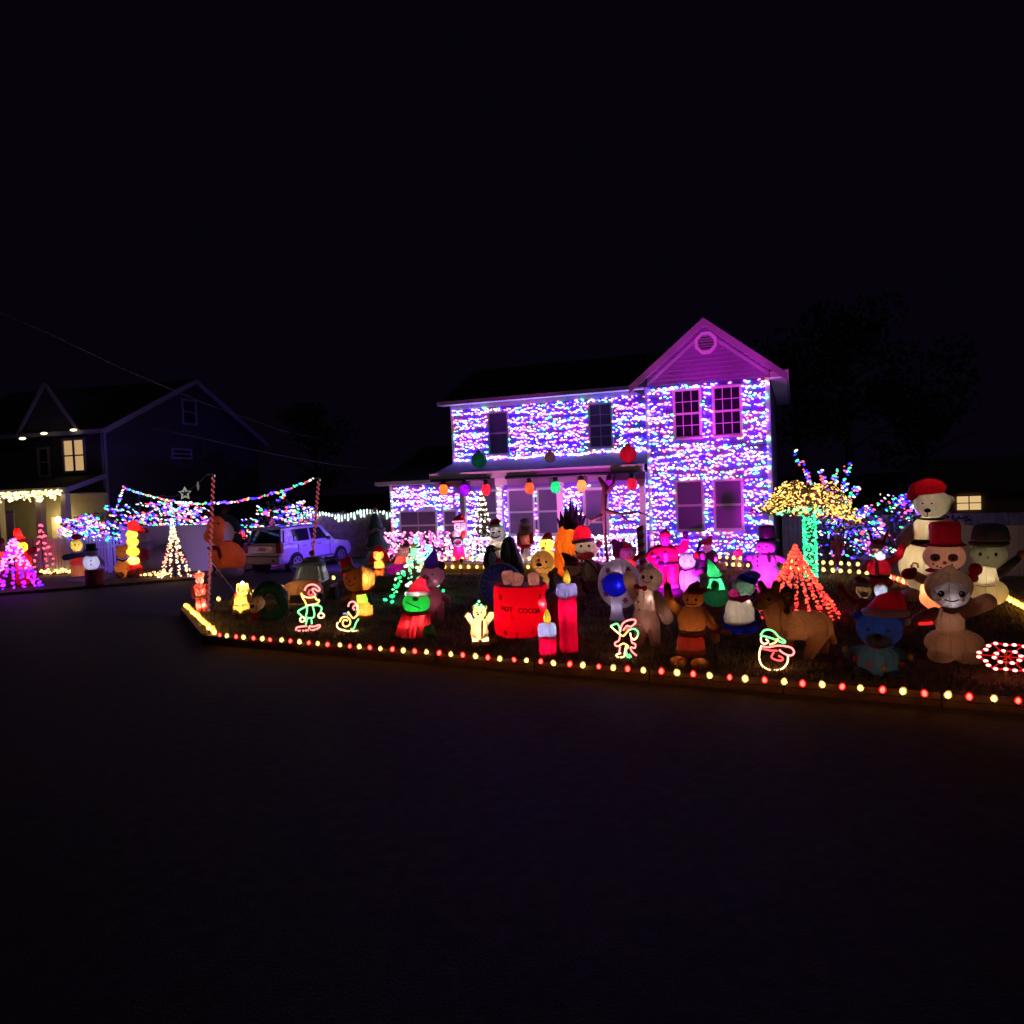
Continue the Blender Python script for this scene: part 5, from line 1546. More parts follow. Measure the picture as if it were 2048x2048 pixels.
f.part('fur_trim', (.55, .30, .12), [('L', 1388, 1262, [(25, -2), (27, 1), (26, 4)])]); f.tether(1410, 1240, 40); f.part('lantern', (.55, .34, .12), [('L', 1432, 1276, [(6, -4), (8, -1), (8.5, 8), (6, 13), (2, 15)], -10)])
f.part('leg', EC2, [('K', 1370, 1305, 9, 1368, 1318, 8)]); f.part('leg', EC2, [('K', 1396, 1305, 9, 1397, 1318, 8)])
f.part('foot', EC, [('E', 1358, 1322, 17, 11, 15, -10)]); f.part('foot', EC, [('E', 1400, 1324, 18, 11, 15, -10)])
f.led(1388, 1246, 0, .34, (1, .62, .34)); f.led(1391, 1197, 0, .13, (1, .65, .4)); f.led(1350, 1206, -5, .06, (1, .7, .3)); f.led(1383, 1288, 0, .30, (1, .6, .35)); f.led(1358, 1322, -10, .06, (1, .65, .35)); f.led(1400, 1324, -10, .06, (1, .65, .35)); f.led(1394, 1181, 0, .05, (1, .5, .4)); f.led(1424, 1242, -6, .04, (1, .6, .35))

f = Fig('inflatable_penguin', 'penguin with blue and green cap and magenta scarf, between elf and fawn', 'inflatable penguin', 1484, 1272, yaw=-10)
f.part('base', BLU, [('E', 1483, 1250, 35, 22, 28, 2)]); f.part('belly', (.62, .50, .36), [('E', 1482, 1222, 29, 34, 24, -4), ('E', 1480, 1235, 31, 22, 25, -4)], t=.5)
f.head((.30, .50, .36), 1490, 1172, 23, 21, 20, t=.5); f.part('cap', BLU, [('E', 1497, 1158, 21, 14, 19, 3)], t=.5); f.part('cap_rim', (.35, .30, .75), [('E', 1504, 1150, 19, 10, 17, 5)])
f.part('beak', (.55, .05, .25), [('E', 1474, 1184, 13, 8, 10, -12)]); f.part('scarf', MAG, [('E', 1481, 1194, 21, 8, 20, -3), ('K', 1488, 1196, 7, 1499, 1190, 5, -18, -14)])
f.part('wing', BLU, [('K', 1462, 1205, 6, 1452, 1240, 9, 4, 2)]); f.part('wing', BLU, [('K', 1506, 1202, 6, 1514, 1240, 9, 4, 2)])
f.part('foot', ORG, [('E', 1457, 1264, 13, 6, 11, -10)]); f.part('foot', ORG, [('E', 1487, 1268, 13, 6, 11, -12)])
f.led(1486, 1183, -8, .26); f.led(1482, 1222, -2, .45); f.led(1483, 1258, 2, .12, (.7, .7, 1)); f.led(1474, 1185, -13, .05, (1, .5, .7)); f.led(1500, 1200, -12, .06, (1, .98, .95), .5); f.led(1499, 1152, 3, .3, (.8, .8, 1))

f = Fig('inflatable_fawn', 'big dim brown reindeer fawn standing sideways behind the lit snowman outline', 'inflatable reindeer', 1592, 1317, yaw=8)
FN = (.36, .16, .07)
f.part('body', FN, [('E', 1600, 1250, 45, 30, 26), ('E', 1630, 1252, 34, 32, 26), ('K', 1562, 1240, 27, 1552, 1210, 24), ('K', 1560, 1262, 14, 1556, 1306, 10, -12, -12), ('K', 1578, 1265, 14, 1580, 1306, 10, 12, 12), ('K', 1632, 1270, 18, 1616, 1306, 11, -12, -12), ('K', 1645, 1268, 16, 1648, 1300, 10, 12, 12), ('K', 1655, 1262, 10, 1664, 1282, 7)], vox=2.6)
f.head(FN, 1543, 1196, 24, 22, 19, -4, extra=[('E', 1525, 1205, 15, 13, 14, -8)])
f.part('ear', FN, [('K', 1535, 1180, 8, 1528, 1164, 6, 2, 2)]); f.part('ear', FN, [('K', 1554, 1180, 9, 1557, 1166, 8, -6, -8)])
f.part('mane', (.28, .12, .06), [('E', 1578, 1192, 15, 22, 16), ('E', 1572, 1212, 12, 16, 15)])
f.part('eye', BLK, [('E', 1541, 1193, 4.5, 4, 2, -22)], m=BLACK()); f.part('mouth', BLK, [('T', [(1513, 1210, -16), (1522, 1215, -22), (1534, 1214, -22), (1541, 1211, -22)], .9)], m=mat('paint_pale', (.5, .25, .12), .6))
f.part('bow', (.1, .04, .03), [('E', 1574, 1217, 6, 7, 4, -22)])
for cx_, cz_, R_, tn in ((6, 4, 15, 1.6), (-18, 6, 8, 1.3), (16, -14, 7, 1.2)): f.swirl('icing_swirl', (.62, .34, .20), (1630, 1252, 0, cx_, cz_), (34, 26, 32), R_, tn)
f.swirl('icing_swirl', (.62, .34, .20), (1600, 1250, 0, -16, 2), (45, 26, 30), 11, 1.4); f.swirl('icing_swirl', (.62, .34, .20), (1578, 1192, 0, 0, 4), (15, 16, 22), 8, 1.5)
for q in ((1572, 1182), (1584, 1186), (1578, 1204), (1586, 1198)): f.part('spot', (.1, .04, .03), [('E', q[0], q[1], 1.6, 1.6, 1, -15)], m=mat('print_spot', (.10, .04, .03), .6))
f.tether(1650, 1250, 26); f.led(1600, 1250, 0, .40, (1, .7, .45)); f.led(1543, 1200, -4, .16, (1, .7, .45)); f.led(1562, 1236, 0, .14, (1, .65, .4)); f.led(1634, 1256, 0, .2, (1, .65, .4))

f = Fig('inflatable_bear_cub', 'round blue bear cub with a big Santa hat and a grey body wound with bulbs', 'inflatable bear', 1757, 1352, yaw=-4)
BB = (.06, .12, .42)
f.head(BB, 1760, 1256, 43, 38, 34, extra=[('E', 1722, 1232, 11, 12, 8), ('E', 1800, 1236, 11, 12, 8)])
f.santa_hat(1772, 1222, 36, 36, (1808, 1238), bw=.22, y=2)
f.part('muzzle', (.16, .24, .50), [('E', 1760, 1275, 25, 17, 14, -24)]); f.part('nose', BLK, [('E', 1760, 1265, 9, 7, 6, -39)], m=BLACK())
f.eyes(.42, -.08, 3.4); f.part('mouth', RED, [('T', [(1744, 1284, -35), (1752, 1288, -37), (1760, 1289, -38), (1768, 1288, -37), (1776, 1284, -35)], 1.1)], m=mat('paint_red', (.5, .04, .03), .5))
f.part('body', (.09, .12, .13), [('E', 1757, 1318, 42, 34, 30), ('K', 1725, 1305, 14, 1704, 1312, 11, 0, -6), ('K', 1790, 1305, 14, 1812, 1308, 11, 0, -6)], vox=2.4)
f.part('foot', (.09, .12, .14), [('E', 1727, 1344, 20, 10, 18, -14)]); f.part('foot', (.09, .12, .14), [('E', 1787, 1344, 20, 10, 18, -14)])
for i, (px, py) in enumerate(((1697, 1299), (1717, 1315), (1769, 1329), (1800, 1321), (1815, 1306), (1742, 1326))):
    f.part('toy_bulb', (.85, .45, .03) if i % 2 == 0 else (.7, .05, .04), [('E', px, py, 5, 6.5, 5, -30 + abs(px - 1757) * .28)], m=fab((.85, .45, .03) if i % 2 == 0 else (.7, .05, .04), .2))
f.led(1760, 1256, 0, .16, (.8, .85, 1)); f.led(1757, 1318, 0, .22, (.8, .95, 1)); f.led(1772, 1208, 2, .10, (1, .6, .6))

f = Fig('inflatable_gingerbread_girl', 'tan gingerbread girl with a topknot and pale lit face, one arm out', 'inflatable gingerbread', 1905, 1326, yaw=6)
GG = (.36, .20, .13)
f.part('hair', GG, [('E', 1901, 1172, 44, 38, 30, 5), ('E', 1903, 1139, 12, 12, 11, 0)], vox=2.4)
f.head((.55, .44, .42), 1902, 1184, 34, 27, 18, -20, name='face', t=.5)
f.eyes(.52, -.12, 6.2, 0, rz=6.6); f.smile(.42, .36, .14, 1.0)
for sx in (-1, 1):
    px, py, y = f.on(.52 * sx, -.12); f.part('eye_glint', WHT, [('E', px - 2, py - 2.5, 1.5, 1.5, 1, y - 3.4)], m=mat('paint_white', (.75, .75, .75), .3))
f.part('body', GG, [('E', 1901, 1240, 28, 32, 22), ('E', 1908, 1284, 54, 30, 34), ('E', 1885, 1310, 26, 16, 24, -6), ('E', 1934, 1310, 27, 16, 24, -6)], vox=2.6)
f.part('arm', GG, [('K', 1925, 1222, 15, 1966, 1200, 17)]); f.part('arm', GG, [('K', 1876, 1226, 13, 1846, 1238, 11), ('K', 1846, 1238, 11, 1826, 1262, 9)])
f.part('collar', (.45, .33, .30), [('E', 1902, 1214, 15, 9, 14, -12)])
for cx_ in (-30, -12, 8, 28): f.swirl('icing_swirl', (.55, .36, .28), (1908, 1284, 0, cx_, -8), (54, 34, 30), 6, 1.2)
for sx in (-1, 1):
    for i in range(3): a_ = f.on(sx * (.66 + .05 * i), -.02 - .10 * i); b_ = f.on(sx * (.78 + .05 * i), -.06 - .13 * i); f.part('lash', BLK, [('T', [(a_[0], a_[1], a_[2] - .5), (b_[0], b_[1], b_[2] - .5)], .6)], m=BLACK())
f.dot('cheek', (.6, .25, .25), -.58, .32, 3.5, depth=.3); f.dot('cheek', (.6, .25, .25), .58, .32, 3.5, depth=.3); f.tether(1950, 1270, 30)
f.led(1903, 1186, -26, .10, (.85, .88, 1), .5); f.led(1902, 1180, -12, .35, (.9, .9, 1)); f.led(1901, 1238, -6, .18, (1, .8, .7)); f.led(1901, 1156, 8, .22, (1, .8, .7)); f.led(1903, 1200, -26, .06, (.9, .9, 1), .5); f.led(1903, 1280, 0, .42, (1, .7, .45)); f.led(1960, 1202, 0, .05, (1, .7, .5))
f.part('sash', RED, [('T', [(1846, 1247, -8), (1858, 1246, -12), (1871, 1244, -10)], 3.6)], m=emi((1, .02, .02), .9))  # sash glows of itself; its brightness is put into the material

# ---- the second and third rows -------------------------------------------------
f = Fig('inflatable_truck', 'rusty brown cartoonish tow truck with a pale cab and a roof lamp', 'inflatable truck', 618, 1212, yaw=-20)
RU, CW, k = (.46, .21, .08), (.46, .48, .45), f.k


def slab(name, col, secs, rad, t=.45, m=None):
    """puffed box: cross sections (py, x0, x1, y0, y1) from bottom to top, edges rounded"""
    b = MB(); vs = []
    for py, x0, x1, y0, y1 in secs:
        vs += [f.P(x0, py, y0), f.P(x1, py, y0), f.P(x1, py, y1), f.P(x0, py, y1)]
    n = len(secs); fs = [(3, 2, 1, 0), tuple(4 * (n - 1) + i for i in range(4))]
    for i in range(n - 1):
        for j in range(4): fs.append((4 * i + j, 4 * i + (j + 1) % 4, 4 * i + 4 + (j + 1) % 4, 4 * i + 4 + j))
    b.add(vs, fs, 0, True)
    o = b.build(name, m or fab(col, t), f.root)
    q = o.modifiers.new('b', 'BEVEL'); q.width = rad * k; q.segments = 4; q.limit_method = 'ANGLE'; q.angle_limit = .3
    return o


slab('hood', RU, [(1206, 576, 646, -48, 14), (1180, 574, 648, -46, 14), (1160, 582, 640, -30, 16)], 9)
slab('cab', CW, [(1166, 588, 648, 6, 52), (1152, 591, 645, 8, 50), (1130, 598, 640, 14, 46)], 5)
slab('windscreen', (.52, .54, .48), [(1160, 596, 641, 2, 5), (1134, 603, 635, 10, 13)], 1.2)
for x0, x1, x2, x3 in ((584, 590, 595, 599), (646, 652, 638, 643)): slab('pillar', (.55, .60, .62), [(1162, x0, x1, 2, 8), (1132, x2, x3, 10, 16)], 1.2)
slab('visor', (.52, .60, .62), [(1133, 586, 652, -6, 18), (1125, 592, 648, 2, 20)], 3)
slab('roof', (.36, .33, .28), [(1127, 597, 642, 12, 50), (1116, 606, 634, 18, 44)], 5)
f.part('roof_lamp', (.35, .06, .04), [('E', 620, 1108, 6, 6, 6, 26)])
for px in (586, 638): f.part('headlight', (.6, .52, .4), [('E', px, 1178, 8, 7.5, 5, -47)])
slab('bumper', (.34, .26, .18), [(1210, 572, 650, -54, -46), (1201, 572, 650, -54, -46)], 3); slab('grille', (.12, .08, .06), [(1199, 596, 628, -50, -47), (1182, 599, 625, -50, -46)], 1)
for px, y in ((574, -22), (650, -22), (574, 66), (650, 66)):
    b = MB(); b.lathe([(8 * k, -5 * k), (13 * k, -5 * k), (14 * k, 0), (13 * k, 5 * k), (8 * k, 5 * k)], n=18); o = b.build('wheel', tyre_m, f.root); o.location = f.P(px, 1198, y); o.rotation_euler = (0, math.pi / 2, 0)
slab('bed', (.22, .13, .08), [(1206, 584, 642, 54, 110), (1178, 580, 646, 54, 110)], 4); f.part('tow_boom', (.22, .14, .10), [('K', 616, 1178, 4, 630, 1122, 3, 96, 80), ('K', 630, 1122, 3, 660, 1136, 2.5, 80, 110)])
f.led(604, 1184, -22, .42, (1, .75, .5)); f.led(618, 1148, 28, .35)

f = Fig('inflatable_elf', 'glowing orange elf with red cap and long red hair behind the cookie man', 'inflatable elf', 760, 1154, yaw=-6)
OC = (.9, .36, .10)
f.part('hair', (.7, .03, .02), [('E', 760, 1105, 14, 14, 9, 5), ('K', 748, 1108, 5, 742, 1122, 5, 2, 2), ('K', 772, 1108, 5, 777, 1122, 5, 2, 2)], vox=1.3)
f.head(OC, 759, 1110, 11, 10, 9, -3); f.part('cap', (.75, .02, .03), [('E', 760, 1099, 10, 8, 9)]); f.eyes(.38, -.05, 1.1); f.smile(.4, .4, .2, .5)
f.part('body', OC, [('E', 759, 1129, 11, 10, 8), ('E', 759, 1134, 11.5, 8, 8)]); f.part('arm', OC, [('K', 750, 1124, 3.6, 738, 1126, 3.4)]); f.part('arm', OC, [('K', 768, 1124, 3.6, 779, 1125, 3.4)])
f.part('belt', (.6, .05, .02), [('L', 759, 1137, [(10.5, -1), (11.6, 0), (10.5, 1.4)])])
f.part('leg', (.9, .26, .06), [('K', 754, 1140, 5.5, 754, 1149, 5)]); f.part('leg', (.9, .26, .06), [('K', 764, 1140, 5.5, 764, 1149, 5)])
f.led(759, 1111, -7, .25, (1, .75, .4)); f.led(760, 1097, 0, .12, (1, .4, .3)); f.led(760, 1108, 9, .12, (1, .4, .3)); f.led(759, 1130, 0, .45, (1, .7, .35)); f.led(759, 1145, 0, .35, (1, .6, .3))

f = Fig('inflatable_pig', 'pink pig with small red Santa hat sitting on a magenta base', 'inflatable pig', 803, 1150, yaw=-10)
f.head((.62, .30, .28), 810, 1103, 12, 11, 10, extra=[('E', 802, 1107, 6, 5, 7, -6)]); f.santa_hat(813, 1094, 8, 9, (822, 1090), bw=.22); f.eyes(.3, -.2, 1.1, -.2)
f.part('body', (.75, .15, .12), [('E', 801, 1120, 13, 13, 11)]); f.part('base', (.45, .02, .30), [('E', 795, 1139, 22, 11, 15), ('E', 803, 1136, 16, 13, 13)]); f.part('arm', (.62, .3, .28), [('K', 793, 1115, 4, 786, 1122, 4, -4, -8)])
f.led(801, 1120, 0, .25, (1, .6, .5)); f.led(797, 1138, 0, .18, (1, .3, .8)); f.led(810, 1103, 0, .08)
f = Fig('inflatable_log', 'low dull brown inflatable sleigh bed lying behind the cookie man', 'inflatable sleigh', 786, 1182, yaw=-10)
f.part('body', (.26, .15, .10), [('K', 752, 1168, 12, 826, 1170, 13), ('K', 756, 1160, 8, 822, 1162, 9, 10, 10)], vox=2)
f.part('runner', (.2, .1, .06), [('K', 748, 1180, 3, 832, 1181, 3, -8, -8)])

f = Fig('inflatable_tree', 'tall dull green inflatable fir with white edged tiers and a star', 'inflatable tree', 755, 1152)
f.root.location = ground(755, 1137)
for (y0, y1, r) in ((1152, 1100, 33), (1110, 1064, 27), (1072, 1030, 19)):
    h = y0 - y1
    f.part('tier', (.07, .19, .13), [('L', 755, y0, [(r * .9, 0), (r, 4), (r * .85, h * .3), (r * .5, h * .75), (r * .22, h)])], t=.3)
    f.part('snow_edge', (.42, .40, .42), [('T', [(755 + r * 1.0 * math.cos(a), y0 - 5 + 3 * math.sin(5 * a), r * math.sin(a)) for a in np.linspace(0, 2 * math.pi, 40)], 3.4)])
m = MB(); sp = star_pts(9 * f.k, 4 * f.k); zz = (1152 - 1023) * f.k
m.add([(x, -.05, zz + z) for x, z in sp] + [(x, .05, zz + z) for x, z in sp], [tuple(range(10)), tuple(range(19, 9, -1))] + [(i, i + 10, (i + 1) % 10 + 10, (i + 1) % 10) for i in range(10)]); m.build('star', fab((.7, .45, .2)), f.root)
f.led(755, 1120, 0, .10)

f = Fig('inflatable_cookie', 'dim purple gingerbread man with dark pointed hat behind the frog', 'inflatable gingerbread', 868, 1243, yaw=-8)
PG = (.30, .13, .14)
f.head(PG, 868, 1150, 25, 24, 18); f.part('hat', (.10, .03, .22), [('K', 868, 1128, 16, 874, 1106, 6), ('K', 874, 1106, 6, 876, 1099, 2.5)], vox=1.3)
f.part('hat_pom', (.35, .05, .10), [('E', 888, 1131, 8, 9, 8)]); f.eyes(.3, -.15, 2, -.15); f.dot('nose', (.25, .03, .05), -.25, .12, 3, 4); f.smile(.45, .4, .15, .8, -.15)
f.part('body', PG, [('E', 868, 1196, 20, 26, 15), ('K', 860, 1210, 11, 858, 1234, 9), ('K', 879, 1210, 11, 881, 1234, 9), ('K', 882, 1190, 8, 898, 1200, 7)], vox=2); f.led(876, 1160, -14, .05, (.8, .6, 1), .4); f.led(868, 1152, 0, .22, (.95, .6, .9)); f.led(868, 1200, 0, .2, (1, .4, .6)); f.led(870, 1120, 0, .08, (.5, .4, 1))

f = Fig('inflatable_santa', 'slim Santa with pale round face holding a dark wreath before the porch', 'inflatable santa', 919, 1142, yaw=-4)
f.head((.70, .50, .60), 922, 1053, 10.5, 11, 9.5); f.santa_hat(920, 1042, 10, 13, (934, 1046), bw=.2); f.eyes(.36, -.1, 1.7); f.smile(.42, .5, .25, .7)
f.part('beard', (.75, .50, .62), [('E', 917, 1070, 11, 11, 9)]); f.part('arm', (.75, .1, .06), [('K', 908, 1072, 4.5, 910, 1086, 4, 0, -7)]); f.part('arm', (.75, .1, .06), [('K', 930, 1066, 5, 926, 1080, 4.5, 0, -8)])
b = MB(); c = f.P(919, 1083, -11); b.tube([c + Vector((8 * f.k * math.cos(a), 0, 7 * f.k * math.sin(a))) for a in np.linspace(0, 2 * math.pi, 18, endpoint=False)], 3.6 * f.k, 8, True); b.build('wreath', fab((.03, .09, .07), .3), f.root)
f.part('coat', (.75, .015, .16), [('L', 919, 1122, [(13, 0), (13.5, 4), (12, 20), (9, 34), (7, 42)])]); f.part('hem', (.6, .4, .55), [('L', 919, 1124, [(12.5, -1), (14.5, 1), (14.5, 3), (13, 5)])]); f.part('boots', (.05, .02, .03), [('E', 913, 1136, 6, 9, 7), ('E', 924, 1136, 6, 9, 7)])
f.led(919, 1108, 0, .7, (1, .35, .6)); f.led(921, 1055, 0, .15); f.led(917, 1072, 0, .15)

f = Fig('inflatable_caped_snowman', 'pale snowman in Santa hat wearing a long dark cape over the porch railing', 'inflatable snowman', 1016, 1150, yaw=-18)
f.head((.62, .54, .56), 998, 1066, 17, 18, 15); f.santa_hat(992, 1051, 12, 12, (1003, 1041), bw=.2)
f.dot('eye', (.02, .02, .03), -.25, -.15, 3.2, 1.8); f.dot('eye', (.02, .02, .03), .45, -.25, 3.2, 1.8); f.smile(.4, .55, .2, 1.0)
f.part('body', (.62, .50, .42), [('E', 994, 1094, 17, 18, 15), ('E', 994, 1118, 16, 24, 15)]); f.part('vest', (.03, .09, .07), [('E', 1014, 1106, 11, 26, 14, -2)])
f.part('cape', (.015, .018, .03), [('K', 1020, 1082, 10, 1036, 1136, 14, 6, 8), ('K', 1012, 1082, 8, 1016, 1138, 13, 8, 10)], vox=1.6, t=.1); f.led(995, 1090, 0, .30); f.led(997, 1066, 0, .16)
f = Fig('inflatable_penguin', 'black and white penguin in front of the caped snowman with a red bundle', 'inflatable penguin', 985, 1152, yaw=10)
f.head(BLK, 984, 1098, 11, 9, 10, t=.1); f.part('beak', (.45, .38, .12), [('K', 992, 1097, 3.5, 1003, 1098, 1.5, -5, -8)]); f.part('body', BLK, [('E', 982, 1124, 15, 26, 13)], t=.1); f.part('belly', (.55, .55, .65), [('E', 984, 1122, 9, 20, 7, -8)]); f.part('bundle', RED, [('E', 997, 1124, 11, 8, 8, -8)]); f.eyes(.35, -.2, 1.4, .1, (.4, .4, .4))

f = Fig('inflatable_plush_bear', 'brown furry bear with grey crown and red scarf standing before porch window', 'inflatable bear', 1052, 1142, yaw=-4)
f.head((.24, .14, .12), 1054, 1058, 15, 17, 14); f.part('crown', (.30, .27, .28), [('E', 1055, 1045, 13, 10, 12, -3)]); f.part('body', (.26, .10, .10), [('E', 1053, 1078, 16, 14, 12)]); f.part('arm', (.7, .08, .05), [('K', 1064, 1068, 6, 1066, 1084, 5, -2, -6)]); f.part('arm', (.3, .08, .1), [('K', 1042, 1070, 6, 1041, 1086, 5, -2, -6)])
f.part('scarf', RED, [('E', 1052, 1092, 13, 5, 11), ('K', 1048, 1094, 4, 1046, 1104, 3, -10, -11)], vox=1); f.part('trousers', (.48, .45, .50), [('L', 1053, 1140, [(12, 0), (11.5, 10), (10, 36), (8, 44)])]); f.eyes(.3, 0, 1.3); f.led(1058, 1078, -3, .22, (1, .5, .4)); f.led(1053, 1118, 0, .12)

f = Fig('inflatable_duck', 'glowing yellow duckling with a red Santa hat', 'inflatable duck', 1096, 1150, yaw=-8)
f.head((.9, .66, .12), 1095, 1088, 15, 15, 14); f.santa_hat(1097, 1077, 11, 11, (1106, 1074), bw=.18); f.part('body', (.9, .62, .10), [('E', 1096, 1118, 17, 22, 15), ('E', 1096, 1134, 18, 15, 16)]); f.part('beak', ORG, [('E', 1090, 1095, 5, 3, 6, -15)]); f.eyes(.28, -.15, 1.6, -.3); f.part('wing', (.85, .5, .06), [('K', 1110, 1110, 4, 1116, 1124, 5)])
f.led(1095, 1088, 0, .9, (1, .85, .5)); f.led(1096, 1120, 0, .8, (1, .8, .4))

f = Fig('inflatable_pineapple', 'glowing orange pineapple with black spiky leaves', 'inflatable pineapple', 1140, 1165)
f.part('fruit', (.9, .20, .02), [('E', 1138, 1092, 27, 46, 24), ('E', 1136, 1120, 27, 38, 24)], vox=2.4, t=.55)
for i, (dx, top, dy, r) in enumerate(((0, 996, -6, 9), (-11, 1010, -10, 8), (12, 1008, -8, 8), (-20, 1022, 0, 8), (21, 1020, 2, 8), (5, 1004, 10, 9), (-7, 1016, 12, 8), (-27, 1034, 4, 6), (28, 1032, 4, 6))): f.part('leaf', (.03, .03, .03), [('K', 1146 + dx * .7, 1052, r, 1147 + dx * 1.05, top, .8, dy, dy * 1.2)], t=.05)
f.part('leaf_collar', (.03, .03, .03), [('E', 1146, 1052, 18, 8, 16)], t=.05)
b = MB()
for s_ in range(6):
    for sg in (1, -1):
        b.tube([f.P(1138 + 27.4 * math.sqrt(max(0, 1 - ((t - .5) * 1.9) ** 2)) * math.sin(-1.5 + s_ * .55 + sg * t * 1.3), 1052 + 90 * t, -24.6 * math.sqrt(max(0, 1 - ((t - .5) * 1.9) ** 2)) * math.cos(-1.5 + s_ * .55 + sg * t * 1.3)) for t in np.linspace(.06, .9, 12)], .5 * f.k, 4)
b.build('seam', mat('seam_brown', (.45, .16, .03), .6), f.root)
f.led(1136, 1090, 0, .55, (1, .8, .5)); f.led(1136, 1125, 0, .45, (1, .65, .35)); f.led(1142, 1070, 0, .25, (1, .85, .6))

f = Fig('inflatable_sock_monkey', 'sock monkey with wide pink mouth, red Santa hat and black strap', 'inflatable monkey', 1178, 1178, yaw=-8)
MK = (.46, .33, .25)
f.head(MK, 1176, 1097, 23, 21, 19, extra=[('E', 1174, 1106, 21, 13, 20, -4)]); f.part('hat', (.80, .01, .04), [('E', 1169, 1067, 18, 18, 17, 0, -12), ('E', 1167, 1074, 18, 10, 18)], vox=1.4, t=.5)
f.part('brim', (.55, .35, .40), [('T', [(1170 + 19.5 * math.cos(a), 1081 + 2 * math.sin(a) - 2.2 * math.cos(a), 18 * math.sin(a)) for a in np.linspace(0, 2 * math.pi, 26)], 4.2)])
f.part('lips', (.95, .10, .14), [('E', 1176, 1109, 18, 8, 9, -19, -6)], t=.5); f.part('ear', (.28, .12, .10), [('E', 1201, 1088, 6, 8, 4, 2)]); f.eyes(.34, -.35, 2.8, -.02)
f.part('body', MK, [('E', 1181, 1140, 18, 24, 15), ('E', 1182, 1152, 19, 16, 15)]); f.part('bib', (.70, .58, .46), [('E', 1179, 1138, 7, 18, 5, -13)], t=.55); f.part('strap', BLK, [('T', [(1156, 1100, -14), (1166, 1112, -24), (1180, 1120, -20), (1192, 1132, -13), (1198, 1148, -8)], 1.8)], m=BLACK())
f.part('arm', (.22, .10, .09), [('K', 1163, 1130, 6, 1155, 1158, 6)]); f.part('arm', (.22, .1, .09), [('K', 1197, 1130, 6, 1204, 1156, 6)]); f.part('trousers', (.4, .02, .18), [('E', 1182, 1166, 20, 11, 15)])
f.led(1170, 1068, 0, .35); f.led(1176, 1096, 2, .45); f.led(1176, 1109, -22, .08); f.led(1179, 1138, -10, .22, (1, .97, .9), .5)

f = Fig('inflatable_cookie', 'brown round faced cookie man with red nose and wavy mouth behind the mug', 'inflatable gingerbread', 1088, 1196, yaw=-6)
CB2 = (.48, .24, .08)
f.head(CB2, 1088, 1123, 23, 23, 17); f.part('body', CB2, [('E', 1086, 1160, 15, 18, 12), ('E', 1086, 1180, 16, 16, 12)]); f.dot('nose', (.75, .1, .04), -.3, -.22, 4); f.dot('eye', BLK, .38, -.05, 2.6); f.dot('mouth', BLK, -.25, .18, 6, 4)
f.part('mouth_line', BLK, [('T', [(a, b_, y - .4) for a, b_, y in [f.on(-.7 + 1.4 * t, .48 + .07 * math.sin(t * 20)) for t in np.linspace(0, 1, 20)]], .6)], m=BLACK()); f.part('brow', BLK, [('T', [f.on(-.45, -.5), f.on(-.3, -.62), f.on(-.15, -.5)], .7)], m=BLACK())
f.part('cuff', RED, [('E', 1070, 1148, 6, 5, 6)]); f.part('cuff', RED, [('E', 1104, 1146, 6, 5, 6)]); f.part('arm', CB2, [('K', 1101, 1152, 6, 1113, 1140, 5.5)]); f.part('bib', (.6, .42, .2), [('E', 1085, 1160, 5, 12, 4, -11)])
f.led(1086, 1128, 0, .45, (1, .8, .5)); f.led(1086, 1160, -6, .2, (1, .9, .7))

f = Fig('inflatable_dark_elf', 'dark unlit brown elf with pointed red brown cap behind the candles', 'inflatable elf', 1148, 1204, yaw=-6)
DE = (.16, .08, .07)
f.head(DE, 1147, 1136, 17, 15, 14, extra=[('E', 1131, 1136, 4, 5, 3), ('E', 1164, 1138, 5, 5, 3)]); f.part('cap', (.22, .02, .03), [('E', 1146, 1121, 15, 10, 13), ('K', 1140, 1116, 9, 1128, 1106, 3)], vox=1.2); f.part('cap_brim', (.25, .17, .17), [('L', 1147, 1127, [(14, -2), (16.5, 0), (16.5, 3), (14.5, 5)])]); f.led(1147, 1138, -2, .05, (1, .7, .5)); f.led(1149, 1180, 0, .05, (1, .7, .5)); f.part('body', (.14, .07, .06), [('E', 1148, 1174, 19, 26, 14), ('E', 1150, 1190, 22, 16, 15)]); f.part('arm', DE, [('K', 1164, 1160, 6, 1174, 1180, 6)]); f.part('arm', DE, [('K', 1132, 1160, 6, 1124, 1180, 6)]); f.eyes(.35, -.05, 1.6)  # faint lamps added inside this unlit elf as fill

f = Fig('inflatable_elf', 'elf with square white lit face, red hat and red sleeves', 'inflatable elf', 1254, 1152, yaw=-4)
f.part('face', (.85, .72, .70), [('E', 1249, 1108, 9, 11, 8, -4), ('E', 1262, 1108, 9, 11, 8, -4)], vox=1.0, t=.55); f.hd = (1256, 1109, 15, 11, 9, -4)
f.eyes(.42, -.12, 1.3); f.dot('nose', (.5, .3, .28), 0, .2, .9); f.dot('cheek', (.6, .3, .3), -.5, .4, 1); f.dot('cheek', (.6, .3, .3), .5, .4, 1)
f.santa_hat(1257, 1098, 12, 10, (1250, 1083), bw=.16); f.part('hair', (.20, .07, .04), [('E', 1256, 1104, 18, 14, 9, 5)]); f.part('body', RED, [('E', 1258, 1130, 15, 14, 11)]); f.part('arm', RED, [('K', 1268, 1120, 5, 1280, 1112, 5)]); f.part('arm', (.25, .02, .03), [('K', 1246, 1120, 5, 1234, 1112, 5)]); f.part('skirt', (.05, .04, .08), [('L', 1256, 1150, [(16, 0), (14, 8), (9, 14)])]); f.led(1256, 1108, -2, .35); f.led(1262, 1126, -4, .2)
f = Fig('inflatable_raven', 'dark brown bird perched above the white faced elf', 'inflatable bird', 1238, 1150)
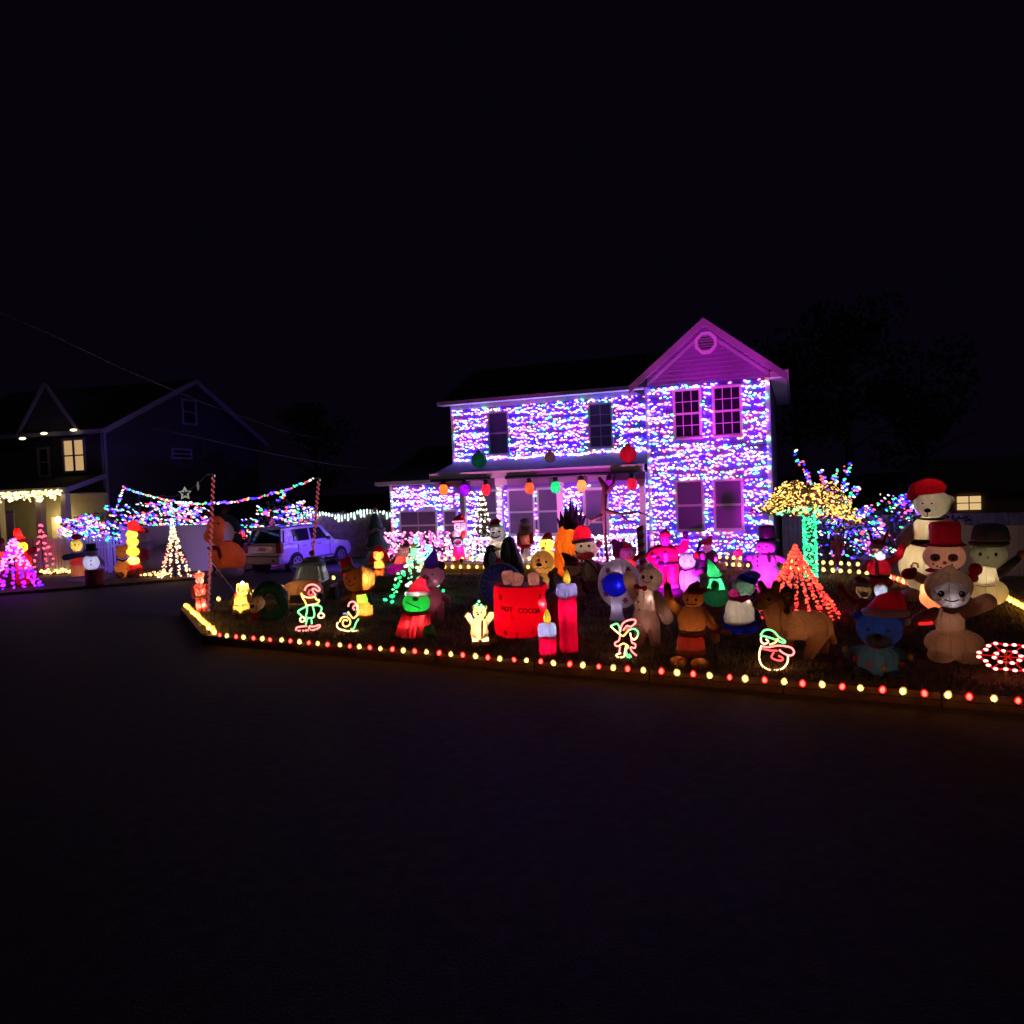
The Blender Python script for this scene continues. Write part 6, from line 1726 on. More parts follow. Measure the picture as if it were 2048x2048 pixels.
f.part('body', (.05, .02, .03), [('E', 1238, 1100, 12, 18, 10), ('E', 1232, 1084, 8, 7, 7), ('K', 1240, 1112, 10, 1244, 1146, 8), ('K', 1246, 1088, 5, 1251, 1078, 2.5)], vox=1.4, t=.1); f.part('beak', (.1, .06, .05), [('K', 1226, 1084, 2.5, 1218, 1087, 1)])

cc = Fig('candy_column', 'thick candy striped column standing left of the magenta Santa', 'column', 1288, 1152, group='striped poles')
hC = 100
for i in range(12):
    z0, z1 = hC * i / 12, hC * (i + 1) / 12; b = MB(); n = 14; vs = []
    for zz in (z0, z1):
        for q in range(n):
            a = 2 * math.pi * q / n; vs.append(cc.P(1288 - (zz / hC) * 5 + 7.5 * math.cos(a), 1152 - zz - 2.5 * math.cos(a), 7.5 * math.sin(a)))
    b.add(vs, [(q, (q + 1) % n, n + (q + 1) % n, n + q) for q in range(n)] + [tuple(range(n, 2 * n))], 0, True); b.build('stripe', fab((.35, .02, .04) if i % 2 else (.5, .42, .42), .2), cc.root)
tb = Vector((H(-5.0, -.95).x, H(-5.0, -.95).y, .2)); r = empty('bare_tree', tb, YAW, 'small red brown bare tree before the right end of the porch', 'tree')
m = MB(); q = tb.y / FPX
def bt(px, py, y=0): return Vector(((px - 1254) * q, y * q, (1138 - py) * q))
for pts, rad in (([bt(1256, 1146), bt(1252, 1080), bt(1249, 1020), bt(1256, 975), bt(1243, 955)], [.04, .05, .09, .12, .05]), ([bt(1250, 1030), bt(1225, 1042), bt(1205, 1030, -6)], [.08, .05, .02]), ([bt(1252, 1022), bt(1285, 1030), bt(1320, 1026, -8), bt(1343, 1034, -10)], [.08, .05, .035, .015]), ([bt(1254, 990), bt(1272, 968), bt(1276, 950)], [.07, .05, .02]), ([bt(1285, 1030), bt(1296, 1042), bt(1318, 1048)], [.04, .03, .012]), ([bt(1228, 1040), bt(1215, 1052)], [.035, .012])): m.tube(pts, rad, 7)
m.build('trunk', mat('red_bark', (.09, .03, .03), .8, bump=.5), r)

f = Fig('inflatable_santa', 'tall Santa flooded with magenta light, right arm raised in greeting', 'inflatable santa', 1334, 1193, yaw=-2)
SR, SW = (.75, .02, .10), (.78, .35, .75)  # SW: white fur with the flood's magenta put into its colour
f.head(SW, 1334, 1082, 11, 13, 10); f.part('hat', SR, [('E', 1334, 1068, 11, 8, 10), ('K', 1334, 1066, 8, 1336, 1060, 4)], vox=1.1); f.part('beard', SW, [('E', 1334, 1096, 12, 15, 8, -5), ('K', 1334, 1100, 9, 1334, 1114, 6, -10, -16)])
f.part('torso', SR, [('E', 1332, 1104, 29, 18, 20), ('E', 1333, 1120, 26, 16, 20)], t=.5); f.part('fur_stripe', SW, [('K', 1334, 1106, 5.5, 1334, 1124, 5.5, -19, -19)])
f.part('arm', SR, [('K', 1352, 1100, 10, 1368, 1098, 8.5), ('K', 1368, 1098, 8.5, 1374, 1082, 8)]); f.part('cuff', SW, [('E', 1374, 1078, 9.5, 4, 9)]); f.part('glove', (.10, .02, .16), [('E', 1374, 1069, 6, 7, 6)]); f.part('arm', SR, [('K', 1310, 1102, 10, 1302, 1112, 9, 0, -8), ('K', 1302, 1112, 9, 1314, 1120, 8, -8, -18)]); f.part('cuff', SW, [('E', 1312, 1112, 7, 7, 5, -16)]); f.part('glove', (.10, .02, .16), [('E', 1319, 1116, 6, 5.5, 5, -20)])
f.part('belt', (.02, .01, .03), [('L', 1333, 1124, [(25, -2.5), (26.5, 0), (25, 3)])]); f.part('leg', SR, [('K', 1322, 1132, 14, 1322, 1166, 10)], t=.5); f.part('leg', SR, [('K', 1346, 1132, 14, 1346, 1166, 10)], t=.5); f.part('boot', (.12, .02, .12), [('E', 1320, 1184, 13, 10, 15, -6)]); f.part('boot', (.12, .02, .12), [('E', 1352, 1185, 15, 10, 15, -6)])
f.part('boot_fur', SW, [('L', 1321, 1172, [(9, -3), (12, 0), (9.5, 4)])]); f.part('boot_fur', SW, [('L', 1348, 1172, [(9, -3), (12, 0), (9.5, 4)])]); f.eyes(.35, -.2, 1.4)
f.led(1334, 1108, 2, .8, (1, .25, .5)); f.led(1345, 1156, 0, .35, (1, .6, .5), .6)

f = Fig('inflatable_polar_bear_pair', 'white bear hugging a small penguin left of the green gnome', 'inflatable bear', 1388, 1192, yaw=-8)
PW = (.58, .55, .68)
f.head(PW, 1377, 1122, 17, 15, 14, extra=[('E', 1366, 1112, 4, 4, 3), ('E', 1388, 1110, 4, 4, 3)]); f.part('body', PW, [('E', 1380, 1158, 21, 30, 17), ('E', 1381, 1176, 20, 17, 17)]); f.part('scarf', (.05, .02, .05), [('T', [(1362, 1136, -6), (1374, 1139, -15), (1388, 1136, -12), (1396, 1132, -4)], 1.5)]); f.part('arm', (.45, .36, .38), [('K', 1390, 1148, 6, 1406, 1140, 5.5, -6, -14)])
f.part('penguin_head', BLK, [('E', 1403, 1111, 14, 11, 10, -4)], t=.1); f.part('penguin_cheek', WHT, [('E', 1409, 1111, 7, 7.5, 5, -10)]); f.part('penguin_beak', (.8, .1, .02), [('E', 1398, 1109, 5.5, 6, 6, -12)]); f.part('penguin_body', (.05, .03, .07), [('E', 1408, 1132, 9, 14, 8)], t=.1); f.eyes(.35, -.1, 1.5, .1); f.led(1378, 1124, 0, .28, (.85, .88, 1)); f.led(1380, 1160, 0, .25, (.9, .9, 1))

f = Fig('inflatable_gnome', 'glowing green gnome with pointed hat and round dark green base', 'inflatable gnome', 1432, 1214, yaw=-4)
f.part('hat', (.03, .38, .13), [('K', 1430, 1146, 13, 1424, 1128, 6), ('K', 1424, 1128, 6, 1420, 1119, 2.5), ('E', 1431, 1148, 15, 6, 13)], vox=1.2, t=.5); f.part('brim', (.02, .08, .03), [('L', 1432, 1154, [(13.5, -1.2), (14.6, 0), (13.5, 1.5)])]); f.part('robe', (.06, .65, .22), [('L', 1434, 1178, [(17, 0), (17, 4), (13, 20), (12, 25)])], t=.55); f.part('arm', (.10, .6, .22), [('K', 1424, 1160, 4.5, 1415, 1174, 4)]); f.part('arm', (.10, .6, .22), [('K', 1445, 1160, 4.5, 1454, 1174, 4)])
f.part('base', (.03, .26, .11), [('E', 1433, 1193, 27, 21, 22)]); f.part('panel', (.02, .35, .1), [('E', 1432, 1168, 8, 9, 4, -13)]); f.led(1434, 1166, 0, .9, (.9, 1, .9)); f.led(1428, 1142, 0, .5); f.led(1433, 1192, 0, .12)

f = Fig('inflatable_snowman', 'pink flooded snowman with a tall black top hat before the house corner', 'inflatable snowman', 1532, 1176, yaw=-6)
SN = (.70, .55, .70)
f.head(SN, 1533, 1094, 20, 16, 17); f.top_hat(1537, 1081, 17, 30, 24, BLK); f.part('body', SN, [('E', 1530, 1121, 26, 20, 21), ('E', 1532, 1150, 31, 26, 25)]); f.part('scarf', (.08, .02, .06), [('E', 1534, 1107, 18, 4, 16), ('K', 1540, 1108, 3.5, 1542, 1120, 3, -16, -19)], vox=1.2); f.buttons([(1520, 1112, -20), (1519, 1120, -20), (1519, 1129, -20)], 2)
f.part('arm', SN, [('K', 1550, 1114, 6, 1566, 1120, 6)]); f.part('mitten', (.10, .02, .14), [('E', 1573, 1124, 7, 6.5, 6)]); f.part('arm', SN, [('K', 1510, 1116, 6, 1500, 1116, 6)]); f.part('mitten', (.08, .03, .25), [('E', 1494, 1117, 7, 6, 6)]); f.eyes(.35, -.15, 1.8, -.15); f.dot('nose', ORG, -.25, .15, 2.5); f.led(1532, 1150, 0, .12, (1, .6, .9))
f = Fig('inflatable_gnome', 'small white bearded gnome with a round magenta hat before the house', 'inflatable gnome', 1478, 1144)
f.part('hat', (.8, .02, .25), [('E', 1478, 1106, 9, 9, 8)]); f.part('beard', WHT, [('E', 1479, 1119, 8, 8, 7)]); f.part('body', (.45, .33, .2), [('E', 1477, 1132, 11, 12, 9)]); f.part('nose', (.7, .3, .25), [('E', 1478, 1114, 2.5, 2.2, 2.5, -8)]); f.led(1478, 1108, 0, .15, (1, .4, .7))
f = Fig('inflatable_drummer', 'dim figure in a dark red plumed hat between white bear and small gnome', 'inflatable figure', 1420, 1146)
f.head((.5, .12, .35), 1416, 1096, 10, 9, 9); f.part('hat', (.35, .02, .06), [('E', 1415, 1083, 13, 7, 11), ('K', 1418, 1080, 6, 1424, 1074, 4)], vox=1.1); f.part('plume', (.04, .02, .05), [('K', 1404, 1084, 4, 1398, 1098, 3)]); f.part('body', (.10, .02, .06), [('E', 1424, 1118, 14, 20, 10), ('E', 1426, 1134, 14, 11, 10)]); f.part('drum', (.35, .25, .12), [('L', 1440, 1140, [(11, 0), (12, 2), (12, 12), (11, 14)])]); f.eyes(.35, -.1, 1.2); f.led(1416, 1095, 0, .05)

f = Fig('inflatable_ornament_stand', 'round peppermint disc with dark red flakes standing on a pale post', 'inflatable disc', 1238, 1242, yaw=-6)
b = MB(); k = f.k; c = f.P(1240, 1168, 14); n = 30
prof = [(.02, -9), (36, -9), (42, -6), (44, 0), (42, 6), (36, 9), (.02, 9)]
vs = [c + Vector((rr * math.cos(2 * math.pi * i / n) * k, yy * k, rr * 1.16 * math.sin(2 * math.pi * i / n) * k)) for rr, yy in prof for i in range(n)]
b.add(vs, [(j * n + i, (j + 1) * n + i, (j + 1) * n + (i + 1) % n, j * n + (i + 1) % n) for j in range(6) for i in range(n)], 0, True); b.build('disc', fab((.55, .42, .50), .45, .5, False), f.root); f.led(1238, 1150, 14, .20, (1, .8, .95)); f.led(1236, 1195, 14, .12, (1, .8, .95))  # lamps added inside to brighten the disc's dark front
for i in range(9):
    a = i * .7 + .2
    if 0.9 < a % 6.28 < 2.2: continue
    b = MB(); cx, cz = 31 * math.cos(a), 36 * math.sin(a)
    for j in range(3): b.obox(c + Vector(((cx - 6 * math.cos(j * 1.05)) * k, -9.6 * k, (cz - 7 * math.sin(j * 1.05)) * k)), c + Vector(((cx + 6 * math.cos(j * 1.05)) * k, -9.6 * k, (cz + 7 * math.sin(j * 1.05)) * k)), 3.2 * k, .8 * k, up=(0, 1, 0))
    b.build('red_flake', mat('print_wine', (.35, .02, .05), .6), f.root)
f.part('post', (.50, .40, .55), [('L', 1234, 1240, [(16, 0), (13, 8), (10.5, 30), (10, 50)])]); f.led(1234, 1214, 0, .14, (.9, .85, 1))
f = Fig('inflatable_ball', 'dark blue glowing ball held before the peppermint disc, white star of light', 'inflatable ball', 1231, 1189, d=ground(1238, 1242).y - .25, z=LZ + (1242 - 1189) * ground(1238, 1242).y / FPX)
f.part('ball', (.015, .015, .60), [('E', 1231, 1164, 26, 25, 20)], t=.55); f.part('ball_cap', (.45, .25, .12), [('L', 1231, 1143, [(9, 0), (9, 3), (4, 5)])]); f.led(1238, 1164, -18, .09, (.9, .95, 1), .4); f.led(1230, 1164, 0, .12, (.5, .5, 1))

f = Fig('star_disc', 'dark blue round disc with a five pointed star standing behind the mug', 'inflatable disc', 1004, 1216, yaw=-14)
b = MB(); k = f.k; c = f.P(1004, 1170); n = 32
prof = [(.02, -6), (38, -6), (43, -4), (44, 0), (43, 4), (38, 6), (.02, 6)]
b.add([c + Vector((rr * math.cos(2 * math.pi * i / n) * k, yy * k, rr * math.sin(2 * math.pi * i / n) * k)) for rr, yy in prof for i in range(n)], [(j * n + i, (j + 1) * n + i, (j + 1) * n + (i + 1) % n, j * n + (i + 1) % n) for j in range(6) for i in range(n)], 0, True); b.build('disc', fab((.07, .09, .32), .35, .5, False), f.root); f.led(1000, 1172, 0, .10, (.85, .9, 1))  # inner lamp added because the front face is otherwise dark
b = MB(); b.tube([c + Vector((43.5 * k * math.cos(a), 0, 43.5 * k * math.sin(a))) for a in np.linspace(0, 2 * math.pi, 36, endpoint=False)], 3 * k, 6, True); b.build('rim', fab((.34, .44, .46), .3, .5, False), f.root)
b = MB(); sp = star_pts(30 * k, 12 * k); b.add([c + Vector((x, -7 * k, z)) for x, z in sp] + [c + Vector((x, -5 * k, z)) for x, z in sp] + [c + Vector((0, -10 * k, 0))], [(i, (i + 1) % 10, 20) for i in range(10)] + [(i, i + 10, (i + 1) % 10 + 10, (i + 1) % 10) for i in range(10)]); b.build('star', fab((.42, .42, .55), .3, .5, False), f.root)
for i in range(20):
    a = i * math.pi / 10; b = MB(); b.obox(c + Vector((32 * math.cos(a) * k, -6.6 * k, 32 * math.sin(a) * k)), c + Vector((39 * math.cos(a) * k, -6.2 * k, 39 * math.sin(a) * k)), 1.4 * k, .8 * k, up=(0, 1, 0)); b.build('tick', mat('print_grey', (.4, .46, .5), .6), f.root)

f = Fig('inflatable_cat', 'small orange cat in a Santa hat half hidden by the blue bear cub', 'inflatable cat', 1728, 1262, yaw=-6)
f.head(TAN, 1729, 1180, 15, 16, 13, extra=[('K', 1719, 1170, 4, 1714, 1162, 2)]); f.santa_hat(1727, 1168, 14, 14, (1714, 1156), bw=.26); f.part('muzzle', (.55, .42, .38), [('E', 1730, 1186, 7, 6, 6, -10)]); f.dot('nose', (.4, .1, .15), .05, .25, 2.4); f.eyes(.35, -.15, 1.6); f.part('body', (.42, .13, .04), [('E', 1729, 1220, 18, 28, 14), ('E', 1729, 1242, 20, 18, 15)]); f.part('arm', (.42, .11, .03), [('K', 1716, 1206, 7, 1698, 1190, 7), ('K', 1698, 1190, 7, 1686, 1174, 7)]); f.led(1729, 1182, 0, .06)
f = Fig('inflatable_santa', 'Santa with white beard, red coat and raised arms near the polar bear', 'inflatable santa', 1760, 1206, yaw=-4)
f.head((.45, .30, .28), 1756, 1100, 13, 12, 11); f.part('hat_brim', (.55, .52, .6), [('L', 1757, 1092, [(12, -3), (14.5, 0), (14.5, 3), (12, 6)])]); f.part('hat', RED, [('E', 1757, 1086, 11, 8, 10)]); f.part('beard', (.66, .66, .75), [('E', 1763, 1110, 10, 11, 9, -7), ('E', 1748, 1103, 5, 6, 5, -7)]); f.part('torso', (.55, .02, .05), [('E', 1760, 1134, 24, 19, 18)]); f.part('fur_stripe', (.6, .55, .62), [('K', 1756, 1122, 3.5, 1757, 1146, 3.5, -16, -18)])
f.part('arm', (.55, .02, .05), [('K', 1776, 1126, 8, 1796, 1110, 7.5), ('K', 1796, 1110, 7.5, 1802, 1092, 7)]); f.part('arm', (.5, .25, .28), [('K', 1742, 1126, 8, 1732, 1138, 7)]); f.part('belt', BLK, [('L', 1760, 1151, [(19, -2.5), (21, 0), (19, 3)])]); f.part('skirt', (.45, .03, .04), [('E', 1760, 1164, 24, 15, 19)]); f.part('trousers', (.48, .47, .58), [('E', 1762, 1174, 13, 20, 14, -8)]); f.part('boots', BLK, [('E', 1750, 1200, 9, 7, 10), ('E', 1771, 1200, 9, 7, 10)]); f.eyes(.35, -.05, 1.3); f.dot('nose', (.6, .2, .2), .1, .2, 2); f.part('antler', (.3, .03, .06), [('K', 1748, 1082, 3, 1744, 1060, 2.5)]); f.part('antler', (.3, .03, .06), [('K', 1768, 1082, 3, 1777, 1060, 2.5)])
f.led(1763, 1110, -9, .14, (.9, .92, 1)); f.led(1756, 1100, -4, .16, (1, .8, .75)); f.led(1760, 1134, 0, .30, (1, .5, .5)); f.led(1762, 1178, -10, .2, (.9, .92, 1)); f.led(1798, 1104, 0, .06, (1, .5, .5))
f = Fig('hanging_nutcracker', 'small red nutcracker figure hung with blue lights on the plank fence', 'nutcracker', 1676, 1140)
NK = (.45, .05, .10)
f.part('body', NK, [('E', 1676, 1090, 8, 12, 5), ('E', 1676, 1108, 7, 10, 5)]); f.head((.5, .2, .12), 1676, 1073, 6, 6, 5); f.part('hat', (.5, .3, .06), [('L', 1676, 1066, [(6, 0), (6.5, 3), (6, 11), (3, 12)])]); f.part('arm', NK, [('K', 1668, 1085, 3.5, 1665, 1100, 3)]); f.part('arm', NK, [('K', 1684, 1085, 3.5, 1687, 1100, 3)]); f.part('leg', (.4, .08, .16), [('K', 1672, 1114, 3.5, 1672, 1130, 3)]); f.part('leg', (.4, .08, .16), [('K', 1680, 1114, 3.5, 1680, 1130, 3)]); f.part('stake', (.1, .1, .1), [('K', 1676, 1112, 1, 1676, 1142, 1, 5, 5)])
for px, py in ((1665, 1104), (1687, 1104), (1660, 1072), (1691, 1070), (1676, 1138)): f.part('lit_bulb', BLU, [('E', px, py, 2, 4.5, 2, -6)], m=emi((.12, .10, 1), 4))

f = Fig('inflatable_polar_bear', 'giant white polar bear with Santa hat, tallest figure on the right', 'inflatable bear', 1860, 1202, yaw=-4)
PB = (.66, .56, .42)
f.head(PB, 1867, 1006, 33, 29, 27, extra=[('E', 1836, 998, 9, 9, 6), ('E', 1898, 999, 9, 9, 6), ('E', 1863, 1018, 17, 13, 16, -16)])
f.part('hat', RED, [('E', 1862, 974, 31, 19, 26), ('K', 1842, 974, 14, 1831, 990, 9, -4, -10)], vox=2)
f.part('nose', BLK, [('E', 1861, 1018, 6, 4.5, 5, -32)], m=BLACK()); f.part('mouth', BLK, [('T', [(1861, 1022, -33), (1861, 1029, -31), (1856, 1031, -29)], .7)], m=BLACK()); f.eyes(.24, -.05, 1.6, -.2); f.tether(1895, 1120, 40)
f.part('scarf', (.04, .035, .05), [('T', [(1840 + 27 * (1 - math.cos(a)) , 1033 + 3 * math.sin(a), -24 * math.sin(a)) for a in np.linspace(0, 2 * math.pi, 24)], 2.2)], t=.1); f.part('scarf_end', PB, [('K', 1888, 1036, 3, 1896, 1042, 4, -14, -16)])
f.part('body', PB, [('E', 1862, 1062, 34, 34, 28), ('E', 1850, 1130, 46, 52, 38), ('E', 1862, 1150, 48, 42, 40)], vox=2.8, t=.5); f.part('arm', PB, [('K', 1834, 1060, 15, 1814, 1082, 14, 0, -12)]); f.part('arm', PB, [('K', 1890, 1060, 15, 1906, 1088, 14)]); f.part('belt', (.05, .04, .07), [('E', 1862, 1084, 36, 12, 29, -3)], t=.1)
f.part('foot', (.50, .42, .34), [('E', 1830, 1188, 22, 14, 24, -18)]); f.part('foot', (.50, .42, .34), [('E', 1890, 1190, 20, 12, 22, -18)]); f.led(1862, 1054, -4, .8, (1, .78, .5)); f.led(1842, 1120, -6, 1.3, (1, .82, .5)); f.led(1866, 1008, -6, .28, (1, .9, .75)); f.led(1862, 968, 0, .22, (1, .6, .55))

f = Fig('inflatable_snowman', 'snowman in tall red hat with big ringed eyes and orange lit side', 'inflatable snowman', 1888, 1224, yaw=-2)
f.head((.70, .42, .34), 1890, 1112, 38, 30, 28); f.top_hat(1892, 1088, 28, 44, 38, (.55, .01, .04), None)
for sx in (-1, 1): f.dot('eye_ring', (.30, .14, .08), .40 * sx + .02, -.02, 9.5, 8, depth=.5); f.dot('eye', BLK, .40 * sx + .02, .04, 3.6, 3.6, depth=1.9)
f.dot('nose', (.9, .25, .05), .05, .34, 4, 4, depth=1.6)
for t in np.linspace(-1, 1, 6): f.dot('mouth_dot', BLK, .42 * t - .05, .66 - .22 * t * t, 1.9)
f.part('scarf', (.55, .01, .03), [('E', 1886, 1140, 30, 6, 25)]); f.part('body', (.80, .36, .22), [('E', 1886, 1180, 40, 42, 32), ('E', 1886, 1196, 42, 28, 33)], vox=2.6, t=.55); f.part('mitten', (.45, .01, .04), [('E', 1829, 1146, 15, 12, 12, -22), ('E', 1838, 1138, 6, 6, 6, -22)]); f.part('arm', (.6, .45, .35), [('K', 1856, 1160, 10, 1840, 1150, 10, -8, -18)])
f.part('candy_cane', (.6, .12, .10), [('T', [(1836, 1145, -34), (1834, 1128, -34), (1838, 1122, -34), (1845, 1124, -34), (1846, 1132, -34)], 2)]); f.led(1870, 1178, -8, 2.2, (1, .55, .3)); f.led(1893, 1114, 0, .35, (1, .7, .5)); f.led(1890, 1070, 0, .12)

f = Fig('inflatable_snowman', 'snowman with wide grey hat and red mittens at the right before the white fence', 'inflatable snowman', 1979, 1212, yaw=-2)
SG = (.42, .40, .28)
f.head(SG, 1979, 1108, 33, 27, 26); f.part('hat', (.16, .17, .24), [('L', 1982, 1080, [(33, 0), (34, 5), (31, 22), (26, 31), (12, 35)])], t=.3); f.part('hat_brim', (.14, .14, .18), [('E', 1979, 1085, 36, 9, 30)], t=.3); f.eyes(.4, -.1, 3, 0, rz=4); f.dot('nose', (.55, .3, .12), 0, .15, 3, depth=1.5)
f.part('body', (.60, .50, .33), [('E', 1972, 1152, 24, 26, 22), ('E', 1978, 1184, 34, 28, 28)], vox=2.3, t=.5); f.part('mitten', (.55, .03, .03), [('E', 1957, 1136, 13, 13, 11, -24), ('E', 1951, 1154, 12, 9, 9, -22)], vox=1.6); f.part('arm', (.03, .03, .04), [('K', 1996, 1146, 9, 2020, 1122, 8), ('K', 2020, 1122, 8, 2028, 1114, 7)], t=.1); f.part('hand', (.5, .22, .1), [('E', 2038, 1106, 13, 9, 9)]); f.part('seam', BLK, [('T', [(1958, 1168, -24), (1972, 1170, -27), (1990, 1167, -26)], .7)], m=BLACK())
f.led(1975, 1150, -8, .30, (1, .9, .75), .5); f.led(1984, 1188, -4, .35, (1, .7, .35)); f.led(1978, 1110, 0, .16, (1, .95, .7))

# ---- across the driveway, on the neighbour's lawn -------------------------------------------------
f = Fig('inflatable_reindeer', 'big orange reindeer with a green wreath round its neck beside the parked car', 'inflatable reindeer', 448, 1152, yaw=-10)
RO = (.55, .15, .06)
f.head(RO, 440, 1052, 18, 22, 17, -8, extra=[('E', 436, 1070, 20, 16, 20, -14)]); f.part('antler', (.35, .08, .05), [('K', 430, 1032, 3.5, 420, 1018, 2.5), ('K', 424, 1024, 2.5, 414, 1024, 2)], vox=1.2); f.part('antler', (.35, .08, .05), [('K', 448, 1032, 3.5, 457, 1016, 2.5), ('K', 453, 1024, 2.5, 463, 1022, 2)], vox=1.2)
f.part('body', RO, [('E', 455, 1110, 32, 30, 26), ('E', 472, 1118, 20, 26, 22)], vox=2.4); b = MB(); c = f.P(448, 1066); b.tube([c + Vector((31 * f.k * math.cos(a), 4 * f.k, 33 * f.k * math.sin(a))) for a in np.linspace(-1.9, 1.9, 22)], 8 * f.k, 10); b.build('wreath', fab((.03, .09, .07), .2), f.root); f.part('bow', (.55, .02, .02), [('E', 434, 1093, 12, 5, 6, -20), ('K', 444, 1096, 4, 448, 1112, 3.5, -22, -24)], vox=1.2); f.part('leg', (.3, .08, .05), [('K', 434, 1116, 8, 434, 1142, 6)]); f.part('snow_base', (.55, .48, .62), [('E', 460, 1144, 28, 12, 22, -4)]); f.eyes(.4, -.3, 2); f.part('scarf_tail', (.8, .1, .15), [('K', 484, 1066, 5, 490, 1076, 5, 4, 4)])
f.led(442, 1062, 0, .16, (1, .6, .3)); f.led(460, 1110, 0, .22, (1, .5, .3)); f.led(487, 1070, 4, .1, (1, .4, .5))

f = Fig('inflatable_bear', 'big pale bear lying low with a dark red bow behind the yellow stack', 'inflatable bear', 322, 1160, yaw=-6)
f.root.location = ground(322, 1147); LB = (.26, .22, .34)
f.part('body', LB, [('E', 330, 1128, 44, 32, 30), ('E', 300, 1130, 34, 28, 28), ('K', 296, 1100, 18, 290, 1086, 14)], vox=2.6); f.head((.42, .38, .50), 290, 1082, 19, 18, 16); f.part('bow', (.35, .02, .04), [('E', 292, 1108, 10, 6, 5, -22), ('K', 290, 1112, 5, 288, 1126, 4, -24, -27), ('K', 297, 1112, 5, 301, 1124, 4, -24, -27)], vox=1.2); f.part('hat', (.25, .02, .03), [('E', 291, 1066, 13, 9, 12)]); f.eyes(.35, -.1, 1.6); f.part('paw', LB, [('E', 292, 1154, 14, 8, 14, -16)]); f.part('paw', LB, [('E', 352, 1154, 14, 8, 14, -14)])

f = Fig('inflatable_totem', 'glowing stack of yellow lumps with red hat and red feet', 'inflatable stack', 272, 1153)
f.part('hat', (.75, .02, .02), [('E', 273, 1052, 11, 13, 10), ('K', 278, 1054, 7, 290, 1062, 4)], vox=1.2, t=.55)
for py, r, c_ in ((1068, 11, (.9, .6, .10)), (1084, 12, (.88, .48, .08)), (1103, 12, (.9, .58, .06)), (1122, 12, (.9, .62, .2))): f.part('lump', c_, [('E', 269, py, r, 9.5, 10)], t=.55); f.led(270, py, 0, .45, (1, .85, .5))
f.part('skirt', (.75, .03, .02), [('L', 271, 1138, [(15, 0), (13, 4), (9, 10)])], t=.5); f.part('foot', (.8, .2, .12), [('E', 265, 1145, 8, 6, 8)]); f.part('foot', (.8, .2, .12), [('E', 279, 1145, 8, 6, 8)]); f.led(272, 1134, 0, .2); f.led(273, 1052, 0, .25)
f = Fig('inflatable_bear', 'golden brown bear sitting left of the yellow stack', 'inflatable bear', 249, 1153, yaw=4)
f.head((.45, .20, .08), 247, 1104, 12, 14, 11, extra=[('E', 239, 1093, 4, 5, 3), ('E', 255, 1092, 4, 5, 3)]); f.part('body', (.55, .24, .07), [('E', 249, 1136, 17, 18, 14)]); f.part('scarf', (.06, .02, .04), [('T', [(236, 1116, -6), (247, 1121, -11), (259, 1116, -6)], 1.8)]); f.part('leg', (.5, .2, .06), [('E', 240, 1148, 8, 6, 10, -8)]); f.part('leg', (.5, .2, .06), [('E', 259, 1149, 8, 6, 10, -8)]); f.eyes(.3, -.1, 1.3); f.led(249, 1138, 0, .2, (1, .6, .3)); f.led(247, 1105, 0, .07, (1, .7, .4))
f = Fig('inflatable_snowman', 'small white snowman in black hat popping out of a red box', 'inflatable snowman', 188, 1170)
f.part('box', (.30, .02, .03), [('L', 190, 1170, [(17, 0), (17.5, 2), (17.5, 30), (16, 32)])], t=.2); f.part('body', (.62, .60, .72), [('E', 186, 1124, 15, 16, 13)]); f.head((.60, .56, .68), 187, 1107, 11, 10, 10); f.top_hat(187, 1099, 9, 12, 13, BLK); f.eyes(.35, -.1, 1.2); f.dot('nose', (.5, .1, .15), 0, .2, 1.6); f.buttons([(185, 1120, -13), (185, 1128, -14)], 1.5); f.part('arm', (.45, .42, .55), [('K', 198, 1116, 4, 206, 1128, 4)]); f.led(186, 1124, 0, .22, (.8, .8, 1))
f = Fig('inflatable_elf', 'elf with blank yellow face, red cap and wide dark green sleeves', 'inflatable elf', 156, 1152)
f.head((.55, .42, .10), 157, 1090, 11, 13, 10); f.part('cap', (.35, .02, .03), [('E', 158, 1073, 10, 6, 9)]); f.part('sleeve', (.02, .06, .03), [('K', 136, 1113, 6, 176, 1107, 6)]); f.part('body', (.45, .05, .03), [('E', 157, 1125, 13, 11, 11)]); f.part('base', (.55, .24, .07), [('L', 157, 1152, [(12, 0), (13, 4), (13, 18), (12, 22)])]); f.part('collar', (.55, .5, .4), [('E', 157, 1104, 8, 3, 8)]); f.led(157, 1092, 0, .22, (1, .9, .5)); f.led(157, 1128, 0, .12, (1, .5, .3)); f.led(157, 1142, 0, .12, (1, .7, .3)); f.eyes(.3, -.1, 1.0)
f = Fig('inflatable_santa', 'glowing orange and red Santa with tall red hat behind the purple light cone', 'inflatable santa', 46, 1172)
f.head((.9, .35, .05), 46, 1094, 13, 13, 12, t=.55); f.part('hat', (.75, .015, .015), [('E', 45, 1078, 12, 8, 11), ('K', 44, 1074, 8, 42, 1060, 6)], vox=1.2, t=.55); f.part('brim', (.8, .15, .04), [('E', 45, 1080, 16, 4, 14)]); f.part('body', (.7, .03, .02), [('E', 48, 1130, 17, 32, 14), ('E', 46, 1150, 19, 22, 16)], t=.5); f.part('arm', (.55, .02, .02), [('K', 58, 1106, 6, 68, 1100, 6)]); f.eyes(.35, -.1, 1.4); f.led(46, 1094, 0, .9, (1, .75, .35)); f.led(47, 1128, 0, .6, (1, .4, .3)); f.led(45, 1072, 0, .4)
f = Fig('inflatable_elf', 'dull red elf cut by the left edge of the picture', 'inflatable elf', 2, 1160)
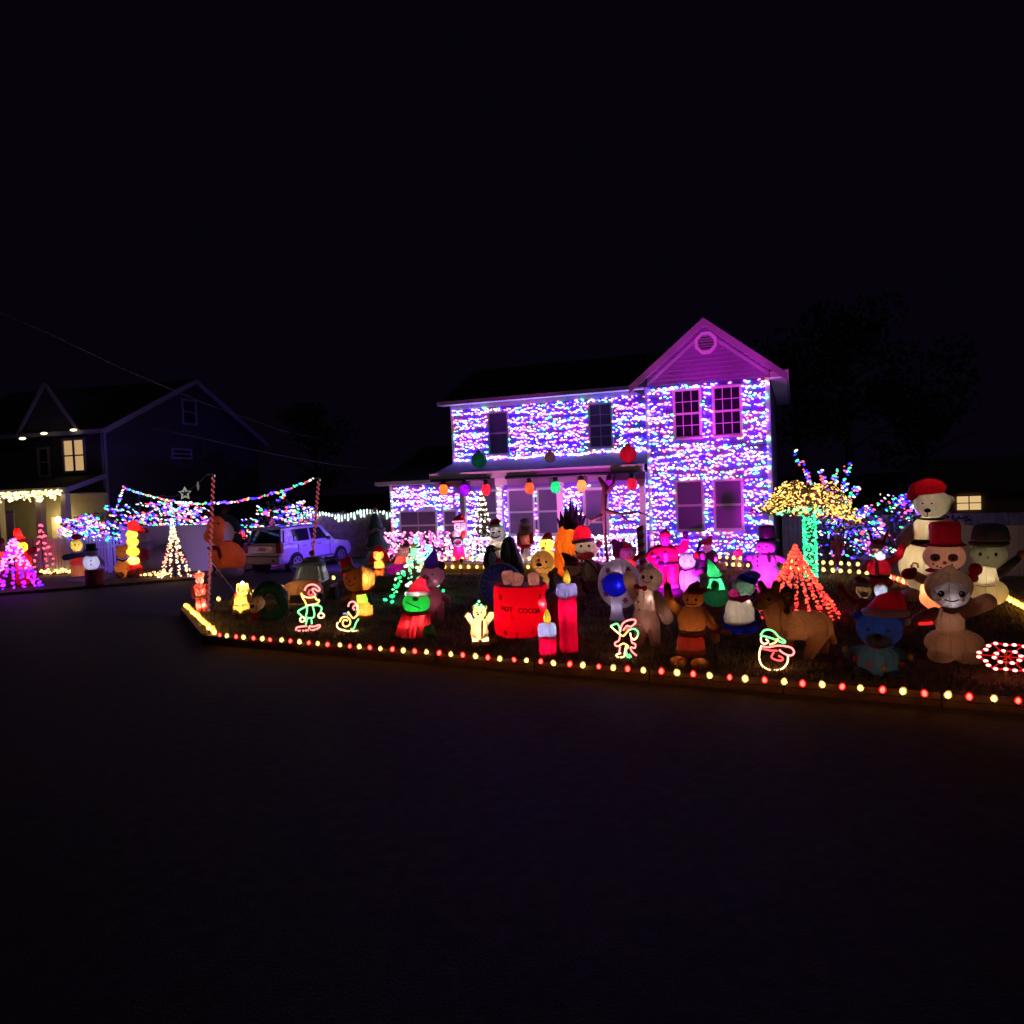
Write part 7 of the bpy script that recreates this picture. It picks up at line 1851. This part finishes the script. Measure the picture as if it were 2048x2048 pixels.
f.head((.6, .25, .15), 2, 1094, 11, 12, 10); f.part('body', (.5, .06, .05), [('E', 2, 1128, 14, 30, 12)]); f.part('cap', (.4, .03, .03), [('E', 2, 1082, 11, 8, 10)]); f.part('arm', (.6, .2, .15), [('K', 12, 1108, 4, 20, 1096, 4)]); f.eyes(.3, -.1, 1.2); f.led(2, 1110, 0, .25, (1, .6, .5))
f = Fig('inflatable_tree', 'plain pink lit cone tree standing behind the parked car', 'inflatable tree', 549, 1130)
f.part('cone', (.55, .22, .50), [('L', 549, 1130, [(24, 0), (22, 14), (14, 50), (6, 84), (2, 96)])]); f.part('tip', (.5, .2, .15), [('E', 549, 1028, 5, 7, 5)]); f.led(549, 1070, 0, .5, (1, .5, .9)); f.led(549, 1100, 0, .5, (1, .5, .9))
# ------------------------------------------------------------------ rope light outlines and floodlights
RL = {'y': emi((1, .50, .13), 3.2), 'r': emi((1, .06, .06), 3.2), 'p': emi((1, .20, .18), 3.4), 'g': emi((.20, 1, .28), 2.4), 'w': emi((1, .62, .28), 3.2), 'b': emi((.5, .6, 1), .9)}


def smooth(pts, n=5):
    P = [np.array(p, float) for p in pts]; out = []
    for i in range(len(P) - 1):
        p0, p1, p2, p3 = P[max(i - 1, 0)], P[i], P[i + 1], P[min(i + 2, len(P) - 1)]
        for t in np.linspace(0, 1, n, endpoint=False):
            out.append(.5 * (2 * p1 + (p2 - p0) * t + (2 * p0 - 5 * p1 + 4 * p2 - p3) * t * t + (3 * p1 - p0 - 3 * p2 + p3) * t ** 3))
    out.append(P[-1]); return out


def rope(name, label, cat, x, yb, lines, sc, org, r=1.5, yaw=0, lamps=()):
    """lines: (part name, colour key, points measured on an enlarged crop with scale sc and origin org)"""
    f = Fig(name, label, cat, x, yb, yaw=yaw, group='rope light outline figures')
    for nm, ck, pts in lines:
        q = [(org[0] + a / sc, org[1] + b / sc) for a, b in pts]
        b = MB(); pts = smooth(q, 6); b.tube([f.P(px, py, rnd.uniform(-.15, .15)) for px, py in pts], [r * f.k * (1.25 if j % 2 else .95) for j in range(len(pts))], 6)
        b.build(nm, RL[ck], f.root)
    b = MB(); b.obox(f.P(x - 1, yb + 3, 2.5), f.P(x - 1, yb - 55, 2.5), 1.2 * f.k, 1.2 * f.k); b.obox(f.P(x - 18, yb - 3, 2.5), f.P(x + 18, yb - 3, 2.5), 1.2 * f.k, 1.2 * f.k); b.build('stake', BLACK(), f.root)
    return f


o2, s2 = (560, 1100), 8.78
rope('rope_light_elf', 'rope light elf outline, pink hat, green coat, hands on hips', 'rope light figure', 620, 1262, [
    ('hat', 'p', [(470, 700), (500, 640), (560, 605), (640, 610), (700, 650), (730, 710), (690, 720), (640, 680), (600, 690), (620, 740), (650, 790), (600, 820), (520, 830), (450, 790)]),
    ('hat_inner', 'r', [(560, 690), (530, 760), (570, 790), (600, 770)]),
    ('face', 'y', [(410, 740), (430, 820), (470, 900), (490, 970)]), ('face', 'y', [(410, 740), (450, 800), (540, 830), (640, 830), (660, 870), (710, 890), (690, 930), (640, 960)]),
    ('mouth', 'w', [(490, 970), (560, 960), (640, 960)]),
    ('sleeve', 'g', [(500, 980), (420, 1010), (340, 1060), (370, 1110), (410, 1160)]), ('sleeve', 'g', [(600, 975), (690, 980), (745, 1030), (720, 1110)]),
    ('coat', 'g', [(500, 980), (490, 1080), (470, 1160), (500, 1190)]), ('coat', 'g', [(590, 980), (610, 1060), (615, 1140), (590, 1190), (500, 1190)]),
    ('leg', 'g', [(490, 1200), (460, 1300)]), ('leg', 'g', [(560, 1200), (565, 1300)]),
    ('hand', 'w', [(420, 1160), (370, 1190), (380, 1240), (430, 1240), (450, 1200), (420, 1160)]), ('hand', 'w', [(710, 1120), (680, 1160), (700, 1200), (760, 1200), (780, 1160), (740, 1120), (710, 1120)]),
    ('shoe', 'p', [(480, 1330), (400, 1330), (310, 1340), (300, 1390), (400, 1405), (510, 1400), (510, 1340)]), ('shoe', 'p', [(520, 1330), (590, 1350), (690, 1330), (690, 1370), (600, 1410), (520, 1400)])], s2, o2, 1.6)
rope('rope_light_dog', 'small rope light dog outline with a party hat on a leash', 'rope light figure', 697, 1266, [
    ('antler', 'p', [(1220, 990), (1250, 920), (1320, 910), (1350, 960), (1300, 1010), (1330, 1060)]), ('head', 'y', [(1210, 1080), (1260, 1160), (1300, 1200), (1360, 1160), (1400, 1080), (1370, 1060)]), ('ear', 'w', [(1370, 1060), (1385, 1000), (1350, 970)]),
    ('body', 'y', [(1060, 1250), (1100, 1180), (1180, 1170), (1240, 1230), (1230, 1310), (1160, 1340), (1110, 1290), (1140, 1220), (1200, 1240)]),
    ('tail', 'w', [(1030, 1250), (1010, 1320), (1060, 1380), (1140, 1400)]), ('leg', 'w', [(1060, 1380), (1180, 1420), (1300, 1430), (1370, 1430)]), ('collar', 'g', [(1390, 1220), (1340, 1290), (1300, 1380), (1240, 1390)]), ('tag', 'b', [(1130, 1110), (1180, 1110), (1210, 1150)])], s2, o2, 1.5)
p, q = ground(646, 1262, LZ), ground(676, 1264, LZ); kq = p.y / FPX
m = MB(); m.tube([Vector((p.x + (a - 646) * kq, p.y, LZ + (1262 - b) * kq)) for a, b in ((649, 1237), (653, 1248), (660, 1254), (668, 1257), (677, 1256))], .6 * kq, 5)
tag(m.build('leash', mat('orange_cord', (.6, .16, .04), .5)), 'thin orange leash between the rope light elf and dog', 'cord')
o3, s3 = (1180, 1080), 6.44
rope('rope_light_dancer', 'rope light dancing elf outline in front of the gingerbread man', 'rope light figure', 1252, 1318, [
    ('arm', 'g', [(280, 1100), (360, 1070), (390, 1110), (400, 1180)]), ('arm', 'w', [(280, 1100), (340, 1160), (400, 1210)]), ('hat', 'p', [(400, 1180), (430, 1080), (500, 1030), (590, 1020), (600, 1060), (540, 1110), (490, 1100), (440, 1160)]), ('torso', 'y', [(400, 1210), (440, 1230), (490, 1180), (520, 1150)]),
    ('drum', 'g', [(520, 1150), (580, 1140), (630, 1180), (620, 1240)]), ('drum', 'w', [(620, 1240), (580, 1280), (540, 1250), (530, 1190)]), ('leg', 'p', [(400, 1220), (380, 1290), (330, 1320), (340, 1360), (390, 1370), (380, 1440), (390, 1470)]), ('leg', 'p', [(540, 1260), (550, 1320), (590, 1340), (580, 1390), (530, 1380), (540, 1430), (600, 1490)]),
    ('skirt', 'y', [(380, 1360), (440, 1330), (500, 1370), (470, 1400)]), ('shoe', 'w', [(400, 1450), (340, 1480), (370, 1510), (440, 1500), (450, 1450), (470, 1360)]), ('shoe', 'g', [(470, 1400), (480, 1500), (530, 1510), (500, 1470)]), ('face', 'r', [(470, 1110), (500, 1140), (480, 1170)])], s3, o3, 1.6)
o4, s4 = (1360, 1100), 6.04
rope('rope_light_snowman', 'rope light snowman outline with a green cap and red scarf', 'rope light figure', 1546, 1342, [
    ('cap', 'g', [(990, 1030), (1030, 970), (1090, 955), (1150, 980), (1200, 1040), (1270, 1090), (1250, 1110), (1150, 1070), (1050, 1040), (990, 1030)]), ('face', 'w', [(995, 1050), (1000, 1110), (1040, 1130), (1080, 1100), (1050, 1070)]), ('face', 'y', [(1090, 1140), (1160, 1110), (1190, 1060)]),
    ('scarf', 'p', [(990, 1160), (1080, 1170), (1170, 1150), (1260, 1150), (1340, 1170), (1370, 1220), (1340, 1260), (1270, 1250), (1200, 1200)]), ('scarf', 'r', [(1000, 1190), (1100, 1210), (1180, 1210)]),
    ('body', 'w', [(1000, 1150), (975, 1230), (970, 1320), (1000, 1400), (1070, 1445), (1160, 1450), (1240, 1420), (1290, 1350), (1300, 1270)]), ('hand', 'r', [(1140, 1230), (1110, 1290), (1150, 1320), (1220, 1330), (1240, 1300), (1190, 1270)])], s4, o4, 1.7)
f = Fig('light_snowflake', 'flat red star of lights on a stake at the right edge', 'light star', 2014, 1368, group='rope light outline figures', yaw=0)
b = MB(); b.obox(f.P(2012, 1372), f.P(2014, 1296), 6 * f.k, 3 * f.k); b.build('stake', mat('stake_wood', (.4, .25, .1), .8), f.root)
P = []
for ring, (rx, rz, n) in enumerate(((47, 21, 19), (24, 9, 8))):
    for i in range(n):
        a = 2 * math.pi * i / n + ring * .3; w = 1 + .10 * math.cos(6 * a)
        P.append(tuple(f.P(2016 + rx * w * math.cos(a), 1312 - rz * w * math.sin(a), -3 + 26 * math.sin(a) * rx / 47)))
for i, p_ in enumerate(P):
    m_ = MB(); m_.ell((0, 0, 0), (.030, .022, .020), 8, 6); o = m_.build('bulb', emi((1, .30, .24), 5.0), f.root); o.location = p_
b = MB()
for rx, rz in ((47, 21), (24, 9)): b.tube([f.P(2016 + rx * (1 + .10 * math.cos(6 * a)) * math.cos(a), 1312 - rz * (1 + .1 * math.cos(6 * a)) * math.sin(a), -2 + 26 * math.sin(a) * rx / 47) for a in np.linspace(0, 2 * math.pi, 36, endpoint=False)], 1.9 * f.k, 5, True)
for i in range(6): a = i * math.pi / 3; b.tube([f.P(2016, 1312, -2), f.P(2016 + 48 * math.cos(a), 1312 - 21 * math.sin(a), -2 + 26 * math.sin(a))], 1.0 * f.k, 5)
b.build('frame', emi((1, .012, .012), .9), f.root)


def flood(label, pos, target, col, e, angle=50, blend=.6):
    r = empty('floodlight', pos, 0, label, 'floodlight', 'garden floodlights')
    d = (Vector(target) - Vector(pos)).normalized()
    m = MB(); m.tube([(0, 0, -pos.z + .1), (0, 0, -.03)], .012, 6); m.tube([Vector((0, 0, 0)) - d * .08, Vector((0, 0, 0)) + d * .06], [.05, .075], 12, smooth=False); m.build('housing', BLACK(), r)
    l = bpy.data.lights.new('flood', 'SPOT'); l.energy = e; l.color = col; l.spot_size = math.radians(angle); l.spot_blend = blend; l.shadow_soft_size = .05
    o = bpy.data.objects.new('flood', l); o.location = d * .09; o.parent = r; o.rotation_euler = d.to_track_quat('-Z', 'Y').to_euler(); COL.objects.link(o)


FM = (1, .02, 1)


def up(p, z): return Vector((p.x, p.y, z))


p = up(ground(1336, 1214), .32); flood('small floodlight washing the tall Santa in magenta', p, up(ground(1334, 1193), 1.0), FM, 800, 75)
p = up(ground(1508, 1198), .28); flood('small floodlight washing the top hat snowman in pink', p, up(ground(1528, 1176), 1.0), FM, 620, 70)
p = H(-1.9, -2.5, .55); flood('floodlight aimed up at the gable from the bed before the house', p, H(-1.84, -.1, 8.3), (.85, .03, .85), 2300, 38, .5)
p = H(-1.6, -1.6, .6); flood('floodlight near the wall colouring the right lower window', p, H(-1.25, 0, 2.5), FM, 1300, 45)
for u_, w_ in ((-9.7, 'left'), (-5.6, 'right')):
    p = H(u_, -1.9, .75); flood(f'floodlight under the {w_} half of the porch fascia washing it pink', p, H(u_, -.5, 3.9), (1, .25, .72), 520, 130, .9)
p = H(-13.6, -.2, .9); flood('violet floodlight at the garage corner aimed across the driveway', p, car.location + car_dir * 2.2 + Vector((0, 0, 1.1)), (.14, .035, 1), 1100, 75)
p = up(ground(196, 1160), .3); flood('violet floodlight on the ground before the picket fence', p, up(ground(150, 1149), 1.0), (.25, .10, 1), 150, 110)
p = up(ground(395, 1156), .3); flood('violet floodlight on the ground before the solid vinyl fence', p, up(ground(380, 1144), 1.0), (.25, .10, 1), 60, 100)  # no lamp known here; added to tint the vinyl fence
p = ground(960, 1128, .5); pp = H(-8.9, -1.0, .6); r = empty('bed_lamp', pp, 0, 'small bright warm lamp on the raised bed beside the slim Santa', 'lamp')
m = MB(); m.ell((0, 0, 0), (.13, .13, .15), 12, 8); m.build('globe', emi((1, .78, .5), 6), r); m = MB(); m.lathe([(.08, -.2), (.08, -.12), (.05, -.1)], n=10); m.build('base', BLACK(), r); lamp(r, (0, -.3, .1), 10, (1, .8, .5), .08)
